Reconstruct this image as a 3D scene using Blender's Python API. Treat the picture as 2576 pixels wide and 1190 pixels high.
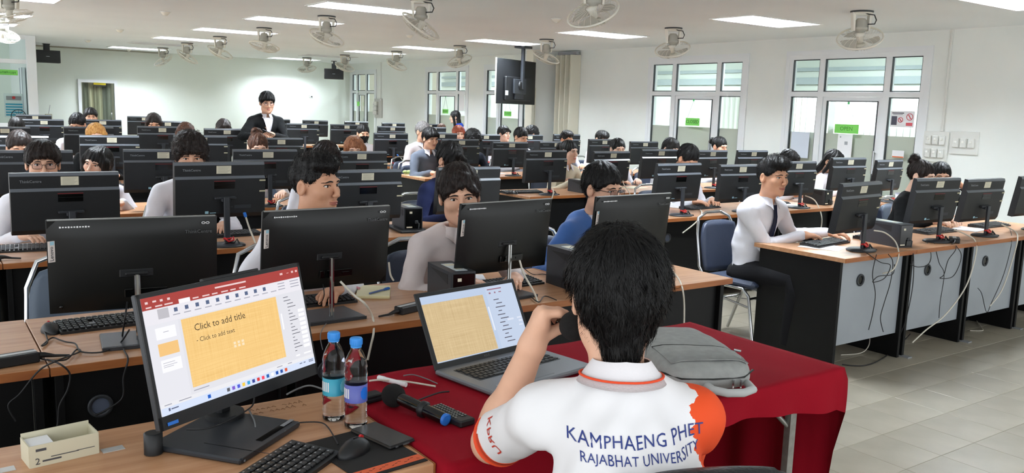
import bpy, math, random
import numpy as np
from mathutils import Matrix, Vector
random.seed(7); np.random.seed(7)
for _o in list(bpy.data.objects): bpy.data.objects.remove(_o)
SC = bpy.context.scene
COL = SC.collection
PI = math.pi
R = math.radians

# ---------------------------------------------------------------- camera
CAM_H = 1.60
_y, _p, _r = R(35.318), R(8.517), R(1.788)
_f = Vector((math.sin(_y)*math.cos(_p), math.cos(_y)*math.cos(_p), -math.sin(_p)))
_rt = Vector((math.cos(_y), -math.sin(_y), 0)); _up = _rt.cross(_f)
_r2 = math.cos(_r)*_rt + math.sin(_r)*_up; _u2 = -math.sin(_r)*_rt + math.cos(_r)*_up
cam_d = bpy.data.cameras.new('camera'); cam = bpy.data.objects.new('camera', cam_d); COL.objects.link(cam)
cam_d.sensor_width = 36.0; cam_d.lens = 2147.9*36/2576; cam_d.clip_start = .05; cam_d.clip_end = 200
_m = Matrix((_r2, _u2, -_f)).transposed().to_4x4(); _m.translation = (0, 0, CAM_H); cam.matrix_world = _m
SC.camera = cam

# ---------------------------------------------------------------- world, exposure
W = bpy.data.worlds.new('daylight'); SC.world = W; W.use_nodes = True
_bg = W.node_tree.nodes['Background']; _bg.inputs[0].default_value = (.93, .97, 1.0, 1); _bg.inputs[1].default_value = WORLD_STRENGTH = 1.9
SC.view_settings.view_transform = 'Standard'; SC.view_settings.look = 'None'
SC.view_settings.gamma = 1.0; SC.view_settings.use_curve_mapping = False
SC.view_settings.exposure = 0.38
TUBE_STRENGTH = 200.0
try:
    SC.cycles.use_denoising = True; SC.cycles.max_bounces = 8; SC.cycles.diffuse_bounces = 5
    SC.cycles.glossy_bounces = 3; SC.cycles.transmission_bounces = 8; SC.cycles.transparent_max_bounces = 12
    SC.cycles.caustics_reflective = False; SC.cycles.caustics_refractive = False
except Exception: pass

# ---------------------------------------------------------------- materials
def lin(c):
    out = []
    for v in c[:3]:
        v = v/255.0
        out.append(v/12.92 if v <= .04045 else ((v+.055)/1.055)**2.4)
    return tuple(out)+(1.0,)
MATS = {}
def mat(name, c, rough=.6, metal=0.0, var=0.0, vscale=6.0, stretch=None, c2=None, bump=0.0, bscale=60.0, coat=0.0,
        emit=None, estr=0.0, trans=0.0, ior=1.45, alpha=1.0, spec=.5, sheen=0.0, detail=3.0, sss=0.0):
    if name in MATS: return MATS[name]
    m = bpy.data.materials.new(name); m.use_nodes = True; nt = m.node_tree; b = nt.nodes['Principled BSDF']
    b.inputs['Base Color'].default_value = lin(c); b.inputs['Roughness'].default_value = rough
    b.inputs['Metallic'].default_value = metal; b.inputs['IOR'].default_value = ior
    b.inputs['Specular IOR Level'].default_value = spec
    if coat: b.inputs['Coat Weight'].default_value = coat; b.inputs['Coat Roughness'].default_value = .1
    if trans: b.inputs['Transmission Weight'].default_value = trans
    if alpha < 1: b.inputs['Alpha'].default_value = alpha
    if sheen: b.inputs['Sheen Weight'].default_value = sheen
    if emit is not None:
        b.inputs['Emission Color'].default_value = lin(emit); b.inputs['Emission Strength'].default_value = estr
    if var or c2 is not None or bump:
        tc = nt.nodes.new('ShaderNodeTexCoord'); mp = nt.nodes.new('ShaderNodeMapping')
        nt.links.new(tc.outputs['Object'], mp.inputs['Vector'])
        if stretch: mp.inputs['Scale'].default_value = stretch
    if var or c2 is not None:
        n = nt.nodes.new('ShaderNodeTexNoise'); n.inputs['Scale'].default_value = vscale; n.inputs['Detail'].default_value = detail
        nt.links.new(mp.outputs[0], n.inputs['Vector'])
        rp = nt.nodes.new('ShaderNodeValToRGB')
        a = lin(c); k = c2 and lin(c2) or tuple(max(0, x*(1-var)) for x in a[:3])+(1,)
        hi = a if c2 else tuple(min(1, x*(1+var*.6)) for x in a[:3])+(1,)
        rp.color_ramp.elements[0].position = .32; rp.color_ramp.elements[1].position = .68
        rp.color_ramp.elements[0].color = k; rp.color_ramp.elements[1].color = hi
        nt.links.new(n.outputs['Fac'], rp.inputs['Fac']); nt.links.new(rp.outputs['Color'], b.inputs['Base Color'])
    if bump:
        n2 = nt.nodes.new('ShaderNodeTexNoise'); n2.inputs['Scale'].default_value = bscale; n2.inputs['Detail'].default_value = 4
        nt.links.new(mp.outputs[0], n2.inputs['Vector'])
        bp = nt.nodes.new('ShaderNodeBump'); bp.inputs['Strength'].default_value = bump; bp.inputs['Distance'].default_value = .01
        nt.links.new(n2.outputs['Fac'], bp.inputs['Height']); nt.links.new(bp.outputs[0], b.inputs['Normal'])
    MATS[name] = m
    return m
def glass_mat(name, tint=(.93, .97, .95), refl=.08):
    m = bpy.data.materials.new(name); m.use_nodes = True; nt = m.node_tree; nt.nodes.clear()
    o = nt.nodes.new('ShaderNodeOutputMaterial'); t = nt.nodes.new('ShaderNodeBsdfTransparent'); g = nt.nodes.new('ShaderNodeBsdfGlossy')
    t.inputs[0].default_value = tint+(1,); g.inputs['Roughness'].default_value = .03
    lw = nt.nodes.new('ShaderNodeLayerWeight'); lw.inputs[0].default_value = refl; mx = nt.nodes.new('ShaderNodeMixShader')
    nt.links.new(lw.outputs['Fresnel'], mx.inputs[0]); nt.links.new(t.outputs[0], mx.inputs[1]); nt.links.new(g.outputs[0], mx.inputs[2])
    nt.links.new(mx.outputs[0], o.inputs[0]); MATS[name] = m; return m
def emis(name, c, s):
    if name in MATS: return MATS[name]
    m = bpy.data.materials.new(name); m.use_nodes = True; nt = m.node_tree; nt.nodes.clear()
    o = nt.nodes.new('ShaderNodeOutputMaterial'); e = nt.nodes.new('ShaderNodeEmission')
    e.inputs[0].default_value = lin(c); e.inputs[1].default_value = s; nt.links.new(e.outputs[0], o.inputs[0]); MATS[name] = m; return m

M_wall = mat('wall_paint', (230, 233, 229), .8, var=.03, vscale=1.2, bump=.05, bscale=90)
M_wallback = mat('back_wall_paint', (226, 232, 224), .8, var=.03, vscale=.8)
M_ceil = mat('ceiling_paint', (236, 240, 242), .9, var=.03, vscale=.7)
M_wood = mat('desk_laminate', (194, 148, 112), .35, c2=(172, 124, 88), vscale=3.0, stretch=(1.2, 14, 14), detail=6, spec=.4)
M_edge = mat('desk_edge_band', (166, 104, 56), .4, c2=(140, 80, 42), vscale=4, stretch=(1, 10, 10))
M_black = mat('black_laminate', (11, 11, 12), .5, var=.1, spec=.25)
M_greyp = mat('grey_modesty_panel', (150, 156, 162), .45, var=.06, vscale=3)
M_plas = mat('black_plastic', (16, 18, 21), .48, var=.1, vscale=20, spec=.55)
M_plas2 = mat('dark_grey_plastic', (44, 47, 52), .42, spec=.5)
M_ridge = mat('lit_ridge_plastic', (96, 101, 108), .3, spec=.6)  # black shell again, paler: light on the bevels put into the colour
M_gloss = mat('glossy_black', (10, 11, 11), .12, spec=.5)
M_backB = mat('satin_black_shell', (15, 16, 15), .36, spec=.4)
M_chrome = mat('chrome', (200, 202, 204), .12, 1.0)
M_silver = mat('silver_print', (150, 153, 158), .35, .3)
M_dimprint = mat('dim_grey_print', (92, 94, 96), .4, .2)
M_cream = mat('cream_paper', (214, 208, 186), .7, var=.04, vscale=30)
M_white = mat('white_paper', (228, 228, 230), .75)
M_ink = mat('printed_ink', (70, 70, 74), .7)
M_red = mat('red_plastic', (190, 34, 36), .4)
M_dkred = mat('dark_red_line', (120, 24, 28), .5)
M_tab = mat('cream_plastic_tab', (196, 190, 160), .5)
M_key = mat('key_plastic', (30, 31, 33), .5)
M_keyedge = mat('keyboard_shell', (26, 27, 29), .45)
M_whitecable = mat('white_cable', (205, 200, 186), .5)
M_blackcable = mat('black_cable', (22, 22, 24), .5)
M_greycable = mat('grey_cable', (110, 112, 114), .5)
M_blueplug = mat('blue_plug', (38, 110, 200), .4)
M_navyfab = mat('navy_chair_vinyl', (46, 54, 72), .5, bump=.1, bscale=80)
M_bluegrey = mat('blue_grey_chair_vinyl', (86, 98, 114), .5, bump=.1, bscale=80)
M_purple = mat('purple_chair_fabric', (52, 46, 92), .8)
M_redfab = mat('red_chair_fabric', (150, 24, 34), .7)
M_fan = mat('fan_white_plastic', (226, 222, 210), .4)
M_fangrey = mat('fan_grey_plastic', (176, 174, 164), .5)
M_blade = mat('fan_blade_plastic', (182, 178, 166), .35, alpha=.75)
M_alum = mat('white_aluminium_frame', (226, 229, 231), .4)
M_gasket = mat('dark_gasket', (58, 62, 64), .6)
M_glass = glass_mat('window_glass')
M_frost = mat('frosted_film', (176, 183, 170), .7)
M_green = mat('green_sign_card', (112, 190, 84), .6)
M_greentext = mat('green_sign_lettering', (56, 120, 40), .6)
M_louver = mat('louver_white', (232, 234, 236), .4)
M_tube = emis('lit_tube', (236, 246, 255), TUBE_STRENGTH)
M_off = mat('unlit_tube', (120, 118, 112), .5)
M_switch = mat('switch_plastic', (216, 217, 212), .5)

# ---------------------------------------------------------------- mesh helpers
def mesh_np(name, V, F, mats, midx=None, smooth=False):
    me = bpy.data.meshes.new(name)
    V = np.asarray(V, dtype=np.float32).reshape(-1, 3)
    if isinstance(F, np.ndarray):
        n, k = F.shape; flat = F.astype(np.int32).ravel(); tot = np.full(n, k, np.int32); st = np.arange(n, dtype=np.int32)*k
    else:
        tot = np.array([len(f) for f in F], np.int32); n = len(F)
        flat = np.array([i for f in F for i in f], np.int32); st = np.concatenate(([0], np.cumsum(tot)[:-1])).astype(np.int32) if n else np.zeros(0, np.int32)
    me.vertices.add(len(V)); me.vertices.foreach_set('co', V.ravel())
    me.loops.add(len(flat)); me.loops.foreach_set('vertex_index', flat)
    me.polygons.add(n); me.polygons.foreach_set('loop_start', st); me.polygons.foreach_set('loop_total', tot)
    for m in (mats if isinstance(mats, (list, tuple)) else [mats]): me.materials.append(m)
    if midx is not None: me.polygons.foreach_set('material_index', np.asarray(midx, np.int32))
    if smooth is True: me.polygons.foreach_set('use_smooth', np.ones(n, bool))
    elif smooth is not False: me.polygons.foreach_set('use_smooth', np.asarray(smooth, bool))
    me.update(calc_edges=True); me.validate(); return me

class MB:
    """collects simple solids, builds ONE mesh"""
    def __init__(s): s.V = []; s.F = []; s.M = []; s.S = []; s.T = Matrix.Identity(4); s.mi = 0
    def add(s, vs, fs, smooth=False):
        o = len(s.V)
        for v in vs: s.V.append(tuple(s.T @ Vector(v)))
        for f in fs: s.F.append([i+o for i in f]); s.M.append(s.mi); s.S.append(smooth)
        return s
    def box(s, c, d, ch=0.0, rz=0.0, rx=0.0, ry=0.0):
        hx, hy, hz = d[0]/2, d[1]/2, d[2]/2
        ch = min(ch, hx*.9, hy*.9, hz*.9)
        if ch <= 0:
            vs = [(x, y, z) for x in (-hx, hx) for y in (-hy, hy) for z in (-hz, hz)]
            fs = [(0, 1, 3, 2), (4, 6, 7, 5), (0, 4, 5, 1), (2, 3, 7, 6), (0, 2, 6, 4), (1, 5, 7, 3)]
        else:
            vs = []; ix = {}
            for sx in (-1, 1):
                for sy in (-1, 1):
                    for sz in (-1, 1):
                        for a in range(3):
                            p = [sx*(hx-ch), sy*(hy-ch), sz*(hz-ch)]; p[a] = (sx*hx, sy*hy, sz*hz)[a]
                            ix[(sx, sy, sz, a)] = len(vs); vs.append(tuple(p))
            fs = []
            for a in range(3):
                b, c_ = (a+1) % 3, (a+2) % 3
                for sg in (-1, 1):
                    q = []
                    for (u, v) in ((-1, -1), (1, -1), (1, 1), (-1, 1)):
                        k = [0, 0, 0]; k[a] = sg; k[b] = u; k[c_] = v; q.append(ix[(*k, a)])
                    fs.append(q if sg > 0 else q[::-1])
                for u in (-1, 1):
                    for v in (-1, 1):
                        k0 = [0, 0, 0]; k1 = [0, 0, 0]; k0[a] = -1; k1[a] = 1
                        for k in (k0, k1): k[b] = u; k[c_] = v
                        q = [ix[(*k0, b)], ix[(*k1, b)], ix[(*k1, c_)], ix[(*k0, c_)]]
                        fs.append(q if u*v > 0 else q[::-1])
            for sx in (-1, 1):
                for sy in (-1, 1):
                    for sz in (-1, 1):
                        q = [ix[(sx, sy, sz, a)] for a in range(3)]; fs.append(q if sx*sy*sz > 0 else q[::-1])
        m = Matrix.Translation(c)
        if rz: m = m @ Matrix.Rotation(rz, 4, 'Z')
        if ry: m = m @ Matrix.Rotation(ry, 4, 'Y')
        if rx: m = m @ Matrix.Rotation(rx, 4, 'X')
        return s.add([tuple(m @ Vector(v)) for v in vs], fs)
    def tube(s, pts, r, n=8, caps=True, smooth=True, flat=1.0):
        pts = [Vector(p) for p in pts]; k = len(pts); rs = r if isinstance(r, (list, tuple)) else [r]*k
        vs = []; prev = None
        for i, p in enumerate(pts):
            t = (pts[min(i+1, k-1)]-pts[max(i-1, 0)])
            t = t.normalized() if t.length > 1e-9 else Vector((0, 0, 1))
            if prev is None: a = Vector((0, 0, 1)) if abs(t.z) < .9 else Vector((1, 0, 0)); u = t.cross(a).normalized()
            else: u = (prev - t*prev.dot(t)); u = u.normalized() if u.length > 1e-6 else t.orthogonal().normalized()
            prev = u; w = t.cross(u)
            for j in range(n):
                an = 2*PI*j/n; vs.append(p+(u*math.cos(an)+w*math.sin(an)*flat)*rs[i])
        fs = [(i*n+j, i*n+(j+1) % n, (i+1)*n+(j+1) % n, (i+1)*n+j) for i in range(k-1) for j in range(n)]
        s.add(vs, fs, smooth)
        if caps: s.add(vs[:n], [list(range(n))[::-1]]); s.add(vs[-n:], [list(range(n))])
        return s
    def cyl(s, a, b, r, n=16, r2=None, smooth=True): return s.tube([a, b], [r, r if r2 is None else r2], n, True, smooth)
    def lathe(s, prof, n=24, c=(0, 0, 0), smooth=True, sx=1.0, sy=1.0):
        vs = []; k = len(prof)
        for (r, z) in prof:
            for j in range(n): an = 2*PI*j/n; vs.append((c[0]+r*math.cos(an)*sx, c[1]+r*math.sin(an)*sy, c[2]+z))
        fs = [(i*n+j, i*n+(j+1) % n, (i+1)*n+(j+1) % n, (i+1)*n+j) for i in range(k-1) for j in range(n)]
        s.add(vs, fs, smooth)
        if prof[0][0] > 1e-5: s.add(vs[:n], [list(range(n))[::-1]])
        if prof[-1][0] > 1e-5: s.add(vs[-n:], [list(range(n))])
        return s
    def ell(s, c, r, n=12, m=8, rot=None):
        vs = []; fs = []
        rm = rot.to_4x4() if rot is not None else Matrix.Identity(4)
        for i in range(m+1):
            ph = PI*i/m
            for j in range(n):
                th = 2*PI*j/n; v = rm @ Vector((r[0]*math.sin(ph)*math.cos(th), r[1]*math.sin(ph)*math.sin(th), r[2]*math.cos(ph)))
                vs.append((c[0]+v.x, c[1]+v.y, c[2]+v.z))
        for i in range(m):
            for j in range(n): fs.append((i*n+j, (i+1)*n+j, (i+1)*n+(j+1) % n, i*n+(j+1) % n))
        return s.add(vs, fs, True)
    def prism(s, poly, x0, x1, axis='x'):
        """polygon in the other two axes, extruded along axis"""
        n = len(poly)
        def P(a, p): return (a, p[0], p[1]) if axis == 'x' else ((p[0], a, p[1]) if axis == 'y' else (p[0], p[1], a))
        vs = [P(x0, p) for p in poly]+[P(x1, p) for p in poly]
        fs = [list(range(n))[::-1], [n+i for i in range(n)]]+[(i, (i+1) % n, n+(i+1) % n, n+i) for i in range(n)]
        return s.add(vs, fs)
    def mesh(s, name, mats, smooth=None):
        return mesh_np(name, s.V, s.F, mats, s.M, s.S if smooth is None else smooth)

def quadY(mb, x0, x1, z0, z1, y, flip=False):
    f = (0, 1, 2, 3) if not flip else (3, 2, 1, 0)
    mb.add([(x0, y, z0), (x1, y, z0), (x1, y, z1), (x0, y, z1)], [f])

TXT = {}
def text_mesh(txt, size, m, depth=0.0006, align='CENTER', space=1.0):
    key = (txt, round(size, 4), m.name, align, space)
    if key in TXT: return TXT[key]
    cu = bpy.data.curves.new('lettering', 'FONT'); cu.body = txt; cu.size = size; cu.extrude = depth; cu.align_x = align; cu.align_y = 'CENTER'
    cu.resolution_u = 2; cu.space_character = space
    ob = bpy.data.objects.new('lettering', cu); COL.objects.link(ob)
    bpy.context.view_layer.update()
    me = bpy.data.meshes.new_from_object(ob.evaluated_get(bpy.context.evaluated_depsgraph_get()))
    bpy.data.objects.remove(ob); bpy.data.curves.remove(cu)
    me.materials.clear(); me.materials.append(m); TXT[key] = me; return me
def baked(me, mx):
    """a copy of a mesh with the transform applied"""
    c = me.copy(); c.transform(mx); return c
def tomY(x, y, z, flip=False):
    """text standing upright, facing -Y (flip: facing +Y)"""
    m = Matrix.Translation((x, y, z)) @ Matrix.Rotation(PI/2, 4, 'X')
    return m if not flip else Matrix.Translation((x, y, z)) @ Matrix.Rotation(PI, 4, 'Z') @ Matrix.Rotation(PI/2, 4, 'X')

def link(name, me, parent=None, loc=(0, 0, 0), rot=None):
    o = bpy.data.objects.new(name, me); COL.objects.link(o); o.location = loc
    if rot is not None: o.rotation_euler = rot
    if parent is not None: o.parent = parent
    return o
def tag(o, label, cat, group=None):
    o['label'] = label; o['category'] = cat
    if group: o['group'] = group
    return o
def struct(name, me, label=None, loc=(0, 0, 0)):
    o = link(name, me, None, loc); o['kind'] = 'structure'
    if label: o['label'] = label
    return o
def thing(name, label, cat, loc=(0, 0, 0), rz=0.0, group=None):
    o = bpy.data.objects.new(name, None); COL.objects.link(o); o.location = loc; o.rotation_euler = (0, 0, rz)
    o.empty_display_size = .05
    return tag(o, label, cat, group)
def inst(parts, root):
    """parts: list of (name, mesh, [sub parts as (name, mesh)]) under root"""
    for p in parts:
        o = link(p[0], p[1], root)
        for q in (p[2] if len(p) > 2 else ()): link(q[0], q[1], o)
    return root
ORD = ['first', 'second', 'third', 'fourth', 'fifth', 'sixth', 'seventh', 'eighth', 'ninth', 'tenth']
# ================================================================ the setting
XW, YB, ZC = 10.3, 22.7, 2.70
X0, Y0 = -3.0, -2.5
def floor_material():
    m = bpy.data.materials.new('vinyl_floor'); m.use_nodes = True; nt = m.node_tree; b = nt.nodes['Principled BSDF']
    tc = nt.nodes.new('ShaderNodeTexCoord'); n = nt.nodes.new('ShaderNodeTexNoise'); n.inputs['Scale'].default_value = 2.2; n.inputs['Detail'].default_value = 6
    nt.links.new(tc.outputs['Object'], n.inputs['Vector']); rp = nt.nodes.new('ShaderNodeValToRGB')
    rp.color_ramp.elements[0].color = lin((142, 135, 119)); rp.color_ramp.elements[1].color = lin((170, 163, 147))
    rp.color_ramp.elements[0].position = .3; rp.color_ramp.elements[1].position = .7
    nt.links.new(n.outputs['Fac'], rp.inputs['Fac']); nt.links.new(rp.outputs[0], b.inputs['Base Color'])
    b.inputs['Roughness'].default_value = .28; return m
M_tile = floor_material()
M_base = mat('floor_joint', (104, 100, 90), .8)
# joints of the far floor are drawn by a brick texture; the near tiles are built
def far_floor_material():
    m = floor_material(); m.name = 'vinyl_floor_far'; nt = m.node_tree; b = nt.nodes['Principled BSDF']
    src = b.inputs['Base Color'].links[0].from_socket
    bt = nt.nodes.new('ShaderNodeTexBrick'); bt.offset = 0; bt.inputs['Scale'].default_value = 1.0
    bt.inputs['Brick Width'].default_value = .31; bt.inputs['Row Height'].default_value = .31; bt.inputs['Mortar Size'].default_value = .0015
    tc = nt.nodes.new('ShaderNodeTexCoord'); mp = nt.nodes.new('ShaderNodeMapping'); mp.inputs['Location'].default_value = (.02, -.14, 0)
    nt.links.new(tc.outputs['Object'], mp.inputs[0]); nt.links.new(mp.outputs[0], bt.inputs['Vector'])
    nt.links.new(src, bt.inputs['Color1']); nt.links.new(src, bt.inputs['Color2']); bt.inputs['Mortar'].default_value = lin((120, 115, 104))
    nt.links.new(bt.outputs['Color'], b.inputs['Base Color']); return m
TX0, TX1, TY0, TY1 = 3.70-.31*4, 3.70+.31*14, 2.0-.31*4, 2.0+.31*8
mb = MB()
for (a, b_, c, d) in ((X0, TX0, Y0, YB), (TX1, 13.4, Y0, YB), (TX0, TX1, Y0, TY0), (TX0, TX1, TY1, YB)):
    mb.box(((a+b_)/2, (c+d)/2, -.05), (b_-a, d-c, .1))
floor = struct('floor', mb.mesh('floor', far_floor_material()), 'grey beige vinyl tile floor')
mb = MB(); mb.box(((TX0+TX1)/2, (TY0+TY1)/2, -.054), (TX1-TX0, TY1-TY0, .1))
link('tile_bed', mb.mesh('tile_bed', M_base), floor)
mb = MB(); mb.box((0, 0, -.01), (.3085, .3085, .02), .0012); tile_me = mb.mesh('tile', M_tile)
for i in range(18):
    for j in range(12):
        link('tile', tile_me, floor, (TX0+.155+.31*i, TY0+.155+.31*j, -random.random()*.0006))

LIGHTS = [(4.45, y, on, 'middle') for y, on in ((9.35, 1), (11.6, 1), (14.2, 1), (16.9, 1), (19.1, 0), (21.3, 1))]
LIGHTS += [(8.3, y, on, 'right') for y, on in ((3.9, 1), (6.7, 1), (9.6, 1), (12.1, 1), (14.75, 1), (17.0, 1), (19.5, 0), (21.75, 1))]
LIGHTS += [(.95, y, 1, 'left') for y in (11.7, 14.4, 16.45)]
LIGHTS += [(4.45, 4.2, 1, 'front middle'), (.95, 7.6, 1, 'near left')]  # extra fixtures added out of view, for light on the near part
LW, LD = .61, .30
holes = [(x-LW, x+LW, y-LD, y+LD) for x, y, _, _ in LIGHTS]
xs = sorted({X0, 13.4} | {v for h in holes for v in h[:2]}); ys = sorted({Y0, YB} | {v for h in holes for v in h[2:]})
V = [(x, y, ZC) for x in xs for y in ys]; F = []
ny = len(ys)
for i in range(len(xs)-1):
    for j in range(ny-1):
        cx_, cy_ = (xs[i]+xs[i+1])/2, (ys[j]+ys[j+1])/2
        if any(h[0] < cx_ < h[1] and h[2] < cy_ < h[3] for h in holes): continue
        F.append((i*ny+j, i*ny+j+1, (i+1)*ny+j+1, (i+1)*ny+j))
ceiling = struct('ceiling', mesh_np('ceiling', V, F, M_ceil), 'flat painted ceiling')

# walls -----------------------------------------------------------
WIN = [(21.05, 22.55, 21.62, 22.2), (16.45, 18.28, 16.87, 17.76), (13.85, 15.70, 14.33, 15.2), (8.63, 10.63, 9.14, 10.085), (5.82, 7.84, 6.33, 7.305)]
mb = MB(); prev = Y0
for (a, b_, _, _) in sorted(WIN):
    mb.box((XW+.075, (prev+a)/2, ZC/2), (.15, a-prev, ZC)); prev = b_
    mb.box((XW+.075, (a+b_)/2, (2.46+ZC)/2), (.15, b_-a, ZC-2.46))
mb.box((XW+.075, (prev+YB+.15)/2, ZC/2), (.15, YB+.15-prev, ZC))
struct('wall_right', mb.mesh('wall_right', M_wall), 'long off-white wall with glazed doors')
DX0, DX1, DZ = 3.36, 4.21, 1.97
mb = MB()
mb.box(((X0+DX0)/2, YB+.075, ZC/2), (DX0-X0, .15, ZC)); mb.box(((DX1+XW)/2, YB+.075, ZC/2), (XW-DX1, .15, ZC))
mb.box(((DX0+DX1)/2, YB+.075, (DZ+ZC)/2), (DX1-DX0, .15, ZC-DZ))
struct('wall_back', mb.mesh('wall_back', M_wallback), 'pale greenish white back wall')
mb = MB(); mb.box((11.8, 24.8, ZC/2), (8, .1, ZC)); mb.box((3.8, 24.3, ZC/2), (3, .1, ZC)); mb.box((3.8, 23.4, -.05), (3, 1.8, .1)); mb.box((3.8, 23.4, ZC), (3, 1.8, .05))
struct('wall_beyond_door', mb.mesh('wall_beyond_door', mat('store_wall', (150, 146, 132), .8)), 'dim wall behind the back door')
mb = MB(); mb.box((13.3, (Y0+YB)/2, ZC/2), (.1, YB-Y0, ZC))
struct('wall_corridor', mb.mesh('wall_corridor', mat('corridor_wall', (206, 210, 202), .8)), 'corridor wall beyond the glazed doors')
mb = MB(); mb.box((13.2, 9.5, 2.25), (.06, 26, .12)); mb.box((13.2, 9.5, 2.45), (.05, 26, .06))
struct('trim_1', mb.mesh('trim_1', mat('grey_duct', (150, 158, 160), .5)), 'grey pipes along the corridor wall')

# glazed door units ----------------------------------------------
def glazed_unit(n, y0, y1, m0, m1):
    root = bpy.data.objects.new('window_%d' % n, None); COL.objects.link(root); root['kind'] = 'structure'
    root.location = (XW, 0, 0)
    root['label'] = ['narrow glazed door unit at the far corner', 'glazed door unit left of the television', 'glazed door unit behind the television', 'glazed door unit with a closed sign near the folding partition', 'glazed door unit beside the light switches'][n-1]
    X = .03; mb = MB(); t = .06
    mb.box((X, y0+t/2, 1.2), (.09, t, 2.4)); mb.box((X, y1-t/2, 1.2), (.09, t, 2.4)); mb.box((X-.001, (y0+y1)/2, 2.46-t/2), (.092, y1-y0, t))
    for m in (m0, m1): mb.box((X, m, 1.2), (.085, .085, 2.4))
    mb.box((X-.003, (y0+y1)/2, 1.925), (.087, y1-y0-.02, .065)); mb.box((X-.003, (y0+y1)/2, .05), (.087, y1-y0-.02, .1))
    # outer casing
    mb.box((-.010, y0-.03, 1.23), (.02, .06, 2.46)); mb.box((-.010, y1+.03, 1.23), (.02, .06, 2.46)); mb.box((-.0125, (y0+y1)/2, 2.49), (.025, y1-y0+.12, .06))
    link('frame', mb.mesh('frame', M_alum), root)
    # door leaf
    d0, d1 = m0+.045, m1-.045; mb = MB()
    mb.box((X, d0+.03, .98), (.05, .06, 1.72)); mb.box((X, d1-.03, .98), (.05, .06, 1.72))
    mb.box((X, (d0+d1)/2, 1.865), (.05, d1-d0, .05)); mb.box((X, (d0+d1)/2, .07), (.05, d1-d0, .1))
    door = link('door_leaf', mb.mesh('door_leaf', M_alum), root)
    mb = MB(); mb.cyl((X-.06, d0+.05, .9), (X-.06, d0+.05, 1.2), .012, 10); mb.box((X-.03, d0+.05, .93), (.06, .015, .015)); mb.box((X-.03, d0+.05, 1.17), (.06, .015, .015))
    link('door_handle', mb.mesh('door_handle', M_chrome), door)
    mb = MB()
    for (a, b_, za, zb) in ((y0+t, m0-.042, 1.96, 2.40), (m0+.042, m1-.042, 1.96, 2.40), (m1+.042, y1-t, 1.96, 2.40), (y0+t, m0-.042, .1, 1.89), (m1+.042, y1-t, .1, 1.89), (d0+.06, d1-.06, .19, 1.84)):
        g = .012
        for yy in (a+g/2, b_-g/2): mb.box((X-.02, yy, (za+zb)/2), (.03, g, zb-za))
        for zz in (za+g/2, zb-g/2): mb.box((X-.02, (a+b_)/2, zz), (.03, b_-a, g))
        p = MB(); p.box((X+.005, (a+b_)/2, (za+zb)/2), (.005, b_-a, zb-za)); link('pane', p.mesh('pane', M_glass), root)
    link('gasket', mb.mesh('gasket', M_gasket), root)
    for (a, b_) in ((y0+t+.012, m0-.055), (m1+.055, y1-t-.012), (d0+.072, d1-.072)):
        p = MB(); p.box((X-.003, (a+b_)/2, .80), (.003, b_-a, 1.2)); link('frosted_film', p.mesh('frosted_film', M_frost), root)
    return (d0+d1)/2
DOORC = [glazed_unit(i+1, *w) for i, w in enumerate(WIN)]

def hanging_sign(yc, z, txt, label, w=.26, h=.1, ink=M_greentext, x=XW-.05):
    t = thing('door_sign', label, 'sign', (x, yc, z), -PI/2, 'green cards hanging on the glass doors')
    mb = MB(); mb.box((0, 0, 0), (w, .006, h), .002); link('card', mb.mesh('card', M_green), t)
    if txt: link('lettering', baked(text_mesh(txt, h*.62, ink), tomY(0, -.0042, 0)), t)
    mb = MB(); mb.tube([(-w*.38, 0, h/2), (0, 0, h/2+.27)], .0022, 5); mb.tube([(w*.38, 0, h/2), (0, 0, h/2+.27)], .0022, 5)
    link('string', mb.mesh('string', M_gasket), t)
    mb = MB(); mb.box((0, 0, h/2+.28), (.03, .004, .03)); link('tape', mb.mesh('tape', mat('green_tape', (40, 150, 70), .6)), t)
hanging_sign(17.3, 1.49, 'CLOSED', 'green closed sign on the door behind the standing girl', ink=mat('dark_green_ink', (40, 90, 30), .6))
hanging_sign(14.76, 1.49, 'CLOSED', 'green closed sign on the door below the television', ink=MATS['dark_green_ink'])
hanging_sign(9.59, 1.48, 'CLOSED', 'green closed sign on the door right of the folding partition', .30, .12, MATS['dark_green_ink'])
hanging_sign(6.83, 1.47, 'OPEN', 'plain green open sign on the door next to the switches', .36, .12)
hanging_sign(22.02, 1.60, '', 'small green card on the far corner door', .16, .12)
# posters and papers on the glass
t = thing('notice_sheet', 'white no entry notice sheet taped to the glass', 'notice', (XW-.03, 6.07, 1.62), -PI/2)
mb = MB(); mb.box((0, 0, 0), (.32, .003, .2), .001); link('sheet', mb.mesh('sheet', M_white), t)
for k, (x, z) in enumerate(((.1, .03), (-.02, -.01))):
    mb = MB(); rr = .04 if k == 0 else .03
    mb.tube([(x+rr*math.cos(a*PI/12), -.003, z+rr*math.sin(a*PI/12)) for a in range(25)], .004, 5, False); mb.tube([(x-rr*.7, -.003, z+rr*.7), (x+rr*.7, -.003, z-rr*.7)], .004, 5)
    mb.tube([(x-.006, -.003, z+rr*.5), (x, -.003, z), (x+.01, -.003, z-rr*.55)], .005, 5)
    link('prohibition_mark', mb.mesh('prohibition_mark', mat('red_print', (190, 50, 60), .6)), t)
mb = MB(); mb.box((-.105, -.002, -.02), (.075, .002, .11)); link('dark_text_block', mb.mesh('dark_text_block', mat('dark_print', (60, 58, 70), .6)), t)
mb = MB(); mb.box((.1, -.002, -.062), (.085, .002, .04)); link('red_text_block', mb.mesh('red_text_block', mat('pink_print', (205, 90, 100), .6)), t)
mb = MB(); mb.box((-.06, -.002, .075), (.16, .002, .012)); mb.box((-.06, -.002, .058), (.13, .002, .006)); link('heading', mb.mesh('heading', M_ink), t)
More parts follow.
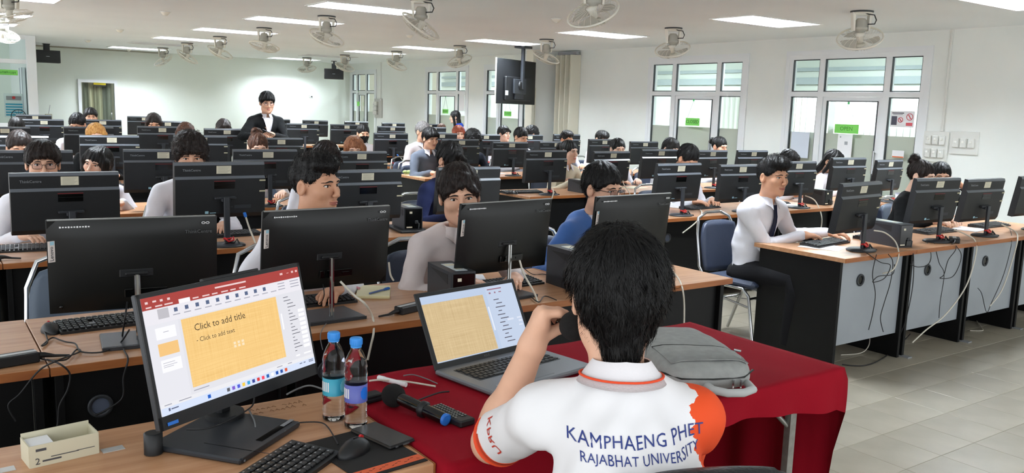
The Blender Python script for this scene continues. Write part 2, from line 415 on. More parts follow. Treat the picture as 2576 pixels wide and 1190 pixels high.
t = thing('notice_sheet', 'small white card with orange edge on the glass below the notice', 'notice', (XW-.03, 6.08, 1.18), -PI/2)
mb = MB(); mb.box((0, 0, 0), (.16, .003, .09), .001); link('sheet', mb.mesh('sheet', M_white), t)
mb = MB(); mb.box((0, -.002, -.036), (.15, .002, .016)); link('orange_edge', mb.mesh('orange_edge', mat('orange_print', (205, 110, 70), .6)), t)
t = thing('notice_sheet', 'tall white sheet with a small square on the open door', 'notice', (XW-.03, 6.85, 1.22), -PI/2)
mb = MB(); mb.box((0, 0, 0), (.22, .003, .36), .001); link('sheet', mb.mesh('sheet', M_white), t)
mb = MB(); mb.box((.02, -.002, .06), (.045, .002, .045)); mb.box((-.07, -.002, .14), (.02, .002, .02)); link('printed_square', mb.mesh('printed_square', M_silver), t)
t = thing('notice_sheet', 'pale blue sheet on the left side glass beside the open door', 'notice', (XW-.03, 7.56, 1.22), -PI/2)
mb = MB(); mb.box((0, 0, 0), (.3, .003, .36), .001); link('sheet', mb.mesh('sheet', mat('pale_blue_paper', (206, 214, 226), .7)), t)
t = thing('notice_sheet', 'white sheet on the glass above the standing girl', 'notice', (XW-.03, 16.62, 1.72), -PI/2)
mb = MB(); mb.box((0, 0, 0), (.24, .003, .42), .001); link('sheet', mb.mesh('sheet', M_white), t)
# corridor: cork board and blinds
t = thing('notice_board', 'tan board on the corridor wall seen through the glass', 'board', (13.22, 9.9, 1.5), -PI/2)
mb = MB(); mb.box((0, 0, 0), (.5, .03, .9), .004); link('panel', mb.mesh('panel', mat('tan_board', (190, 150, 122), .8)), t)
for zz in (.46, -.46): mb = MB(); mb.box((0, -.01, zz), (.54, .03, .03)); link('border', mb.mesh('border', M_alum), t)
mb = MB(); mb.box((0, 0, 0), (.004, .085, 1.9)); slat = mb.mesh('slat', mat('blind_fabric', (226, 226, 220), .8))
for (ya, yb, nm) in ((8.6, 11.6, 'white vertical blind in the corridor behind the closed door'), (5.2, 8.6, 'white vertical blind in the corridor behind the open door')):
    t = thing('vertical_blind', nm, 'blind', (12.4, (ya+yb)/2, 0))
    mb = MB(); mb.box((0, 0, 2.02), (.05, yb-ya, .04)); link('rail', mb.mesh('rail', M_alum), t)
    k = int((yb-ya)/.11)
    for i in range(k): link('slat', slat, t, (0, -(yb-ya)/2+.055+.11*i, 1.05), (0, 0, .5))
for y in (4, 8, 12, 16, 20):  # lamps added to brighten the corridor behind the glass
    t = thing('corridor_fill_light', 'added fill light in the corridor, %s from the camera end' % ORD[[4, 8, 12, 16, 20].index(y)], 'lamp', (11.6, y, ZC-.03), 0, 'added corridor fill lights')
    mb = MB(); mb.box((0, 0, 0), (.16, 1.2, .04), .004); link('housing', mb.mesh('housing', M_alum), t)
    mb = MB(); mb.box((0, 0, -.026), (.14, 1.15, .01)); link('tube', mb.mesh('tube', M_tube), t)

# back door --------------------------------------------------------
root = bpy.data.objects.new('door_1', None); COL.objects.link(root); root['kind'] = 'structure'; root['label'] = 'glass door in the back wall with a yellow label'; root.location = ((DX0+DX1)/2, YB, 0)
mb = MB(); w = (DX1-DX0)/2
for s in (-1, 1): mb.box((s*(w-.03), -.01, (DZ-.065)/2), (.07, .12, DZ-.065))
mb.box((0, -.012, DZ-.03), (2*w+.01, .124, .07)); link('frame', mb.mesh('frame', M_alum), root)
mb = MB(); mb.box((0, .02, .96), (2*w-.12, .006, 1.86)); link('pane', mb.mesh('pane', M_glass), root)
for k, (x, wd, c) in enumerate(((-.25, .12, (120, 118, 104)), (-.14, .1, (196, 184, 160)), (-.04, .1, (150, 142, 122)), (.06, .1, (176, 166, 142)), (.16, .12, (112, 110, 100)), (.27, .1, (140, 136, 124)))):
    mb = MB()
    mb.prism([(x-wd/2, .1), (x-wd*.2, .07), (x+wd*.2, .11), (x+wd/2, .08), (x+wd/2, .1), (x+wd*.2, .13), (x-wd*.2, .09), (x-wd/2, .12)], .05, 1.9, 'z')
    link('curtain_fold', mb.mesh('curtain_fold', mat('door_curtain_%d' % k, c, .9)), root)
mb = MB(); mb.tube([(.28, -.02, 1.0), (.28, -.06, 1.0), (.28, -.06, 1.22), (.28, -.02, 1.22)], .012, 8); link('door_handle', mb.mesh('door_handle', M_chrome), root)
t = thing('door_label', 'yellow and black label on the back door glass', 'sign', (3.83, YB-.03, 1.86))
mb = MB(); mb.box((0, 0, .02), (.27, .004, .05), .001); link('yellow_band', mb.mesh('yellow_band', mat('yellow_label', (214, 196, 40), .6)), t)
mb = MB(); mb.box((0, 0, -.022), (.27, .004, .034), .001); link('black_band', mb.mesh('black_band', M_gloss), t)
t = thing('wall_socket', 'tiny socket plate on the back wall right of the standing man', 'socket', (9.15, YB-.012, 1.76))
mb = MB(); mb.box((0, 0, 0), (.1, .02, .07), .003); link('plate', mb.mesh('plate', M_switch), t); mb = MB(); mb.box((.01, -.012, -.005), (.05, .006, .03)); link('outlet', mb.mesh('outlet', M_gasket), t)

# office partition at the far left ---------------------------------
YP = 19.1
root = bpy.data.objects.new('window_6', None); COL.objects.link(root); root['kind'] = 'structure'; root['label'] = 'white framed glass office partition at the far left'; root.location = (0, YP, 0)
mb = MB(); mb.box((2.03, 0, ZC/2), (.17, .14, ZC), .005); mb.box((.4, 0, 2.2), (3.1, .1, .08), .004); mb.box((.4, 0, .98), (3.1, .1, .1), .004); mb.box((.4, 0, 2.66), (3.1, .12, .08), .004)
for x in (1.25, .1, -1.1): mb.box((x, 0, ZC/2), (.08, .1, ZC), .004)
link('frame', mb.mesh('frame', M_alum), root)
for (a, b_) in ((1.29, 1.95), (.14, 1.21), (-1.06, .06)):
    for (za, zb) in ((1.03, 2.16), (2.24, 2.62)):
        p = MB(); p.box(((a+b_)/2, 0, (za+zb)/2), (b_-a, .006, zb-za)); link('pane', p.mesh('pane', M_glass), root)
mb = MB(); mb.box((.4, .0, .47), (3.1, .08, .93)); link('lower_panel', mb.mesh('lower_panel', mat('white_counter_panel', (226, 230, 234), .5)), root)
mb = MB(); mb.box((2.03, 1.85, 1.35), (.08, 3.5, 2.7)); link('side_panel', mb.mesh('side_panel', M_alum), root)
root2 = bpy.data.objects.new('door_2', None); COL.objects.link(root2); root2['kind'] = 'structure'; root2['label'] = 'white open door inside the glass office'; root2.location = (1.93, YP+.6, 0)
mb = MB(); mb.box((0, 0, 1.05), (.05, .5, 2.1), .004); link('leaf', mb.mesh('leaf', mat('white_door', (224, 228, 236), .5)), root2)
mb = MB(); mb.box((-.02, -.22, 1.05), (.03, .03, 2.1)); mb.box((-.02, .22, 1.05), (.03, .03, 2.1)); link('edge_strip', mb.mesh('edge_strip', mat('grey_door_edge', (160, 166, 178), .5)), root2)
t = thing('banner', 'green lettered banner on the office glass', 'banner', (1.5, YP-.06, 1.985))
mb = MB(); mb.box((0, 0, 0), (.58, .004, .1), .001); link('strip', mb.mesh('strip', M_green), t)
mb = MB()
for i in range(16): mb.box((-.25+i*.033, -.003, random.uniform(-.006, .006)), (random.uniform(.012, .026), .002, random.uniform(.02, .05)))
link('lettering', mb.mesh('lettering', M_greentext), t)
t = thing('poster', 'blue striped poster inside the glass office', 'poster', (1.75, YP+.5, 1.36))
mb = MB(); mb.box((0, 0, 0), (.34, .004, .46), .001); link('sheet', mb.mesh('sheet', mat('poster_paper', (214, 222, 224), .6)), t)
for k in range(5):
    mb = MB(); mb.box((0, -.003, .02-.052*k), (.29, .002, .03)); link('blue_band', mb.mesh('blue_band', mat('teal_print', (70, 160, 190), .6)), t)
mb = MB(); mb.box((0, -.003, .14), (.26, .002, .08)); link('photo_band', mb.mesh('photo_band', mat('grey_photo_print', (150, 146, 150), .6)), t)
mb = MB(); mb.ell((.0, -.004, .15), (.03, .003, .03), 10, 6); link('red_motif', mb.mesh('red_motif', M_red), t)
t = thing('pedestal_fan', 'dark pedestal fan standing inside the glass office', 'fan', (1.80, YP+.3, 0))
mb = MB(); mb.lathe([(.16, 0), (.16, .02), (.03, .05), (.02, 1.1)], 16); link('stand', mb.mesh('stand', M_plas2), t)
mb = MB(); mb.tube([(.13*math.cos(a*PI/8), 0, 1.15+.13*math.sin(a*PI/8)) for a in range(17)], .008, 6, False)
for a in range(12): mb.tube([(0, -.03, 1.15), (.13*math.cos(a*PI/6), 0, 1.15+.13*math.sin(a*PI/6))], .003, 4)
link('cage', mb.mesh('cage', M_plas2), t)
t = thing('wall_bag', 'pale grey box with a stick against the back wall', 'box', (2.62, 21.9, 1.08))
mb = MB(); mb.box((0, 0, 0), (.14, .1, .16), .01); link('box', mb.mesh('box', mat('beige_box', (170, 166, 146), .8)), t); mb = MB(); mb.tube([(0, 0, .08), (.04, 0, .28)], .006, 6); link('stick', mb.mesh('stick', M_silver), t)
t = thing('cabinet', 'low cream cabinet carrying the grey box by the back wall', 'cabinet', (2.62, 21.9, 0))
mb = MB(); mb.box((0, 0, .5), (.5, .4, 1.0), .006); link('body', mb.mesh('body', M_alum), t); mb = MB(); mb.box((0, -.205, .5), (.46, .012, .92), .003); link('door', mb.mesh('door', M_wall), t)

# stub wall and folding partition ------------------------------------
mb = MB(); mb.box((10.03, 13.28, ZC/2), (.54, .16, ZC), .004)
struct('wall_stub', mb.mesh('wall_stub', mat('stub_wall_paint', (214, 216, 214), .8)), 'short white stub wall right of the television')
mb = MB(); mb.box((9.72, 13.27, ZC/2), (.07, .22, ZC), .006); mb.box((9.78, 13.19, 1.0), (.02, .03, 2.0), .004)
struct('trim_2', mb.mesh('trim_2', mat('cream_trim', (222, 220, 206), .6)), 'cream edge trim of the stub wall')
t = thing('folding_partition', 'cream accordion partition folded against the right wall', 'partition', (10.2, 12.75, 0))
Mp = mat('accordion_vinyl', (206, 202, 186), .6)
for i in range(7):
    y = -.22+i*.073; s = 1 if i % 2 else -1
    mb = MB(); mb.box((0, y, 1.32), (.2, .014, 2.6), .003, rz=s*.33); link('leaf', mb.mesh('leaf', Mp), t)
mb = MB(); mb.box((0, 0, 2.65), (.08, .56, .05)); link('track', mb.mesh('track', M_silver), t)
# conduits, switches --------------------------------------------------
for (y, z0, lab) in ((5.55, 1.48, 'thin white conduit running up to the ceiling above the switches'), (20.72, 1.7, 'thin white conduit near the far corner window')):
    t = thing('wall_conduit', lab, 'conduit', (XW-.012, y, 0)); mb = MB(); mb.box((0, 0, (z0+ZC)/2), (.022, .028, ZC-z0), .003); link('channel', mb.mesh('channel', M_switch), t)
    mb = MB(); mb.box((-.002, 0, z0+.02), (.028, .04, .03), .003); link('end_cap', mb.mesh('end_cap', M_switch), t)
def switch_plate(y, z, w, h, rows, cols, lab, y2=0):
    t = thing('switch_panel', lab, 'switch', (XW-.011, y, z), -PI/2, 'switch panels on the right wall')
    mb = MB(); mb.box((0, 0, 0), (w, .02, h), .003); link('plate', mb.mesh('plate', M_switch), t)
    sw, sh = w/(cols+.6), h/(rows+.35)
    for r in range(rows):
        for c in range(cols):
            x = (c-(cols-1)/2)*sw*.98; zz = ((rows-1)/2-r)*sh
            mb = MB(); mb.box((x, -.022, zz), (sw*.78, .026, min(sh*.78, .11)), .006); o = link('switch', mb.mesh('switch', M_switch), t)
            mb = MB(); mb.box((x, -.038, zz+.012), (sw*.3, .012, .028), .003); link('toggle', mb.mesh('toggle', mat('switch_toggle', (236, 236, 230), .4)), o)
switch_plate(5.615, 1.30, .31, .37, 2, 3, 'large six switch panel left of the other switch panel')
switch_plate(5.27, 1.36, .34, .27, 1, 3, 'three switch panel on a raised plate, rightmost on the wall')
t = thing('distribution_box', 'grey switch boxes beside the far corner window', 'switch box', (XW-.03, 20.85, 1.5), -PI/2)
for k in range(3):
    mb = MB(); mb.box((-.1, -.02, .12-.12*k), (.22, .06, .1), .005); link('switch_box', mb.mesh('switch_box', mat('grey_switch_box', (196, 194, 188), .5)), t)
mb = MB(); mb.box((0, .015, 0), (.44, .02, .5), .003); link('backboard', mb.mesh('backboard', mat('grey_backboard', (176, 174, 168), .6)), t)

# ceiling lights -------------------------------------------------------
def light_proto(on):
    mb = MB(); d = .085
    mb.box((0, LD-.006, d/2), (2*LW, .012, d)); mb.box((0, -LD+.006, d/2), (2*LW, .012, d)); mb.box((LW-.006, 0, d/2), (.012, 2*LD, d)); mb.box((-LW+.006, 0, d/2), (.012, 2*LD, d)); mb.box((0, 0, d+.005), (2*LW, 2*LD, .01))
    for (cx_, cy_, w, h) in ((0, LD+.008, 2*LW+.03, .03), (0, -LD-.008, 2*LW+.03, .03), (LW+.008, 0, .03, 2*LD), (-LW-.008, 0, .03, 2*LD)): mb.box((cx_, cy_, -.004), (w, h, .008))
    hs = mb.mesh('housing', mat('fixture_white', (230, 230, 228), .5))
    mb = MB()
    for y in (-.2, 0, .2): mb.box((0, y, .068), (1.16, .06, .02), .006)
    tb = mb.mesh('tubes', M_tube if on else M_off)
    mb = MB()
    for y in (-.2, -.1, 0, .1, .2): mb.box((0, y, .024), (2*LW-.03, .004, .048))
    for i in range(1, 13):
        x = -LW+2*LW*i/13; mb.prism([(x-.002, .032), (x+.002, .032), (x+.006, .0), (x-.006, .0)], -LD+.012, LD-.012, 'y') if False else mb.box((x, 0, .02), (.004, 2*LD-.03, .04))
    return [('housing', hs), ('tube', tb), ('louver', mb.mesh('louver', M_louver))]
LP = {1: light_proto(1), 0: light_proto(0)}
cnt = {}
for (x, y, on, col) in LIGHTS:
    k = cnt.get(col, 0); cnt[col] = k+1
    lab = ('%s recessed louvre light, %s from the camera in the %s column of the ceiling' % ('bright' if on else 'unlit', ORD[k], col)) if col in ('middle', 'right', 'left') else 'added louvre ceiling light, out of view, at the %s of the room' % col
    inst(LP[on], thing('ceiling_light', lab, 'light', (x, y, ZC), 0, 'recessed ceiling lights'))

# smoke detectors ------------------------------------------------------
mb = MB(); mb.lathe([(.055, 0), (.055, -.018), (.04, -.03), (.03, -.045), (0, -.048)], 18); sd = mb.mesh('housing', M_fan)
mb = MB(); mb.lathe([(.065, 0), (.065, -.008)], 18); sb = mb.mesh('base', M_switch)
mb = MB(); mb.lathe([(.012, -.046), (.012, -.052), (0, -.053)], 10); sl = mb.mesh('sensor', M_alum)
for k, (x, y, lab) in enumerate(((2.82, 11.9, 'round smoke detector on the ceiling near the light with louvres, nearest on the left'), (2.99, 15.7, 'round smoke detector in the middle of the left ceiling'), (3.08, 19.35, 'smallest round smoke detector above the back door'), (6.58, 12.26, 'round smoke detector under the large near fan'), (6.55, 8.45, 'round smoke detector beside the fan cut by the top edge'), (4.35, 21.9, 'tiny round smoke detector near the back wall'))):
    inst([('base', sb), ('housing', sd), ('sensor', sl)], thing('smoke_detector', lab, 'detector', (x, y, ZC), 0, 'smoke detectors on the ceiling'))

# orbit fans --------------------------------------------------------------
def fan_protos():
    P = {}
    mb = MB(); mb.lathe([(.115, 0), (.115, -.012), (.1, -.02)], 20); P['gasket'] = mb.mesh('gasket', M_gasket)
    mb = MB(); mb.lathe([(.105, -.012), (.105, -.022), (.09, -.026)], 20)
    for s in (-1, 1): mb.prism([(s*.105, -.015), (s*.105-s*.03, -.015), (s*.085-s*.016, -.2), (s*.085, -.2)][::s], -.03, .03, 'y')
    mb.box((0, 0, -.03), (.19, .07, .02), .006); P['bracket'] = mb.mesh('bracket', M_fan)
    mb = MB(); mb.lathe([(0, -.07), (.04, -.075), (.058, -.1), (.06, -.16), (.07, -.165), (.07, -.19), (.045, -.2), (.03, -.225), (0, -.225)], 18); P['motor'] = mb.mesh('motor', M_fangrey)
    mb = MB(); mb.tube([(.02, -.03, -.02), (.05, -.05, -.035), (.11, -.05, -.04), (.135, -.05, -.09), (.12, -.05, -.13), (.05, -.05, -.135)], .006, 6); P['cord'] = mb.mesh('cord', M_blackcable)
    # head, centred on its own origin, axis -Z, radius .225
    mb = MB()
    mb.tube([(.225*math.cos(a*PI/20), .225*math.sin(a*PI/20), 0) for a in range(41)], .009, 6, False)
    mb.tube([(.13*math.cos(a*PI/14), .13*math.sin(a*PI/14), -.062) for a in range(29)], .003, 5, False)
    for a in range(44):
        c, s = math.cos(a*PI/22), math.sin(a*PI/22)
        mb.tube([(.05*c, .05*s, -.078), (.12*c, .12*s, -.07), (.19*c, .19*s, -.045), (.225*c, .225*s, 0)], .0017, 3, False)
        if a % 2 == 0: mb.tube([(.225*c, .225*s, 0), (.18*c, .18*s, .035), (.06*c, .06*s, .05)], .0017, 3, False)
    P['cage'] = mb.mesh('cage', M_fan)
    mb = MB(); mb.lathe([(0, -.086), (.05, -.084), (.052, -.074), (0, -.074)], 16); P['badge'] = mb.mesh('badge', M_fan)
    mb = MB(); mb.lathe([(0, -.05), (.03, -.045), (.035, .02), (.05, .05), (0, .06)], 14); P['hub'] = mb.mesh('hub', M_fan)
    mb = MB(); n = 8; vs = []
    for i in range(n+1):
        r = .03+(.195-.03)*i/n; wa = math.sin(PI*min(1, .25+.75*i/n))*.0 + .32+.42*(i/n)**.6*(1-.3*(i/n)**6)
        for j in range(5):
            a = (j/4-.5)*2*wa; vs.append((r*math.cos(a+.25*i/n), r*math.sin(a+.25*i/n), (.018-.04*(j/4))*(.4+.6*i/n)))
    mb.add(vs, [(i*5+j, i*5+j+1, (i+1)*5+j+1, (i+1)*5+j) for i in range(n) for j in range(4)], True)
    P['blade'] = mb.mesh('blade', M_blade)
    return P
FP = fan_protos()
def orbit_fan(x, y, ry, rx, rz, lab):
    t = thing('orbit_fan', lab, 'fan', (x, y, ZC), rz, 'white orbit fans on the ceiling')
    for nm in ('gasket', 'bracket', 'motor', 'cord'): link(nm, FP[nm], t)
    c = link('cage', FP['cage'], t, (0, 0, -.27), (rx, ry, 0)); link('badge', FP['badge'], c); link('hub', FP['hub'], c)
    for k in range(3): link('blade', FP['blade'], c, (0, 0, -.015), (0, 0, k*2*PI/3+.4*x))
T = R(35)
FANS = [(8.09, 5.33, -.35, .5, 'large white orbit fan above the open door, rightmost on the ceiling'), (8.21, 8.11, -.3, .45, 'white orbit fan above the closed door right of the folding partition'),
 (8.36, 11.02, .35, .35, 'white orbit fan in front of the folding partition'), (8.3, 13.54, -.35, .45, 'white orbit fan left of the television'), (8.39, 16.18, .45, .3, 'white orbit fan above the second window from the corner'),
 (8.31, 18.58, .35, .3, 'small white orbit fan beside the far right loudspeaker'), (8.27, 20.77, -.1, .35, 'smallest white orbit fan left of the far right loudspeaker'),
 (4.85, 5.75, -.45, .5, 'white orbit fan cut by the top edge of the picture'), (4.48, 8.1, .6, .25, 'large white orbit fan hanging beside the long louvre light'), (4.48, 10.58, .4, .35, 'white orbit fan with a looped cord under the second louvre light'),
 (4.54, 13.11, .15, -.2, 'white orbit fan with a level cage under the third louvre light'), (4.62, 15.65, .5, .2, 'white orbit fan tilted to the right in the middle column'), (4.69, 18.09, .6, .05, 'white orbit fan seen edge on in the middle column'), (4.76, 20.38, -.5, .4, 'farthest white orbit fan of the middle column'),
 (.98, 10.9, -.15, .2, 'white orbit fan at the upper left corner of the picture'), (1.2, 14.6, .4, .3, 'pale orbit fan below the upper left corner fan')]
for (x, y, ry, rx, lab) in FANS: orbit_fan(x, y, ry, rx, -T*.9, lab)

# loudspeakers, television ---------------------------------------------
def loudspeaker(x, y, z, rz, lab, side):
    t = thing('loudspeaker', lab, 'speaker', (x, y, z), rz)
    mb = MB(); mb.box((0, 0, 0), (.5, .26, .27), .008); link('cabinet', mb.mesh('cabinet', side), t)
    mb = MB(); mb.box((0, -.135, 0), (.49, .012, .262), .004); g = link('grille', mb.mesh('grille', M_plas), t)
    mb = MB(); mb.box((0, -.143, 0), (.07, .004, .014)); link('badge', mb.mesh('badge', M_silver), g)
    mb = MB(); mb.box((0, .02, .2), (.12, .1, .14), .006); mb.box((0, .02, (ZC-z+.2)/2), (.04, .04, ZC-z-.2)); mb.box((0, .02, ZC-z-.006), (.14, .14, .012)); link('mount', mb.mesh('mount', M_plas2), t)
loudspeaker(9.35, 21.6, 2.36, -.45, 'black loudspeaker with brown sides at the far right corner', mat('brown_cabinet', (92, 76, 62), .6))
loudspeaker(2.62, 21.7, 2.42, 0.02, 'black loudspeaker at the far left beside the office', M_plas)
t = thing('television', 'large black television hanging from the ceiling, seen from behind', 'television', (8.98, 12.67, 2.07), R(24))
mb = MB(); mb.box((0, .02, 0), (1.36, .03, .78), .006); link('panel', mb.mesh('panel', M_plas), t)
mb = MB(); mb.box((0, .037, 0), (1.33, .003, .75)); link('screen', mb.mesh('screen', M_gloss), t)
mb = MB(); mb.box((-.684, .022, 0), (.008, .026, .785), .002); link('side_bezel', mb.mesh('side_bezel', mat('pale_bezel', (205, 200, 186), .4)), t)
mb = MB(); mb.box((0, -.02, -.12), (.9, .05, .42), .015); link('rear_housing', mb.mesh('rear_housing', M_plas), t)
mb = MB(); mb.box((-.02, -.07, -.08), (.42, .04, .26), .008); mb.box((-.02, -.06, -.24), (.3, .03, .12), .006); b_ = link('mount_plate', mb.mesh('mount_plate', M_plas2), t)
mb = MB(); mb.lathe([(.09, 0), (.09, .02), (.05, .03)], 6, (0, 0, 0)); link('hub', baked(mb.mesh('hub', M_plas), Matrix.Translation((-.02, -.09, -.06)) @ Matrix.Rotation(PI/2, 4, 'X')), b_)
mb = MB(); mb.box((-.42, -.048, -.2), (.09, .006, .08)); link('sticker', mb.mesh('sticker', M_white), t)
mb = MB(); mb.box((.02, -.10, .25), (.07, .05, .75), .006); mb.box((.02, -.1, .61), (.3, .2, .04), .005); link('ceiling_pole', mb.mesh('ceiling_pole', M_plas2), t)
# ================================================================ desks
DW, DD, DH = .80, .70, .75
def desk_proto(panel_mat):
    mb = MB(); mb.box((0, DD/2, DH-.0145), (DW-.004, DD, .029), .002); top = mb.mesh('worktop', M_wood)
    mb = MB(); mb.box((0, -.0015, DH-.0145), (DW-.004, .003, .028)); edge = mb.mesh('edge_band', M_edge)
    sides = []
    for s in (-1, 1):
        mb = MB(); mb.box((s*(DW/2-.03), DD/2, (DH-.03)/2), (.026, DD-.08, DH-.03), .001); sides.append(('side_panel', mb.mesh('side_panel', M_black)))
    mb = MB(); mb.box((0, .075, (.17+DH-.03)/2), (DW-.09, .018, DH-.03-.17), .001); mod = mb.mesh('modesty_panel', panel_mat)
    mb = MB(); mb.lathe([(.034, 0), (.04, .004), (.04, .008), (.028, .009), (.028, .0)], 20)
    gr = baked(mb.mesh('grommet', M_plas2), Matrix.Translation((-.12 if panel_mat is not M_black else -.25, .066, .58)) @ Matrix.Rotation(PI/2, 4, 'X'))
    mb = MB(); mb.lathe([(0, 0), (.028, 0)], 20); gc = baked(mb.mesh('grommet_cap', mat('grommet_cap_grey', (84, 92, 110), .5) if panel_mat is M_black else M_gloss), Matrix.Translation((-.12 if panel_mat is not M_black else -.25, .0635, .58)) @ Matrix.Rotation(PI/2, 4, 'X'))
    mb = MB(); mb.box((-DW/2+.03, .03, .004), (.05, .09, .008), .001); ft = mb.mesh('floor_plate', M_silver)
    return [('worktop', top, [('edge_band', edge)])]+sides+[('modesty_panel', mod, [('grommet', gr), ('grommet_cap', gc)]), ('floor_plate', ft)]
DP_black, DP_grey = desk_proto(M_black), desk_proto(M_greyp)
LEFT = [-.05, .75, 1.55, 2.35, 3.15]
ROWF = {1: 2.94, 2: 4.91, 3: 6.70, 4: 8.80, 5: 10.70, 6: 13.05, 7: 16.05}
DESKS = {}
for r in range(1, 8):
    sh = -.03 if r == 1 else 0
    L = [x+sh for x in LEFT] if r < 5 else [.75, 1.55, 2.35, 3.15]
    Rr = {1: [5.07+.8*k for k in range(4)], 6: [5.2+.8*k for k in range(5)], 7: [5.84+.84*k for k in range(5)]}.get(r, [5.35+.8*k for k in range(5)])
    if r == 7: L = [1.72, 2.55, 3.40]
    DESKS[r] = (L, Rr)
def desk_label(r, k, side):
    return 'black desk with wood top, %s from left in %s row %s of aisle' % (ORD[k], ORD[r-1], side)
for r, (L, Rr) in DESKS.items():
    for side, xs_ in (('left', L), ('right', Rr)):
        for k, x in enumerate(xs_):
            grey = (r == 1 and side == 'right')
            lab = desk_label(r, k, side) if not grey else 'wood topped desk with grey front panel, %s from the aisle in the right front row' % ORD[k]
            inst(DP_grey if grey else DP_black, thing('computer_desk', lab, 'desk', (x, ROWF[r]+(.10 if grey else 0), 0), 0, 'computer desks in rows'))

# ================================================================ all-in-one computers
AW, AH = .52, .325
def compA_parts():
    P = {}
    prof = [(.016, 0), (-.010, 0), (-.018, -.016), (-.018, -.080), (-.034, -.094), (-.034, -.300), (-.022, -.325), (.016, -.325)]
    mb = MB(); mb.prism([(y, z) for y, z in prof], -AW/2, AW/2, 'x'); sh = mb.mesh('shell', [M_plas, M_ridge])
    # the two up-facing bevels are painted grey for the light they catch
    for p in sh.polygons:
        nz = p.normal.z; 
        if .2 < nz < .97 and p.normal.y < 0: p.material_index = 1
    P['shell'] = sh
    mb = MB(); mb.box((0, .0175, -.155), (AW-.016, .003, .29)); P['screen'] = mb.mesh('screen', M_gloss)
    P['logo'] = baked(text_mesh('ThinkCentre', .0195, M_silver, .0004), tomY(-.165, -.0188, -.044))
    mb = MB(); mb.box((.018, -.0186, -.043), (.086, .0012, .046)); mb.mi = 1
    for i in range(6): mb.box((.018-.003*(i % 3), -.0194, -.027-.0065*i), (.068-.006*(i % 3), .0004, .0016))
    P['sticker'] = mb.mesh('sticker', [M_cream, mat('faint_ink', (150, 146, 134), .7)])
    mb = MB(); mb.box((.018, -.0345, -.1075), (.122, .0016, .0035)); P['red_strip'] = mb.mesh('red_strip', M_dkred)
    mb = MB(); mb.box((.018, -.0345, -.131), (.12, .0016, .040)); mb.box((.018, -.0355, -.1295), (.12, .003, .002)); mb.box((.018, -.0352, -.1515), (.12, .002, .0015)); P['vent'] = mb.mesh('vent', M_gloss)
    mb = MB(); mb.box((.018, -.045, -.205), (.125, .024, .014), .003); mb.box((.018, -.05, -.215), (.05, .03, .02), .003); P['hinge'] = mb.mesh('hinge', M_plas2)
    mb = MB(); mb.box((.243, -.0355, -.107), (.036, .003, .008)); P['tab_a'] = mb.mesh('tab', M_tab)
    mb = MB(); mb.box((.243, -.0355, -.172), (.036, .003, .008)); P['tab_b'] = mb.mesh('tab', M_tab)
    mb = MB(); mb.box((-.085, -.0348, -.29), (.02, .0014, .015)); mb.box((-.05, -.0348, -.294), (.035, .0012, .004)); P['energy_label'] = mb.mesh('energy_label', mat('pale_blue_label', (150, 190, 205), .5))
    mb = MB(); mb.box((.125, -.0348, -.262), (.10, .001, .02), 0); mb.box((.06, -.0348, -.262), (.012, .002, .008)); P['ports'] = mb.mesh('ports', M_plas2)
    return P
PA = compA_parts()
def mkstand():
    mb = MB(); mb.prism([(-.018, 0), (.018, 0), (.022, .012), (-.022, .012)], 0, 1, 'z') if False else mb.box((0, 0, .5), (.034, .018, 1.0), .003)
    return mb.mesh('column', M_plas2)
COLM = mkstand()
mb = MB(); mb.lathe([(.0, 0), (.105, 0), (.108, .006), (.095, .014), (.03, .02), (0, .02)], 28, sy=.85); BASEA = mb.mesh('base', M_plas2)
mb = MB(); mb.box((0, -.012, .045), (.05, .012, .012), .003); mb.tube([(-.02, -.02, .05), (.0, -.035, .03), (.03, -.03, .035), (.035, -.01, .05)], .006, 6); CLIP = mb.mesh('cable_clip', M_red)
mb = MB(); mb.tube([(.0, -.02, .03), (.03, -.04, .02), (.05, -.03, .04), (.06, -.05, .012), (.09, -.06, .006)], .006, 6); mb.tube([(.01, -.02, .035), (-.02, -.04, .02), (-.04, -.03, .01)], .005, 6); CBLK = mb.mesh('cable_bundle', M_blackcable)
TABS = (0, 1, 2)
def computerA(x, y, topz, yaw, lab, clip=True, tilt=None):
    t = thing('desktop_computer', lab, 'computer', (x, y, DH), yaw, 'black all in one computers')
    tz = topz-DH; tl = random.uniform(R(2), R(7)) if tilt is None else tilt
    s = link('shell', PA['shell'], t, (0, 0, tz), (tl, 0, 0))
    for nm in ('screen', 'logo', 'sticker', 'red_strip', 'vent', 'hinge', 'ports'): link(nm, PA[nm], s)
    tv = random.random()
    if tv < .8: link('tab', PA['tab_a'], s); link('tab', PA['tab_b'], s)
    if random.random() < .75: link('energy_label', PA['energy_label'], s)
    ca, sa = math.cos(tl), math.sin(tl); hy, hz = -.062*ca+.205*sa, tz-.205*ca-.062*sa
    o = link('column', COLM, t, (.018, hy-.008, .008)); o.scale = (1, 1, hz-.0)
    link('base', BASEA, t, (.018, hy-.0, 0))
    if clip:
        link('cable_clip', CLIP, t, (.018, hy, 0)); link('cable_bundle', CBLK, t, (.018, hy, 0))
    return t
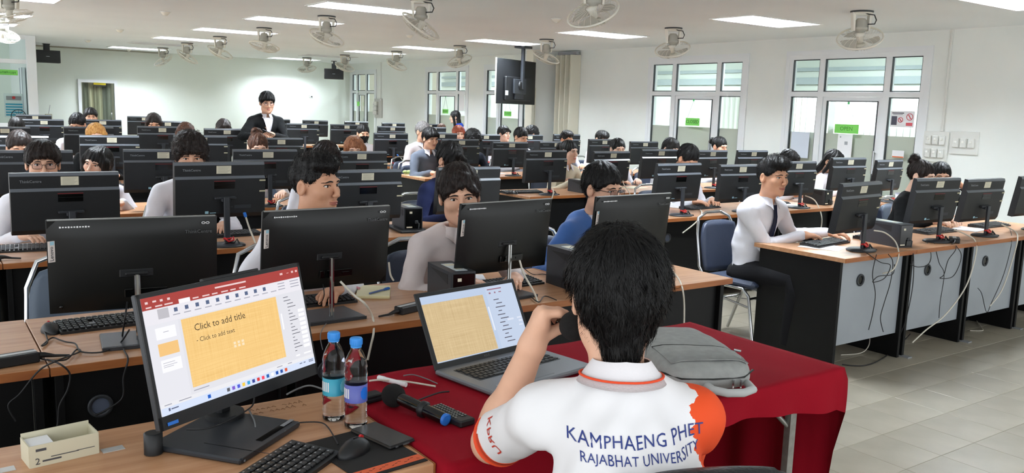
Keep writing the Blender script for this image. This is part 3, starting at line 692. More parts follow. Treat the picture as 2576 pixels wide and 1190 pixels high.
# type with a flat satin shell, chrome stand, side label
def compB_parts():
    P = {}; w, h = .54, .325
    mb = MB(); n, m = 16, 10; vs = []
    for j in range(m+1):
        for i in range(n+1):
            u, v = i/n*2-1, j/m*2-1
            e = max(0, 1-u**8)*max(0, 1-v**8); b_ = (1-u*u)*(1-v*v)
            vs.append((u*w/2, -.004-.010*e**.6-.012*b_, (v-1)*h/2))
    fs = [(j*(n+1)+i, j*(n+1)+i+1, (j+1)*(n+1)+i+1, (j+1)*(n+1)+i) for j in range(m) for i in range(n)]
    mb.add(vs, fs, True); mb.box((0, .003, -h/2), (w, .014, h), .003); P['shell'] = mb.mesh('shell', M_backB)
    mb = MB(); mb.box((0, .0108, -h/2+.004), (w-.012, .0015, h-.03)); P['screen'] = mb.mesh('screen', M_gloss)
    mb = MB(); mb.box((0, -.002, -.0005), (w-.01, .012, .004), .001); P['top_edge'] = mb.mesh('top_edge', mat('silver_edge', (140, 142, 140), .35, .4))
    P['logo'] = baked(text_mesh('ThinkCentre', .0175, M_dimprint, .0004), tomY(.205, -.0225, -.052))
    mb = MB()
    for i in range(11): mb.box((-.228+i*.0085, -.0185, -.022), (.0055, .002, .004 if i % 3 else .0055))
    P['print'] = mb.mesh('small_print', M_white)
    mb = MB(); mb.tube([(.222+.006*math.cos(a), -.0185, -.022+.0035*math.sin(a)) for a in np.linspace(0, 2*PI, 9)], .0012, 5, False); mb.tube([(.236+.006*math.cos(a), -.0185, -.022+.0035*math.sin(a)) for a in np.linspace(0, 2*PI, 9)], .0012, 5, False); P['mark'] = mb.mesh('mark', M_white)
    mb = MB(); mb.box((-w/2+.014, -.0135, -.105), (.021, .003, .072), rz=.35); mb.mi = 1; mb.box((-w/2+.0165, -.0148, -.076), (.012, .002, .012), rz=.35)
    P['side_label'] = mb.mesh('side_label', [mat('pinkish_label', (206, 196, 190), .5), MATS['pale_blue_label']])
    P['label_text'] = baked(text_mesh('Lenovo', .0165, mat('label_ink', (60, 60, 66), .5), .0004), Matrix.Translation((-w/2+.0145, -.0158, -.112)) @ Matrix.Rotation(.35, 4, 'Z') @ Matrix.Rotation(PI/2, 4, 'X') @ Matrix.Rotation(PI/2, 4, 'Z'))
    mb = MB(); mb.box((0, -.03, -.19), (.075, .016, .012), .004); mb.box((0, -.024, -.19), (.11, .008, .03), .004); P['hinge'] = mb.mesh('hinge', M_plas)
    mb = MB(); mb.lathe([(.006, 0), (.006, .003), (0, .003)], 12); P['lock_port'] = baked(mb.mesh('lock_port', M_gloss), Matrix.Translation((-.235, -.016, -.30)) @ Matrix.Rotation(PI/2, 4, 'X'))
    mb = MB(); mb.box((.03, -.0265, -.262), (.14, .004, .03), .002); mb.box((-.01, -.029, -.262), (.014, .004, .008)); mb.box((.07, -.029, -.262), (.03, .004, .008)); P['ports'] = mb.mesh('ports', M_gloss)
    mb = MB(); mb.box((0, 0, .007), (.24, .2, .014), .004); mb.box((0, -.102, .007), (.24, .004, .012)); P['base'] = mb.mesh('base', M_plas2)
    mb = MB()
    for s in (-1, 1): mb.box((s*.0065, 0, .5), (.0055, .006, 1.0))
    P['stem'] = mb.mesh('stem', M_chrome)
    mb = MB(); mb.box((0, .004, .5), (.012, .004, 1.0)); P['stem_core'] = mb.mesh('stem_core', M_fangrey)
    return P
PB = compB_parts()
def computerB(x, y, topz, yaw, lab, tilt=R(6)):
    t = thing('desktop_computer', lab, 'computer', (x, y, DH), yaw, 'satin black all in one computers')
    tz = topz-DH; s = link('shell', PB['shell'], t, (0, 0, tz), (tilt, 0, 0))
    for nm in ('screen', 'top_edge', 'logo', 'side_label', 'hinge', 'lock_port', 'ports'): link(nm, PB[nm], s)
    link('small_print', PB['print'], s); link('mark', PB['mark'], s); link('label_text', PB['label_text'], s)
    ca, sa = math.cos(tilt), math.sin(tilt); hy, hz = -.036*ca+.19*sa, tz-.19*ca
    st = link('stem', PB['stem'], t, (0, hy-.006, .012)); st.scale = (1, 1, hz-.02)
    link('stem_core', PB['stem_core'], st); link('base', PB['base'], t, (0, hy+.03, 0)); return t

ROWN = {2: 'second', 3: 'third', 4: 'fourth', 5: 'fifth', 6: 'sixth', 7: 'last'}
computerB(.62, 3.12, 1.190, R(-7), 'large flat backed computer at the left of the front row, right behind the lit screen')
computerB(1.335, 3.13, 1.192, R(2), 'flat backed computer in front of the boy with the flat top haircut')
computerB(2.19, 3.13, 1.189, R(6), 'flat backed computer hiding half the face of the boy with parted hair')
computerB(2.965, 3.13, 1.192, R(3), 'flat backed computer in front of the student in the blue hoodie')
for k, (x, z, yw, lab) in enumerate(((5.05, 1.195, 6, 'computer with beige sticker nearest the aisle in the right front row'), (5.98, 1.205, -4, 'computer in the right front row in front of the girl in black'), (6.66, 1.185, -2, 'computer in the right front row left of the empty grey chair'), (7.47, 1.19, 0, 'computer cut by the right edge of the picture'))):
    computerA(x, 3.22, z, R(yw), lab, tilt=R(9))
MONA = {2: [(.67, 1.193), (1.48, 1.239), (2.40, 1.180), (3.20, 1.187), (5.28, 1.19), (6.06, 1.17), (6.86, 1.189), (7.68, 1.218), (8.40, 1.19)],  # centre x and top height per computer, worked out from image pixels
 3: [(.70, 1.207), (1.56, 1.212), (2.37, 1.21), (3.20, 1.191), (5.24, 1.197), (6.12, 1.182), (6.83, 1.203), (7.67, 1.191), (8.40, 1.187)],
 4: [(.80, 1.218), (1.58, 1.227), (2.43, 1.232), (3.25, 1.213), (5.52, 1.212), (6.27, 1.18), (7.0, 1.188), (7.83, 1.223), (8.60, 1.193)],
 5: [(.85, 1.233), (1.70, 1.245), (2.48, 1.26), (3.25, 1.242), (5.55, 1.207), (6.36, 1.214), (7.13, 1.203), (7.95, 1.204), (8.71, 1.216)],
 6: [(1.5, 1.261), (2.23, 1.269), (3.1, 1.263), (5.18, 1.259), (5.92, 1.257), (6.76, 1.236), (7.58, 1.233)],
 7: [(1.72, 1.254), (3.42, 1.262), (5.84, 1.257), (6.62, 1.251), (7.5, 1.243), (8.34, 1.228), (9.2, 1.217)]}
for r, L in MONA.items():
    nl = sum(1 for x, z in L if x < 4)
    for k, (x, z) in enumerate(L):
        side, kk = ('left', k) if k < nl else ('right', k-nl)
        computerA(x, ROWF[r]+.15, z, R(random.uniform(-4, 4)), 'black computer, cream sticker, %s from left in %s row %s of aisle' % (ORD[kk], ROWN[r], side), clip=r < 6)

# ================================================================ keyboards, mice, boxes
def kb_proto():
    mb = MB(); mb.prism([(-.07, 0), (.07, 0), (.07, .010), (-.07, .022)], -.22, .22, 'x'); mb.box((0, -.071, .012), (.43, .004, .018), .001); sh = mb.mesh('shell', M_keyedge)
    mb = MB()
    for r in range(6):
        n = 15 if r else 14
        for i in range(21):
            if r == 5 and 4 <= i <= 8: continue
            if i in (15,) and r in (2, 3): continue
            x = -.205+i*.0205; y = .052-r*.0205
            z = .0175-(y)*.085; mb.box((x, y, z+.0025), (.0165, .0165, .006), .0015)
    y = .052-5*.0205; mb.box((-.082, y, .0175-y*.085+.0025), (.1, .0165, .006), .0015)
    return [('shell', sh), ('keys', mb.mesh('keys', M_key))]
KB = kb_proto()
def keyboard(x, y, yaw, lab): inst(KB, thing('keyboard', lab, 'keyboard', (x, y, DH), PI+yaw, 'black keyboards on the desks'))
keyboard(.62, 3.42, R(3), 'black keyboard behind the leftmost front computer')
keyboard(1.33, 3.40, R(-2), 'black keyboard left of the yellow notebook')
keyboard(2.30, 3.33, R(3), 'black keyboard beside the paper sheet in the front row')
keyboard(5.08, 3.47, R(8), 'black keyboard under the hand of the boy with the tie')
keyboard(5.75, 3.50, R(4), 'black keyboard in the right front row before the girl in black'); keyboard(6.5, 3.48, 0, 'black keyboard in the right front row near the empty chair'); keyboard(7.35, 3.48, 0, 'black keyboard at the right edge of the picture')
keyboard(.55, 5.30, R(-6), 'black keyboard at the far left of the second row'); keyboard(1.6, 5.38, R(4), 'black keyboard behind the computer with the red clip')
keyboard(5.9, 5.36, R(5), 'black keyboard before the bowed boy in the second row'); keyboard(5.1, 7.05, R(-5), 'black keyboard on the third row desk at the aisle'); keyboard(2.42, 5.36, 0, 'black keyboard in the second row beside the black printer like box')
keyboard(6.9, 5.36, 0, 'black keyboard in the second row right of the bowed boy'); keyboard(5.7, 9.15, R(3), 'black keyboard before the boy in the grey sweater')
def mouse_proto():
    mb = MB(); n, m = 12, 8; vs = []
    for j in range(m+1):
        for i in range(n):
            a = 2*PI*i/n; h = j/m; rr = math.sqrt(max(0, 1-h*h))*(1 if j else 1)
            y = .055*math.sin(a)*rr; x = .031*math.cos(a)*rr*(1-.12*math.sin(a)); vs.append((x, y+.004*h, .034*h*(1-.25*(y/.055))))
    fs = [(j*n+i, j*n+(i+1) % n, (j+1)*n+(i+1) % n, (j+1)*n+i) for j in range(m) for i in range(n)]
    mb.add(vs, fs, True); mb.add(vs[:n], [list(range(n))[::-1]]); sh = mb.mesh('shell', M_plas)
    mb = MB(); mb.cyl((-.003, -.03, .028), (.003, -.03, .028), .008, 12); wh = mb.mesh('wheel', M_red)
    mb = MB(); mb.box((0, -.02, .0305), (.0012, .04, .006), 0, rx=.15); sm = mb.mesh('seam', M_gloss)
    return [('shell', sh), ('wheel', wh), ('seam', sm)]
MS = mouse_proto()
def mouse(x, y, z, rz, lab): inst(MS, thing('computer_mouse', lab, 'mouse', (x, y, z), rz, 'black computer mice'))
mouse(.38, 3.40, DH, R(185), 'black mouse at the left end of the front row with a tangled cord'); mouse(.30, 5.33, DH, R(180), 'grey mouse at the far left edge of the second row'); mouse(5.05, 3.60, DH+.004, R(200), 'black mouse under the hand of the boy with the tie')
mouse(4.98, 7.0, DH, R(160), 'black mouse on the third row desk corner at the aisle')
# power boxes with a printed label on top
def ups(x, y, z, rz, lab, d=(.115, .27, .15), white=True):
    t = thing('power_box', lab, 'power supply', (x, y, z), rz, 'black power boxes on the desks')
    mb = MB(); mb.prism([(-d[1]/2, 0), (d[1]/2, 0), (d[1]/2, d[2]), (-d[1]/2, d[2])], -d[0]/2, d[0]/2, 'x'); mb.box((0, 0, d[2]*.5), (d[0]-.01, d[1]+.006, d[2]-.012), .003)
    link('casing', mb.mesh('casing', M_plas2), t)
    mb = MB(); mb.box((0, -d[1]/2-.004, d[2]/2), (d[0]-.012, .004, d[2]-.014), .002); f = link('rear_plate', mb.mesh('rear_plate', M_gloss), t)
    mb = MB(); mb.box((.02, -d[1]/2-.008, d[2]*.35), (.022, .01, .022), .003); mb.tube([(.02, -d[1]/2-.01, d[2]*.35), (.03, -d[1]/2-.03, d[2]*.3), (.028, -d[1]/2-.03, .01)], .004, 6); link('plug', mb.mesh('plug', M_plas2), f)
    mb = MB(); mb.box((-.02, -d[1]/2-.0065, d[2]*.78), (.018, .002, .014)); mb.box((-.03, -d[1]/2-.0065, d[2]*.12), (.04, .002, .008)); link('rating_marks', mb.mesh('rating_marks', M_cream), f)
    mb = MB(); mb.box((.005, -.02, d[2]+.0008), (.055, .17, .0016)); mb.mi = 1; mb.box((.005, .03, d[2]+.0018), (.05, .04, .0006)); mb.box((.005, -.06, d[2]+.0018), (.03, .03, .0006))
    link('top_label', mb.mesh('top_label', [mat('pale_label', (190, 200, 202), .5), M_cream]), t)
    mb = MB(); mb.prism([(-.1, d[2]*.9), (.1, d[2]*.9), (-.1, d[2]*.62)], -d[0]/2-.001, -d[0]/2+.002, 'x'); link('side_groove', mb.mesh('side_groove', M_plas), t)
ups(1.935, 3.19, DH, R(-8), 'black power box with a paper label beside the paper sheet in the front row')
ups(2.60, 3.16, DH, R(-4), 'black power box half hidden by the head of the speaking man', (.115, .27, .19))
ups(2.78, 5.18, DH+.02, R(-10), 'black power box beside the boy in the navy jacket', (.13, .27, .15))
ups(5.78, 6.95, DH, R(-4), 'black power box in front of the girl in the cream cardigan', (.12, .26, .13)); ups(7.42, 5.2, DH, R(-4), 'black power box in the second row right of the aisle near the wall', (.12, .26, .15))
ups(5.52, 3.30, DH, R(-12), 'long black computer case with rear ports in the right front row', (.12, .34, .16))
t = thing('flat_scanner', 'flat black tray under the power box in the second row', 'tray', (2.78, 5.18, DH), R(-10)); mb = MB(); mb.box((0, 0, .01), (.2, .32, .018), .004); link('body', mb.mesh('body', M_plas), t); mb = MB(); mb.box((0, -.163, .01), (.18, .006, .008)); link('slot', mb.mesh('slot', M_plas2), t)

def brick(x, y, rz, lab, cat='adapter', d=(.05, .125, .032)):
    t = thing('power_adapter', lab, cat, (x, y, DH), rz, 'black power adapters')
    mb = MB(); mb.box((0, 0, d[2]/2), d, .004); link('casing', mb.mesh('casing', M_plas), t)
    mb = MB(); mb.box((0, 0, d[2]+.0006), (d[0]*.34, d[1]*.95, .0012)); link('stripe', mb.mesh('stripe', mat('adapter_stripe', (170, 172, 172), .3)), t)
    mb = MB(); mb.tube([(0, -d[1]/2, .016), (0, -d[1]/2-.02, .015), (-.005, -d[1]/2-.05, .008), (-.02, -d[1]/2-.09, .005)], [.012, .009, .005, .004], 8); link('plug', mb.mesh('plug', M_blackcable), t)
brick(1.66, 3.07, R(-72), 'black power adapter with a light stripe near the front edge of the first row')
brick(.22, 3.03, R(100), 'black power adapter at the left end of the front row', d=(.055, .16, .034)); brick(.28, 5.02, R(95), 'flat black adapter at the left end of the second row', d=(.06, .14, .03)); brick(6.1, 3.12, R(-60), 'grey black adapter box among the cables in the right front row', d=(.07, .12, .035))

# papers
def paper(x, y, rz, lab, w=.21, h=.297, z=DH, n=1, m=M_white, cat='paper'):
    mb = MB(); k = 6; vs = []; fs = []
    for i in range(k+1):
        for s in (-1, 1): vs.append((s*w/2, (i/k-.5)*h, .0012*n+.003*math.sin(i*.9)**2))
    for i in range(k+1):
        for s in (-1, 1): vs.append((s*w/2, (i/k-.5)*h, .0002))
    o = 2*(k+1)
    for i in range(k): fs += [(2*i, 2*i+1, 2*i+3, 2*i+2), (o+2*i, o+2*i+2, o+2*i+3, o+2*i+1), (2*i, 2*i+2, o+2*i+2, o+2*i), (2*i+1, o+2*i+1, o+2*i+3, 2*i+3)]
    mb.add(vs, fs, True); o_ = link('paper_sheet', mb.mesh('paper_sheet', m), None, (x, y, z), (0, 0, rz)); return tag(o_, lab, cat)
paper(2.22, 3.52, R(-25), 'white paper sheet under the blue pen in the front row', .21, .28)
paper(3.28, 3.28, R(-40), 'white paper sheet with a blue pen at the right end of the left front row', .21, .26)
paper(4.95, 3.40, R(20), 'white sheet under the mouse of the boy with the tie', .24, .26)
paper(.55, 5.42, R(10), 'loose white papers at the left of the second row', .3, .2, n=3); paper(.72, 5.50, R(-15), 'lilac folder behind the leftmost keyboard of the second row', .22, .16, DH+.004, 3, mat('lilac_folder', (158, 156, 180), .6), 'folder')
paper(1.72, 5.45, R(14), 'white paper beside the red clip computer in the second row', .26, .2); paper(1.20, 7.2, R(4), 'white papers on the third row desk at the left', .25, .2); paper(2.6, 5.5, 0, 'white papers near the black tray in the second row', .2, .2)
paper(6.2, 7.2, R(30), 'stack of papers on the third row desk beside the girl in the cream cardigan', .3, .22, n=8, m=M_cream); paper(6.75, 7.15, R(10), 'open cream sheet on the third row desk', .3, .2, m=M_cream); paper(5.28, 7.15, R(12), 'white box lid on the third row desk behind the red clip', .16, .2, n=6)
paper(6.3, 9.3, R(20), 'white sheet on the fourth row desk', .2, .2); paper(5.1, 9.2, R(10), 'cream sheet under the arms of the boy in the grey sweater', .2, .28, m=M_cream); paper(6.95, 3.45, R(10), 'white sheets on the right front desk below the empty chair', .26, .2, n=3)
paper(5.75, 5.45, R(15), 'white notebook on the second row desk before the bowed boy', .16, .22, n=6); paper(7.0, 5.2, R(-5), 'white papers in the second row near the wall', .2, .2)
t = thing('notebook', 'yellow open notebook lying in the front row', 'notebook', (1.69, 3.46, DH), R(-28))
mb = MB(); mb.box((0, 0, .006), (.15, .23, .012), .002); link('pages', mb.mesh('pages', mat('yellow_pages', (222, 214, 168), .7)), t)
mb = MB(); mb.box((0, 0, .0125), (.146, .226, .001)); link('cover_sheet', mb.mesh('cover_sheet', mat('light_yellow_page', (232, 226, 190), .7)), t)
def pen(x, y, z, rz, c, lab, L=.14, r=.0045):
    t = thing('pen', lab, 'pen', (x, y, z), rz)
    mb = MB(); mb.cyl((-L/2, 0, r), (L*.22, 0, r), r, 8); link('barrel', mb.mesh('barrel', c), t)
    mb = MB(); mb.cyl((L*.22, 0, r), (L/2, 0, r), r*1.2, 8); mb.box((L*.36, 0, r*2.3), (L*.2, .003, .002)); link('cap', mb.mesh('cap', M_blueplug if c is not M_red else M_red), t)
pen(1.70, 3.42, DH+.014, R(25), mat('clear_blue_pen', (90, 110, 160), .3), 'blue pen lying across the yellow notebook')
pen(1.63, 3.55, DH+.014, R(100), mat('pink_pen', (214, 150, 160), .4), 'pink red pen standing out behind the yellow notebook', .1, .006); pen(2.16, 3.55, DH+.006, R(80), M_blueplug, 'bright blue pen on the white sheet in the front row', .15, .006); pen(3.24, 3.27, DH+.006, R(5), M_blueplug, 'blue pen on the sheet at the right end of the left front row')
pen(1.86, 3.20, DH, R(20), mat('green_pen', (80, 170, 90), .4), 'small green pen beside the labelled power box', .08)

# toy
t = thing('toy_gecko', 'pale green toy gecko on the desk corner of the boy in the grey sweater', 'toy', (5.08, 9.38, DH), R(20))
mb = MB(); Mg = mat('toy_green', (150, 176, 100), .6, c2=(190, 204, 140), vscale=40)
mb.tube([(-.09, 0, .03), (-.04, 0, .035), (.03, .01, .03), (.09, .0, .02), (.14, -.02, .01)], [.022, .026, .028, .014, .004], 10); link('body', mb.mesh('body', Mg), t)
mb = MB(); mb.ell((-.11, 0, .04), (.035, .026, .022)); link('head', mb.mesh('head', Mg), t)
for (x, s) in ((-.04, 1), (-.04, -1), (.04, 1), (.04, -1)):
    mb = MB(); mb.tube([(x, s*.015, .025), (x+.01, s*.045, .015), (x-.01, s*.06, .006)], [.01, .008, .01], 8); link('leg', mb.mesh('leg', Mg), t)

# ================================================================ chairs
def chair_proto(vinyl, frame=M_chrome):
    mb = MB(); n = 10; vs = []
    w, h, th = .40, .36, .035
    for j in range(n+1):
        for i in range(n+1):
            u, v = i/n*2-1, j/n*2-1; k = 1-.18*max(0, v)**3
            vs.append((u*w/2*k*(1-.04*v*v), .24+.03*(1-u*u)*.8+.06*(v+1)/2, .66+v*h/2*(1-.10*u**4)))
    fs = [(j*(n+1)+i, j*(n+1)+i+1, (j+1)*(n+1)+i+1, (j+1)*(n+1)+i) for j in range(n) for i in range(n)]
    o = len(vs); vs2 = [(x, y-th*(1-.5*abs(x/w*2)**6), z) for x, y, z in vs]; fs2 = [tuple(o+i for i in f[::-1]) for f in fs]
    rim = [i for i in range(n+1)]+[(j+1)*(n+1)-1 for j in range(1, n+1)]+[n*(n+1)+i for i in range(n-1, -1, -1)]+[j*(n+1) for j in range(n-1, 0, -1)]
    fs3 = [(rim[i], rim[(i+1) % len(rim)], o+rim[(i+1) % len(rim)], o+rim[i]) for i in range(len(rim))]
    mb.add(vs+vs2, [f[::-1] for f in fs]+[f[::-1] for f in fs2]+fs3, True); back = mb.mesh('backrest', vinyl)
    mb = MB(); mb.box((0, -.0, .455), (.42, .42, .055), .022); seat = mb.mesh('seat', vinyl)
    mb = MB()
    mb.tube([(-.19, .21, .42), (-.215, .26, .52), (-.21, .30, .75), (-.17, .335, .86), (-.08, .345, .895), (.08, .345, .895), (.17, .335, .86), (.21, .30, .75), (.215, .26, .52), (.19, .21, .42)], .0115, 8); bf = mb.mesh('back_frame', frame)
    legs = []
    for s in (-1, 1):
        mb = MB(); mb.tube([(s*.2, .30, .012), (s*.2, .16, .38), (s*.2, .1, .425), (s*.2, -.12, .425), (s*.2, -.17, .38), (s*.2, -.24, .012)], .0115, 8); legs.append(('leg_frame', mb.mesh('leg_frame', frame)))
    mb = MB(); mb.tube([(-.2, .2, .28), (.2, .2, .28)], .009, 6); mb.tube([(-.2, -.17, .36), (.2, -.17, .36)], .009, 6); mb.tube([(-.2, .17, .35), (-.2, -.19, .3)], .008, 6); mb.tube([(.2, .17, .35), (.2, -.19, .3)], .008, 6); cb = mb.mesh('crossbar', frame)
    return [('seat', seat), ('backrest', back), ('back_frame', bf)]+legs+[('crossbar', cb)]
CH = {'navy': chair_proto(M_navyfab), 'grey': chair_proto(M_bluegrey), 'purple': chair_proto(M_purple, M_plas2), 'red': chair_proto(M_redfab), 'white': chair_proto(M_bluegrey, mat('white_tube', (222, 224, 224), .3))}
def chair(kind, x, y, rz, lab): inst(CH[kind], thing('stacking_chair', lab, 'chair', (x, y, 0), rz, 'stacking chairs in the classroom'))
chair('grey', .52, 3.90, R(-14), 'empty padded chair at the left of the front row'); chair('grey', 7.3, 4.05, R(5), 'empty blue grey chair beside the right wall in the front row')
chair('purple', 3.12, 13.95, 0, 'purple backed chair at the back left of the room'); chair('purple', 3.75, 13.2, 0, 'dark chair back beside the black haired head at the back'); chair('red', 6.05, 13.9, 0, 'red chair between the computers in the middle back'); chair('white', 2.95, 8.3, R(4), 'empty chair with a bright white tube rim in the middle of the room')
chair('red', 6.25, 16.9, 0, 'farthest red chair near the back wall'); chair('grey', 6.45, 5.95, 0, 'grey chair beside the bowed boy in the second row'); chair('navy', 2.2, 13.95 + .9, 0, 'dark chair in the sixth row at the left')
# ================================================================ people: signed distance modelling
def surface_nets(D, o, h):
    S = D < 0; nx, ny, nz = D.shape
    cnt = np.zeros((nx-1, ny-1, nz-1), np.int8)
    cor = [(i, j, k) for i in (0, 1) for j in (0, 1) for k in (0, 1)]
    for (i, j, k) in cor: cnt += S[i:nx-1+i, j:ny-1+j, k:nz-1+k]
    act = (cnt > 0) & (cnt < 8); I = np.argwhere(act); n = len(I)
    idx = np.full(act.shape, -1, np.int64); idx[act] = np.arange(n)
    acc = np.zeros((n, 3)); num = np.zeros(n)
    vals = {c: D[I[:, 0]+c[0], I[:, 1]+c[1], I[:, 2]+c[2]] for c in cor}
    for a in cor:
        for ax in range(3):
            if a[ax]: continue
            b = list(a); b[ax] = 1; b = tuple(b); da, db = vals[a], vals[b]; m = (da < 0) != (db < 0)
            t = np.where(m, da/np.where(m, da-db, 1), 0); p = np.array(a, float)[None, :].repeat(n, 0); p[:, ax] += t
            acc[m] += p[m]; num[m] += 1
    V = np.asarray(o)[None, :]+h*(I+acc/num[:, None])
    Fs = []
    for ax in range(3):
        sl0 = [slice(1, -1)]*3; sl1 = [slice(1, -1)]*3; sl0[ax] = slice(0, -1); sl1[ax] = slice(1, None)
        A, B = S[tuple(sl0)], S[tuple(sl1)]; E_ = np.argwhere(A != B)
        if not len(E_): continue
        fl = A[E_[:, 0], E_[:, 1], E_[:, 2]]
        off = np.array([1, 1, 1]); off[ax] = 0; C = E_+off
        u, v = (ax+1) % 3, (ax+2) % 3
        def cell(du, dv):
            c = C.copy(); c[:, u] -= du; c[:, v] -= dv; return idx[c[:, 0], c[:, 1], c[:, 2]]
        q = np.stack([cell(1, 1), cell(0, 1), cell(0, 0), cell(1, 0)], 1)
        q[~fl] = q[~fl][:, ::-1]; Fs.append(q)
    return V, np.concatenate(Fs)
def vnormals(V, F):
    N = np.zeros_like(V); d = np.cross(V[F[:, 2]]-V[F[:, 0]], V[F[:, 3]]-V[F[:, 1]])
    for k in range(4): np.add.at(N, F[:, k], d)
    return N/np.maximum(np.linalg.norm(N, axis=1), 1e-9)[:, None]
def _h(i, j, k): v = np.sin(i*12.9898+j*78.233+k*37.719)*43758.5453; return v-np.floor(v)
def vnoise(P):
    f = np.floor(P); t = P-f; t = t*t*(3-2*t); r = 0
    for i in (0, 1):
        for j in (0, 1):
            for k in (0, 1):
                w = (t[:, 0] if i else 1-t[:, 0])*(t[:, 1] if j else 1-t[:, 1])*(t[:, 2] if k else 1-t[:, 2]); r = r+w*_h(f[:, 0]+i, f[:, 1]+j, f[:, 2]+k)
    return r*2-1
def rcone(P, a, b, r1, r2, sy=1.0):
    a = np.asarray(a, float); b = np.asarray(b, float)
    ax, ay, az = a; bx, by, bz = b-a; by *= sy; L = bx*bx+by*by+bz*bz+1e-12
    x, y, z = P[0]-ax, (P[1]-ay)*sy, P[2]-az
    t = np.clip((x*bx+y*by+z*bz)/L, 0, 1)
    return np.sqrt((x-t*bx)**2+(y-t*by)**2+(z-t*bz)**2)-(r1+(r2-r1)*t)
def ellip(P, c, r):
    x, y, z = (P[0]-c[0])/r[0], (P[1]-c[1])/r[1], (P[2]-c[2])/r[2]
    k0 = np.sqrt(x*x+y*y+z*z); k1 = np.sqrt((x/r[0])**2+(y/r[1])**2+(z/r[2])**2)+1e-9
    return k0*(k0-1)/k1
def smin(a, b, k): h = np.maximum(k-np.abs(a-b), 0)/k; return np.minimum(a, b)-h*h*k*.25
def smax(a, b, k): return -smin(-a, -b, k)
def sdf_mesh(fn, lo, hi, h):
    ax = [np.arange(lo[i], hi[i]+h, h, dtype=np.float32) for i in range(3)]
    P = (ax[0][:, None, None], ax[1][None, :, None], ax[2][None, None, :])
    D = np.broadcast_to(fn(P), (len(ax[0]), len(ax[1]), len(ax[2]))).astype(np.float32)
    return surface_nets(D, lo, h)

# ---------------------------------------------------------------- head
CRC, CRR = (0, .015, .035), (.076, .095, .085)
def head_sdf(P):
    d = ellip(P, CRC, CRR)
    d = smin(d, ellip(P, (0, -.028, -.03), (.069, .060, .082)), .03)
    d = smin(d, ellip(P, (0, -.05, -.082), (.044, .042, .034)), .025)
    for s in (-1, 1): d = smin(d, ellip(P, (s*.040, -.062, -.022), (.026, .022, .022)), .02)
    for s in (-1, 1): d = smin(d, ellip(P, (s*.048, -.005, -.07), (.018, .035, .028)), .025)
    d = smin(d, ellip(P, (0, -.080, .027), (.050, .014, .012)), .016)
    for s in (-1, 1): d = smax(d, -ellip(P, (s*.031, -.104, .006), (.022, .0145, .0115)), .010)
    d = smin(d, rcone(P, (0, -.090, .012), (0, -.109, -.027), .0070, .0108), .010)
    for s in (-1, 1): d = smin(d, ellip(P, (s*.0115, -.1015, -.0315), (.0085, .009, .0075)), .006)
    d = smin(d, ellip(P, (0, -.093, -.0545), (.022, .0095, .0055)), .006)
    d = smin(d, ellip(P, (0, -.091, -.0650), (.019, .0095, .0062)), .006)
    d = smin(d, ellip(P, (0, -.086, -.098), (.02, .012, .014)), .015)
    d = smin(d, rcone(P, (0, .012, -.06), (0, .045, -.23), .052, .057), .03)
    for s in (-1, 1):
        e = ellip(P, (s*.080, .010, -.006), (.011, .021, .032)); e = smax(e, -ellip(P, (s*.090, .006, -.003), (.008, .012, .020)), .004)
        d = smin(d, e, .006)
    return d
HV, HF = sdf_mesh(head_sdf, (-.105, -.135, -.215), (.105, .125, .13), .0042)
HN = vnormals(HV, HF)
def face_y(x, z):
    lo, hi = -.14, 0.0
    for _ in range(22):
        m = (lo+hi)/2
        if head_sdf((np.array(x), np.array(m), np.array(z))) > 0: lo = m
        else: hi = m
    return hi
M_eyew = mat('eye_white', (226, 222, 216), .25); M_iris = mat('eye_dark', (26, 18, 15), .15)
def face_parts():
    P = {}
    P['eye'] = []; P['eyebrow'] = []
    for s in (-1, 1):
        mb = MB()
        y = face_y(s*.031, .006); mb.mi = 0; mb.ell((s*.031, y+.0035, .006), (.0140, .0066, .0046), 12, 8)
        mb.mi = 1; mb.ell((s*.031, y-.0016, .0062), (.0058, .0024, .0048), 10, 6)
        mb.tube([(s*(.031+.0155*math.cos(a)), face_y(s*(.031+.0155*math.cos(a)), .006+.0058*math.sin(a))-.0012, .0062+.0062*math.sin(a)) for a in np.linspace(PI, 0, 7)], [.0006, .0013, .0016, .0017, .0017, .0016, .0008], 5)
        P['eye'].append(mb.mesh('eye', [M_eyew, M_iris]))
    for s in (-1, 1):
        mb = MB(); pts = []
        for i, t in enumerate(np.linspace(0, 1, 6)):
            x = s*(.013+.038*t); z = .0225+.006*math.sin(PI*min(1, t*.9+.1))-.003*t; pts.append((x, face_y(x, z)-.0005, z))
        mb.tube(pts, [.0022, .0033, .0034, .003, .0022, .0008], 6); P['eyebrow'].append(mb)
    mb = MB(); y1, y2 = face_y(0, -.0545), face_y(0, -.065)
    def lip(z, hh, dz):
        pts = []; n = 9
        for i in range(n):
            u = i/(n-1)*2-1; x = u*.023; zz = z+dz*(1-u*u); pts.append((x, face_y(x, zz)+.0012, zz))
        mb.tube(pts, [.0008]+[hh*(1-.55*abs(i/(n-1)*2-1)**2) for i in range(1, n-1)]+[.0008], 7)
    lip(-.0578, .0038, .0012); lip(-.0635, .0045, -.0012); P['lips'] = mb
    # darker line of the mouth
    return P
FPARTS = face_parts()
BROWS = {}; LIPS = {}
def brow_mesh(m):
    if m.name not in BROWS: BROWS[m.name] = [b.mesh('eyebrow', m) for b in FPARTS['eyebrow']]
    return BROWS[m.name]
def lip_mesh(m):
    if m.name not in LIPS: LIPS[m.name] = FPARTS['lips'].mesh('lips', m)
    return LIPS[m.name]

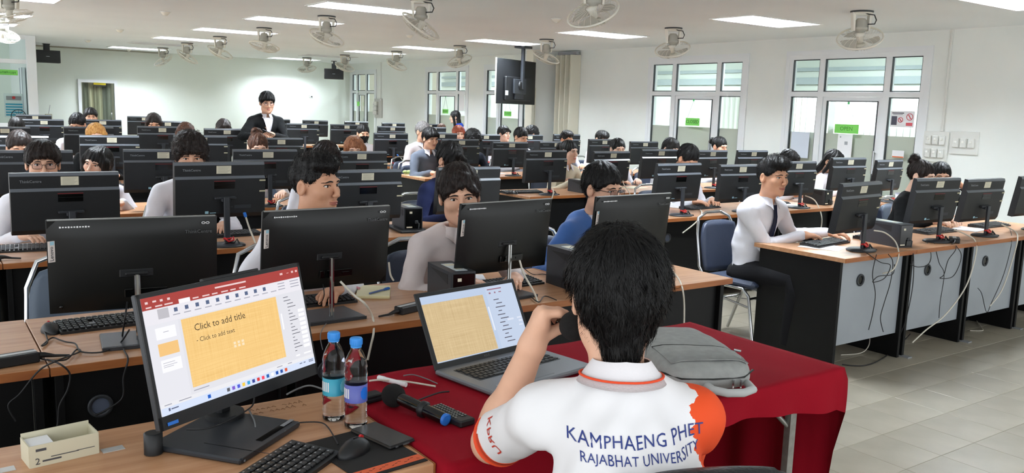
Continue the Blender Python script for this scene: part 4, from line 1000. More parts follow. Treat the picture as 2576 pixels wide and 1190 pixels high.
# ---------------------------------------------------------------- hair
def hair_fn(style):
    def opening(P, d, cx=0.0, w=.068, top=.105, k=.008): return smax(d, -(ellip(P, (cx, -.128, -.042), (w, .086, top))+.0035*np.sin(P[0]*190+1.0)+.003*np.sin(P[0]*83+P[2]*60)), k)
    def nape(P, d, z0=.02, sl=.75): return smax(d, ((z0-(P[1]+.05)*sl)-P[2])*.8, .012)
    def ears(P, d, g=1.0):
        for s in (-1, 1): d = smax(d, -ellip(P, (s*.086, .008, -.012), (.022*g, .026*g, .038*g)), .006)
        return d
    def shell(P, a, b, c, dz=0, dy=0): return ellip(P, (0, .015+dy, .035+dz), (.076+a, .095+b, .085+c))
    if style == 'short':
        def f(P):
            d = shell(P, .012, .012, .022); d = opening(P, d, 0, .066, .10); return ears(P, nape(P, d))
    elif style == 'flat':
        def f(P):
            d = opening(P, shell(P, .004, .004, .006), 0, .062, .112); d = ears(P, nape(P, d, .03, .8))
            t = ellip(P, (0, -.006, .090), (.076, .094, .052)); t = smax(t, .066-P[2]-.35*np.maximum(P[1]+.02, 0), .008); return smin(d, t, .012)
    elif style == 'quiff':
        def f(P):
            d = opening(P, shell(P, .008, .008, .012), 0, .064, .106); d = ears(P, nape(P, d, .03, .8))
            t = ellip(P, (.005, -.020, .090), (.074, .090, .054)); t = smax(t, .064-P[2]-.3*np.maximum(P[1]+.02, 0), .008); return smin(d, t, .012)
    elif style == 'fringe':
        def f(P):
            d = shell(P, .016, .014, .020); d = opening(P, d, 0, .066, .10)
            b = ellip(P, (0, -.052, .048), (.078, .052, .058)); b = smax(b, (.034+.010*np.sin(P[0]*60))-P[2], .006); d = smin(d, b, .01); return ears(P, nape(P, d, .01, .8))
    elif style == 'curtain':
        def f(P):
            d = shell(P, .014, .013, .024); d = opening(P, d, .004, .060, .112)
            for s, q in ((-1, .052), (1, .046)): d = smin(d, rcone(P, (s*.012, -.062, .100), (s*.064, -.078, .022), .022, .015), .012)
            return ears(P, nape(P, d, .0, .7))
    elif style == 'side':
        def f(P):
            d = shell(P, .014, .013, .024); d = opening(P, d, .01, .062, .10)
            for z0, z1 in ((.098, .05), (.088, .035)): d = smin(d, rcone(P, (-.03, -.07, z0), (.062, -.075, z1), .02, .016), .012)
            d = smin(d, rcone(P, (-.02, -.07, .095), (-.066, -.068, .03), .02, .012), .012)
            return ears(P, nape(P, d, .0, .7))
    elif style == 'curly':
        def f(P):
            d = shell(P, .024, .022, .032); d = opening(P, d, 0, .064, .098)
            for (x, z) in ((-.05, .06), (-.025, .052), (0, .058), (.025, .05), (.05, .058), (-.06, .035), (.062, .035)): d = smin(d, ellip(P, (x, -.078, z), (.019, .018, .017)), .008)
            return ears(P, nape(P, d, .0, .72), .9)
    elif style == 'speaker':
        def f(P):
            d = shell(P, .022, .020, .026); d = opening(P, d, 0, .070, .10)
            d = smin(d, rcone(P, (0, .055, -.02), (0, .062, -.088), .066, .040), .03)
            d = smax(d, ((.01-(P[1]+.05)*1.05)-P[2])*.8, .012)
            for s in (-1, 1): d = smax(d, -ellip(P, (s*.104, .006, -.018), (.040, .036, .050)), .008)
            return d
    elif style in ('long', 'longside', 'bob'):
        zb = -.30 if style != 'bob' else -.15
        def f(P):
            d = shell(P, .012, .012, .014); q = rcone(P, (0, .045, .02), (0, .075, zb), .082, .088 if style != 'bob' else .075, 1.5); d = smin(d, q, .03)
            cx = -.018 if style == 'longside' else 0
            e = ellip(P, (cx, -.130, -.075), (.060, .088, .140)); d = smax(d, -e, .008)
            for s in (-1, 1):
                w = .030 if not (style == 'longside' and s > 0) else .042
                d = smin(d, rcone(P, (s*.03, -.045, .095), (s*.072, -.045, .03), .024, .022), .015)
                d = smin(d, rcone(P, (s*.074, -.035, .03), (s*.078, -.015, zb+.03), w*.85, w*.7), .02)
            return smax(d, -rcone(P, (0, .01, -.06), (0, .02, -.4), .05, .06), .01)
    elif style in ('bun', 'lowbun'):
        def f(P):
            d = shell(P, .008, .008, .010); d = opening(P, d, 0, .062, .108); d = smax(d, ((.0-(P[1]+.05)*.6)-P[2])*.8, .012); d = ears(P, d, .9)
            c = (0, .085, .118) if style == 'bun' else (0, .130, .045)
            for k in range(5): a = k*1.26; d = smin(d, ellip(P, (c[0]+.02*math.cos(a), c[1]+.014*math.sin(a), c[2]+.016*math.sin(a*2)), (.032, .030, .028)), .012)
            for s in (-1, 1): d = smin(d, rcone(P, (s*.066, -.035, .03), (s*.07, -.02, -.05), .008, .003), .008)
            return d
    return f
HAIRC = {}
def strands(V, N, crown, n, L, w, off, seed, curl=0.0, lift=0.0, up=False, zf=.04, down=False):
    rs = np.random.RandomState(seed); idx = rs.randint(0, len(V), n); p = V[idx].copy(); nn = N[idx].copy()
    vs = []; fs = []; seg = 5
    P = [p+nn*off]; cur = p+nn*off; dirs = None
    for s in range(seg):
        d = cur-np.asarray(crown)[None, :]; d[:, 2] -= .02
        if down: d = np.tile(np.array([[.0, .1, -1.0]]), (n, 1))
        if up: d = np.tile(np.array([[.0, -.25, 1.0]]), (n, 1))+.6*nn
        d -= (0 if up else 1)*nn*(d*nn).sum(1)[:, None]; d /= np.maximum(np.linalg.norm(d, axis=1), 1e-6)[:, None]
        if dirs is None: jit = rs.normal(0, .22, (n, 3)); 
        d = d+jit*.5+curl*np.stack([np.sin(s*2.2+idx), np.cos(s*1.7+idx*1.3), np.sin(s+idx*.7)], 1); d /= np.linalg.norm(d, axis=1)[:, None]
        cur = cur+d*(L/seg)*rs.uniform(.7, 1.2, (n, 1))-nn*(L*.035)*s+nn*lift*(s == 0); P.append(cur.copy()); dirs = d
    keep = np.ones(n, bool)
    for q in P: keep &= ~((np.abs(q[:, 0]) < .060) & (q[:, 1] < -.045) & (q[:, 2] < zf))
    P = [q[keep] for q in P]; dirs = dirs[keep]; nn = nn[keep]; n = int(keep.sum())
    side = np.cross(dirs, nn); side /= np.maximum(np.linalg.norm(side, axis=1), 1e-6)[:, None]
    ww = [w*.7, w, w, w*.8, w*.5, w*.1]
    A = np.stack([q+side*ww[i] for i, q in enumerate(P)], 1); B = np.stack([q-side*ww[i] for i, q in enumerate(P)], 1)
    VV = np.stack([A, B], 2).reshape(n, (seg+1)*2, 3)
    base = (np.arange(n)*(seg+1)*2)[:, None]
    F = np.concatenate([base+np.array([[2*i, 2*i+1, 2*i+3, 2*i+2]]) for i in range(seg)], 0)
    return VV.reshape(-1, 3), F
def hair_geo(style, near):
    key = (style, near)
    if key in HAIRC: return HAIRC[key]
    lo, hi = (-.135, -.14, -.16), (.135, .185, .185)
    if style in ('long', 'longside'): lo = (-.14, -.14, -.42)
    if style == 'bob': lo = (-.14, -.14, -.26)
    h = .0048 if near else .0065
    V, F = sdf_mesh(hair_fn(style), lo, hi, h); N = vnormals(V, F); crown = np.array([.012, .045, .13])
    q = V-crown; th = np.arctan2(q[:, 0], q[:, 1]); rr = np.linalg.norm(q, axis=1)
    st = vnoise(np.stack([th*14+np.sin(rr*30), rr*14, np.zeros(len(V))], 1))*.0050+vnoise(np.stack([th*34, rr*25, np.ones(len(V))*3], 1))*.0026
    if style == 'curly': st = st+np.abs(vnoise(V*55))*.009+vnoise(V*110)*.003
    if style in ('flat', 'quiff', 'short', 'curtain', 'side', 'speaker'): st = st+vnoise(V*70)*.0022
    V = V+N*st[:, None]
    if near:
        n = {2: 14000, 1: 2600}[near]
        L = {'flat': .013, 'quiff': .018, 'curly': .035, 'long': .07, 'longside': .07, 'curtain': .03, 'side': .032, 'speaker': .034}.get(style, .032)
        N = vnormals(V, F)
        SV, SF = strands(V, N, crown, n, L, .0008 if near == 1 else .00042, .0008, 11, .55 if style == 'curly' else (.12 if near == 1 else .05), .004 if style in ('flat', 'curly', 'quiff') else .0015, style in ('flat', 'quiff'), {'fringe': .018, 'curtain': .036, 'side': .034, 'curly': .030}.get(style, .042), style in ('long', 'longside', 'bob'))
        F = np.concatenate([F, SF+len(V)]); V = np.concatenate([V, SV])
    HAIRC[key] = (V, F); return V, F
HAIRMESH = {}
def hair_mesh(style, near, m):
    k = (style, near, m.name)
    if k not in HAIRMESH: V, F = hair_geo(style, near); HAIRMESH[k] = mesh_np('hair', V, F, m, smooth=True)
    return HAIRMESH[k]
def hairmat(name, c, c2): return mat('hair_'+name, c, .5, c2=c2, vscale=30, stretch=(3, 3, .8), spec=.3, detail=6)
HM = {'black': hairmat('black', (22, 20, 20), (9, 8, 9)), 'dark': hairmat('dark_brown', (46, 36, 33), (20, 15, 14)), 'brown': hairmat('brown', (92, 60, 44), (52, 34, 27)),
      'blonde': hairmat('blonde', (206, 158, 92), (150, 98, 48)), 'red': hairmat('red', (164, 84, 58), (110, 48, 34)), 'lightbrown': hairmat('light_brown', (164, 112, 80), (112, 70, 48)), 'grey': hairmat('grey', (150, 146, 144), (86, 82, 82))}
def skinmat(n, c): return mat('skin_'+n, c, .5, var=.06, vscale=18, spec=.4)
SK = {'fair': skinmat('fair', (236, 196, 174)), 'mid': skinmat('mid', (222, 174, 147)), 'tan': skinmat('tan', (206, 154, 124))}
LM = {'fair': mat('lips_fair', (206, 128, 120), .4), 'mid': mat('lips_mid', (188, 116, 106), .4), 'tan': mat('lips_tan', (172, 104, 92), .4)}

# ---------------------------------------------------------------- hands
def hand_sdf_fn(kind):
    """right hand, wrist at origin, fingers along -Y, palm down (-Z), thumb at +X side (left hand is mirrored)"""
    fx = [.028, .010, -.009, -.026]; Ls = [.068, .076, .071, .056]
    chains = []
    for i in range(4):
        a = np.array([fx[i], -.088+abs(fx[i]-.01)*.25, .0]); L = Ls[i]
        if kind == 'desk': ang = [R(14), R(38), R(62)]
        elif kind == 'grip': ang = [R(55), R(120), R(175)]
        else: ang = [R(20), R(50), R(80)]
        p = [a]
        for j, k in enumerate((.45, .31, .24)):
            t = ang[j]; p.append(p[-1]+np.array([fx[i]*.12*(1 if j == 0 else .3), -math.cos(t)*L*k*1.05, -math.sin(t)*L*k*1.05]))
        chains.append(p)
    th = {'desk': [(.026, -.03, -.006), (.050, -.058, -.014), (.058, -.086, -.024), (.054, -.106, -.032)], 'grip': [(.026, -.03, -.012), (.042, -.058, -.034), (.03, -.080, -.052), (.008, -.090, -.058)]}.get(kind, [(.026, -.03, -.006), (.050, -.056, -.02), (.054, -.08, -.034), (.046, -.098, -.046)])
    def f(P):
        d = ellip(P, (0, -.048, .0), (.043, .056, .017)); d = smin(d, rcone(P, (0, .03, 0), (0, -.02, 0), .026, .029, 1.0), .02)
        for i in range(4): d = smin(d, rcone(P, (fx[i]*.55, -.03, .002), chains[i][0], .012, .0105), .012)
        for p in chains:
            g = None
            for j, (r1, r2) in enumerate(((.0098, .009), (.009, .0082), (.0082, .0068))):
                e = rcone(P, p[j], p[j+1], r1, r2); g = e if g is None else smin(g, e, .003)
            d = smin(d, g, .004)
        g = None
        for j, (r1, r2) in enumerate(((.015, .0125), (.0125, .011), (.011, .008))):
            e = rcone(P, th[j], th[j+1], r1, r2); g = e if g is None else smin(g, e, .004)
        return smin(d, g, .010)
    return f
HANDS = {}
for kd in ('desk', 'grip', 'relax'):
    V_, F_ = sdf_mesh(hand_sdf_fn(kd), (-.07, -.185, -.10), (.085, .06, .05), .0042); HANDS[kd] = (V_, F_)

def rotM(yaw, pitch, roll): return np.array((Matrix.Rotation(yaw, 3, 'Z') @ Matrix.Rotation(pitch, 3, 'X') @ Matrix.Rotation(roll, 3, 'Y')))
def ik(a, b, l1, l2, pole):
    a = np.asarray(a, float); b = np.asarray(b, float); d = b-a; L = np.linalg.norm(d)
    if L > (l1+l2)*.985: b = a+d/L*(l1+l2)*.985; d = b-a; L = np.linalg.norm(d)
    x = (l1*l1-l2*l2+L*L)/(2*L); h = math.sqrt(max(l1*l1-x*x, 1e-6)); u = d/L; p = np.asarray(pole, float); p = p-u*(p@u); p /= np.linalg.norm(p)+1e-9
    return a+u*x+p*h, b
FAB = {}
def fabric(name, c, rough=.85, sheen=.0, var=.04):
    return mat('fabric_'+name, c, rough, var=var, vscale=9, bump=.12, bscale=240, spec=.2, sheen=sheen)
FAB = {'white': fabric('white', (228, 228, 236)), 'white2': fabric('white_cotton', (224, 221, 224)), 'blue': fabric('blue_hoodie', (74, 116, 186), .95, .3), 'navy': fabric('navy', (30, 38, 72)), 'black': fabric('black', (17, 18, 20)),
       'grey': fabric('grey_sweater', (94, 100, 112)), 'darkblue': fabric('dark_blue_jacket', (38, 44, 58)), 'royal': fabric('royal_blue', (30, 56, 140)), 'cream': fabric('cream_cardigan', (220, 212, 190)), 'trousers': fabric('black_trousers', (18, 18, 21)), 'pinkwhite': fabric('pale_pink_white', (224, 214, 214)), 'tie': fabric('navy_tie', (22, 28, 52), .6)}
M_lens = glass_mat('spectacle_lens', (.92, .93, .97), .12)
M_specs = mat('spectacle_frame', (46, 36, 34), .35)
def glasses_parts(rect=True):
    mb = MB()
    for s in (-1, 1):
        pts = []
        for a in np.linspace(0, 2*PI, 17):
            c, sn = math.cos(a), math.sin(a); e = .55 if rect else 1.0
            pts.append((s*.033+.0235*math.copysign(abs(c)**e, c), -.108+abs(s*.033+.0235*c)*.12, .003+.0165*math.copysign(abs(sn)**e, sn)))
        mb.tube(pts, .0016, 6, False)
        mb.tube([(s*.057, -.101, .008), (s*.078, -.06, .010), (s*.082, .0, .010), (s*.082, .02, -.004)], .0017, 6)
    mb.tube([(-.010, -.107, .008), (0, -.111, .010), (.010, -.107, .008)], .0016, 6)
    fr = mb.mesh('glasses', M_specs); ls = []
    for s in (-1, 1): mb = MB(); mb.ell((s*.033, -.1045, .003), (.0215, .0006, .015), 14, 6); ls.append(mb.mesh('lens', M_lens))
    return fr, ls
GL = {True: glasses_parts(True), False: glasses_parts(False)}
def mask_mesh(m):
    f = HF; c = HV[f].mean(1); fn = HN[f].mean(1)
    ok = (c[:, 2] < -.012-.25*np.maximum(0, np.abs(c[:, 0])-.02)) & (c[:, 2] > -.112) & (c[:, 1] < -.028) & (np.abs(c[:, 0]) < .066)
    f = f[ok]; u, inv = np.unique(f, return_inverse=True); V = HV[u]+HN[u]*.004; V[:, 1] -= .006*np.exp(-(V[:, 0]/.03)**2)
    return mesh_np('mask', V, inv.reshape(f.shape), m, smooth=True)
MASKS = {'black': mask_mesh(fabric('black_mask', (16, 17, 19))), 'white': mask_mesh(fabric('white_mask', (224, 228, 232)))}

def strip_mesh(pts_l, pts_r, th, m, name):
    """closed ribbon with thickness th along its average normal"""
    L = np.asarray(pts_l); Rr = np.asarray(pts_r); n = len(L); V = np.stack([L, Rr], 1).reshape(-1, 3)
    F = [(2*i, 2*i+1, 2*i+3, 2*i+2) for i in range(n-1)]
    d = np.cross(V[1]-V[0], V[2]-V[0])
    N = np.zeros_like(V)
    for f in F:
        q = np.cross(V[f[2]]-V[f[0]], V[f[3]]-V[f[1]])
        for i in f: N[i] += q
    N /= np.maximum(np.linalg.norm(N, axis=1), 1e-9)[:, None]
    V2 = np.concatenate([V, V+N*th]); o = len(V)
    F2 = [f[::-1] for f in F]+[tuple(o+i for i in f) for f in F]
    for i in range(n-1): F2 += [(2*i, 2*i+2, o+2*i+2, o+2*i), (2*i+3, 2*i+1, o+2*i+1, o+2*i+3)]
    F2 += [(1, 0, o, o+1), (2*n-2, 2*n-1, o+2*n-1, o+2*n-2)]
    return mesh_np(name, V2, F2, m, smooth=True)

def make_person(lab, H, phi=0.0, head=(0, 0, 0), skin='mid', hair=('short', 'black'), top='white', collar='white', tie=False, glasses=None, mask=None, near=0,
                seated=True, female=False, hands=(None, None), hs=1.03, hood=False, zipcol=None, hk=('desk', 'desk'), back=.13, open_front=None, vox=None, wid=1.0, elbow_out=1.0, chair_kind='navy'):
    phi = R(phi); c, s = math.cos(phi), math.sin(phi)
    fwd = np.array([s, -c])                                   # facing direction
    O = np.array([H[0]-fwd[0]*back, H[1]-fwd[1]*back])
    root = thing('person', lab, 'person', (O[0], O[1], 0), phi)
    def loc(p): dx, dy = p[0]-O[0], p[1]-O[1]; return np.array([c*dx+s*dy, -s*dx+c*dy, p[2]])
    hl = loc(H); RM = rotM(R(head[0]), R(head[1]), R(head[2]))
    nb = hl+np.array([0, .045, -.168*hs])*1.0                    # base of the neck
    nb[0] *= .75
    pel = np.array([0, 0, .52 if seated else .92])
    if not seated: nb[2] = hl[2]-.175
    sw = (.150 if female else .172)*wid
    bend = np.array([0, .035, 0])
    w1 = pel+(nb-pel)*.38+bend; ch = pel+(nb-pel)*.78+bend*.8
    shL = nb+np.array([sw, .015, -.055]); shR = nb+np.array([-sw, .015, -.055])
    arms = []
    for i, (sh, sg) in enumerate(((shL, 1), (shR, -1))):
        tgt = hands[i]
        tgt = loc(tgt) if tgt is not None else np.array([sg*.15, hl[1]-.20, DH+.055] if seated else [sg*.2, -.08, .80])
        el, wr = ik(sh, tgt, .275, .25, (sg*.7*elbow_out, .45, -1.0 if seated else -.3)); arms.append((sh, el, wr, sg))
    f = .92 if female else 1.0
    def trunk(P):
        d = rcone(P, pel+np.array([0, 0, .02]), w1, .155*f, .14*f, 1.3)
        d = smin(d, rcone(P, w1, ch, .14*f, .155*f*wid, 1.32), .06)
        d = smin(d, rcone(P, shL+np.array([-.04, 0, -.01]), shR+np.array([.04, 0, -.01]), .060*f, .060*f), .06)
        for (sh, el, wr, sg) in arms: d = smin(d, rcone(P, nb+np.array([sg*.035, .012, .0]), sh, .046, .052*f), .045)
        return d
    def cloth(P):
        d = trunk(P)
        for (sh, el, wr, sg) in arms:
            a = rcone(P, sh, el, .060*f, .049*f); a = smin(a, rcone(P, el, wr, .049*f, .036*f), .02); d = smin(d, a, .022)
        if hood:
            d = smin(d, rcone(P, nb+np.array([-.07, .07, .0]), nb+np.array([.07, .07, .0]), .05, .05), .03)
            for sg in (-1, 1): d = smin(d, rcone(P, nb+np.array([sg*.075, .06, .01]), nb+np.array([sg*.06, -.05, -.04]), .034, .026), .03)
        d = smax(d, -rcone(P, nb+np.array([0, .0, -.02]), hl+RM@np.array([0, .02, -.05]), .052, .06), .01)
        return d
    pts = np.array([pel, w1, ch, nb, shL, shR]+[a[1] for a in arms]+[a[2] for a in arms])
    lo = pts.min(0)-.2; hi = pts.max(0)+.2; lo[2] = max(lo[2], .34 if seated else .8); hi[2] = nb[2]+.07
    h = vox or (.0125 if near else .018)
    V, F = sdf_mesh(cloth, lo, hi, h); N = vnormals(V, F)
    seed = (hash(lab) % 97)*.37
    wv = vnoise(V*np.array([9, 9, 14])+seed)*.0065+vnoise(V*np.array([22, 22, 30])+seed)*.0035
    for (sh, el, wr, sg) in arms:
        de = np.linalg.norm(V-el, axis=1); wv += np.exp(-(de/.09)**2)*np.sin((V@((wr-sh)/np.linalg.norm(wr-sh)))*190)*.0035
    V = V+N*wv[:, None]
    top_m = FAB[top] if isinstance(top, str) else top
    shirt = link('top_garment', mesh_np('top_garment', V, F, top_m, smooth=True), root)
    # body: head, neck, trunk, arms, hands in one mesh
    BV = [HV*hs@RM.T+hl]; BF = [HF]; o = len(HV)
    mb = MB(); mb.tube([pel, w1, ch, nb], [.12, .11, .12, .05], 10)
    for (sh, el, wr, sg) in arms: mb.tube([sh, el, wr], [.04, .035, .026], 8)
    for sg in (-1, 1):
        kn = np.array([sg*.1, -.42, .53]) if seated else np.array([sg*.1, -.02, .5]); an = np.array([sg*.11, -.40, .09]) if seated else np.array([sg*.1, 0, .09])
        mb.tube([pel+np.array([sg*.08, 0, 0]), kn, an], [.07, .05, .035], 8)
    tv = np.array(mb.V); tf = [tuple(q) for q in mb.F]
    quads = np.array([q if len(q) == 4 else (q[0], q[1], q[2], q[-1]) for q in tf if len(q) == 4])
    BV.append(tv); BF.append(quads+o); o += len(tv)
    for i, (sh, el, wr, sg) in enumerate(arms):
        hv, hf = HANDS[hk[i]]; hv = hv.copy()
        if sg > 0: hv[:, 0] *= -1; hf = hf[:, ::-1]
        dr = wr-el; dr /= np.linalg.norm(dr)
        if hk[i] == 'desk': dr = np.array([dr[0], dr[1], min(.0, dr[2])*.35]); dr /= np.linalg.norm(dr)
        yv = -dr; xv = np.cross(yv, (0, 0, 1.0)); xv /= np.linalg.norm(xv)+1e-9; zv = np.cross(xv, yv)
        Mx = np.stack([xv, yv, zv], 1); BV.append(hv*(.92 if female else 1.0)@Mx.T+wr-yv*.012); BF.append(hf+o); o += len(hv)
    link('body', mesh_np('body', np.concatenate(BV), np.concatenate(BF), SK[skin], smooth=True), root)
    # face and hair, all on the head frame
    hm = Matrix([list(r) for r in RM]).to_4x4(); hm.translation = Vector(hl); hm = hm @ Matrix.Scale(hs, 4)
    def onhead(name, me): o_ = link(name, me, root); o_.matrix_local = hm; return o_
    hmt = HM[hair[1]]
    onhead('hair', hair_mesh(hair[0], near, hmt)); 
    for e in FPARTS['eye']: onhead('eye', e)
    for e in brow_mesh(HM['black'] if hair[1] in ('black', 'grey') else HM['dark']): onhead('eyebrow', e)
    if not mask: onhead('lips', lip_mesh(LM[skin]))
    if mask: onhead('face_mask', MASKS[mask])
    if glasses: g = onhead('glasses', GL[glasses == 'rect'][0]); [link('lens', q, g) for q in GL[glasses == 'rect'][1]]
    # collar
    if collar:
        Lp, Rp = [], []; n = 21; ax = hl+RM@np.array([0, .03, -.12])-nb; ax /= np.linalg.norm(ax)
        for i in range(n):
            a = (i/(n-1)*2-1)*R(170); fr = abs(a)/R(170); r1, r2 = .061, .083
            Lp.append(nb+np.array([r1*math.sin(a), r1*math.cos(a)*1.0, .052-.014*fr])); Rp.append(nb+np.array([(r2+.006*fr**4)*math.sin(a)+.018*math.copysign(fr**10, a), r2*math.cos(a)*1.05-.012*fr**6, .004-.045*fr**5]))
        link('collar', strip_mesh(Lp, Rp, .003, FAB[collar], 'collar'), root)
    def front_y(x, z):
        lo_, hi_ = -.6, .3
        for _ in range(24):
            m_ = (lo_+hi_)/2
            if trunk((np.array(x), np.array(m_), np.array(z))) > 0: lo_ = m_
            else: hi_ = m_
        return hi_
    if tie:
        zt = nb[2]-.012; Lp, Rp = [], []
        ys = []
        for i in range(8):
            z = zt-i*.04; w = .012+.0028*i if i else .019; y = (nb[1]-.078) if i == 0 else min(front_y(0, z)-.012, ys[-1]+.01); ys.append(y); Lp.append((-w, y, z)); Rp.append((w, y, z))
        link('tie', strip_mesh(Lp, Rp, -.005, FAB['tie'], 'tie'), root)
    if open_front:                                              # pale shirt front showing between the sides of a jacket
        Lp, Rp = [], []; zt = nb[2]-.005
        for i in range(8):
            z = zt-i*.03; w = .062*(1-i/8.2); y = front_y(0, z)-.011; Lp.append((-w, y+.3*w*w, z)); Rp.append((w, y+.3*w*w, z))
        link('shirt_front', strip_mesh(Lp, Rp, -.004, FAB[open_front], 'shirt_front'), root)
    if zipcol:
        mb = MB(); z0 = nb[2]-.10; mb.tube([(0, front_y(0, z0-i*.03)-.010, z0-i*.03) for i in range(8)], .004, 6); link('zip', mb.mesh('zip', M_silver), root)
    # trousers and shoes
    mb = MB()
    if seated:
        for sg in (-1, 1): mb.tube([(sg*.075, .03, .50), (sg*.09, -.2, .53), (sg*.1, -.42, .53), (sg*.105, -.45, .44), (sg*.11, -.42, .10)], [.10, .088, .072, .066, .052], 12)
        mb.ell((0, .02, .5), (.17, .14, .10))
    else:
        for sg in (-1, 1): mb.tube([(sg*.085, 0, .92), (sg*.095, -.02, .5), (sg*.1, 0, .08)], [.10, .075, .055], 12)
        mb.ell((0, 0, .92), (.17, .12, .12))
    link('trousers', mb.mesh('trousers', FAB['trousers']), root)
    for sg in (-1, 1):
        mb = MB(); yb = -.46 if seated else -.05; mb.ell((sg*.11, yb, .045), (.045, .12, .045)); mb.box((sg*.11, yb, .012), (.085, .24, .024), .01); link('shoe', mb.mesh('shoe', M_plas), root)
    if seated: chair(chair_kind, O[0]-fwd[0]*.02, O[1]-fwd[1]*.02, phi, 'chair of the '+' '.join(lab.split()[:13]))
    return root
# ================================================================ teacher's desk and the things on it
def box_thing(): pass
t = thing('teacher_desk', 'wood topped desk in the lower left foreground', 'desk', (0, 1.69, 0))
mb = MB(); mb.box((.195, .31, DH-.0145), (1.59, .62, .029), .003); w_ = link('worktop', mb.mesh('worktop', M_wood), t)
mb = MB(); mb.box((.9915, .31, DH-.0145), (.003, .618, .027)); link('edge_band', mb.mesh('edge_band', M_edge), w_)
for x in (-.57, .95): mb = MB(); mb.box((x, .31, (DH-.03)/2), (.026, .54, DH-.03), .001); link('side_panel', mb.mesh('side_panel', M_black), t)
mb = MB(); mb.box((.19, .56, .45), (1.48, .018, .54), .001); link('modesty_panel', mb.mesh('modesty_panel', M_black), t)
mb = MB()
for k in range(17):
    for row in range(2):
        if (k*7+row*3) % 6 == 0: continue
        x = .62+k*.0155; mb.tube([(x, .565-row*.03+random.uniform(-.006, .006), DH+.0006), (x+.006, .575-row*.03+random.uniform(-.006, .006), DH+.0006), (x+.010, .562-row*.03, DH+.0006)], .0009, 4)
link('pencil_note', mb.mesh('pencil_note', mat('pencil', (138, 100, 72), .8)), t)

# lit computer ------------------------------------------------------
SW, SH = .54, .325
t = thing('desktop_computer', 'computer with a lit presentation screen on the foreground desk', 'computer', (.668, 2.165, DH), R(26))
TL = Matrix.Translation((0, -.035, .078)) @ Matrix.Rotation(R(-13), 4, 'X')
def onp(name, me, par): o = link(name, me, par); return o
mb = MB(); mb.box((0, .010, SH/2), (SW, .018, SH), .003); mb.box((0, .03, SH*.5), (SW*.7, .03, SH*.66), .012); sh = link('shell', mb.mesh('shell', M_plas2), t); sh.matrix_local = TL
mb = MB()
mb.box((0, 0, SH-.005), (SW, .004, .010)); mb.box((0, 0, .016), (SW, .004, .032)); mb.box((-SW/2+.004, 0, SH/2), (.008, .004, SH)); mb.box((SW/2-.004, 0, SH/2), (.008, .004, SH)); mb.box((.02, .004, SH+.003), (.19, .014, .008), .002)
link('bezel', mb.mesh('bezel', M_plas), sh)
def E_(name, c, s=1.0): return emis('screen_'+name, c, s)
SX0, SX1, SZ0, SZ1 = -SW/2+.009, SW/2-.009, .033, SH-.011
class UI:
    """flat screen graphics: rectangles in 0..1 coordinates, y down"""
    def __init__(s, par, x0, x1, z0, z1, y, w): s.par = par; s.b = (x0, x1, z0, z1); s.y = y; s.k = 0; s.w = w
    def rect(s, name, u0, v0, u1, v1, m, many=None):
        mb = MB(); x0, x1, z0, z1 = s.b
        for (a, b_, c, d) in (many or [(u0, v0, u1, v1)]):
            y = s.y-.00012*s.k; quadY(mb, x0+(x1-x0)*a, x0+(x1-x0)*c, z1-(z1-z0)*d, z1-(z1-z0)*b_, y)
        s.k += 1; return link(name, mb.mesh(name, m), s.par)
    def text(s, name, txt, u, v, size, m, align='LEFT'):
        x0, x1, z0, z1 = s.b; s.k += 1
        return link(name, baked(text_mesh(txt, size, m, 0, align), tomY(x0+(x1-x0)*u, s.y-.00012*s.k-.0003, z1-(z1-z0)*v)), s.par)
mb = MB(); quadY(mb, SX0, SX1, SZ0, SZ1, -.0022); scr = link('screen', mb.mesh('screen', E_('white', (206, 206, 212))), t); scr.matrix_local = TL
u = UI(scr, SX0, SX1, SZ0, SZ1, -.0024, .52)
def tan_screen(name, c, c2):
    m = bpy.data.materials.new(name); m.use_nodes = True; nt = m.node_tree; nt.nodes.clear(); o = nt.nodes.new('ShaderNodeOutputMaterial'); e = nt.nodes.new('ShaderNodeEmission')
    tc = nt.nodes.new('ShaderNodeTexCoord'); r_ = None; cols = []
    for st in ((4, 1, 220), (260, 1, 5)):
        mp = nt.nodes.new('ShaderNodeMapping'); mp.inputs['Scale'].default_value = st; n = nt.nodes.new('ShaderNodeTexNoise'); n.inputs['Scale'].default_value = 1.6; n.inputs['Detail'].default_value = 2
        nt.links.new(tc.outputs['Object'], mp.inputs[0]); nt.links.new(mp.outputs[0], n.inputs['Vector']); cols.append(n.outputs['Fac'])
    a = nt.nodes.new('ShaderNodeMath'); a.operation = 'AVERAGE' if False else 'ADD'; nt.links.new(cols[0], a.inputs[0]); nt.links.new(cols[1], a.inputs[1])
    rp = nt.nodes.new('ShaderNodeValToRGB'); h = nt.nodes.new('ShaderNodeMath'); h.operation = 'MULTIPLY'; h.inputs[1].default_value = .5; nt.links.new(a.outputs[0], h.inputs[0]); nt.links.new(h.outputs[0], rp.inputs[0])
    rp.color_ramp.elements[0].position = .3; rp.color_ramp.elements[1].position = .7; rp.color_ramp.elements[0].color = lin(c2); rp.color_ramp.elements[1].color = lin(c)
    nt.links.new(rp.outputs[0], e.inputs[0]); e.inputs[1].default_value = 1.0; nt.links.new(e.outputs[0], o.inputs[0]); return m
u.rect('title_bar', 0, 0, 1, .105, E_('red', (156, 66, 62)))
u.rect('tab', .2, .068, .265, .105, E_('light', (226, 224, 226)))
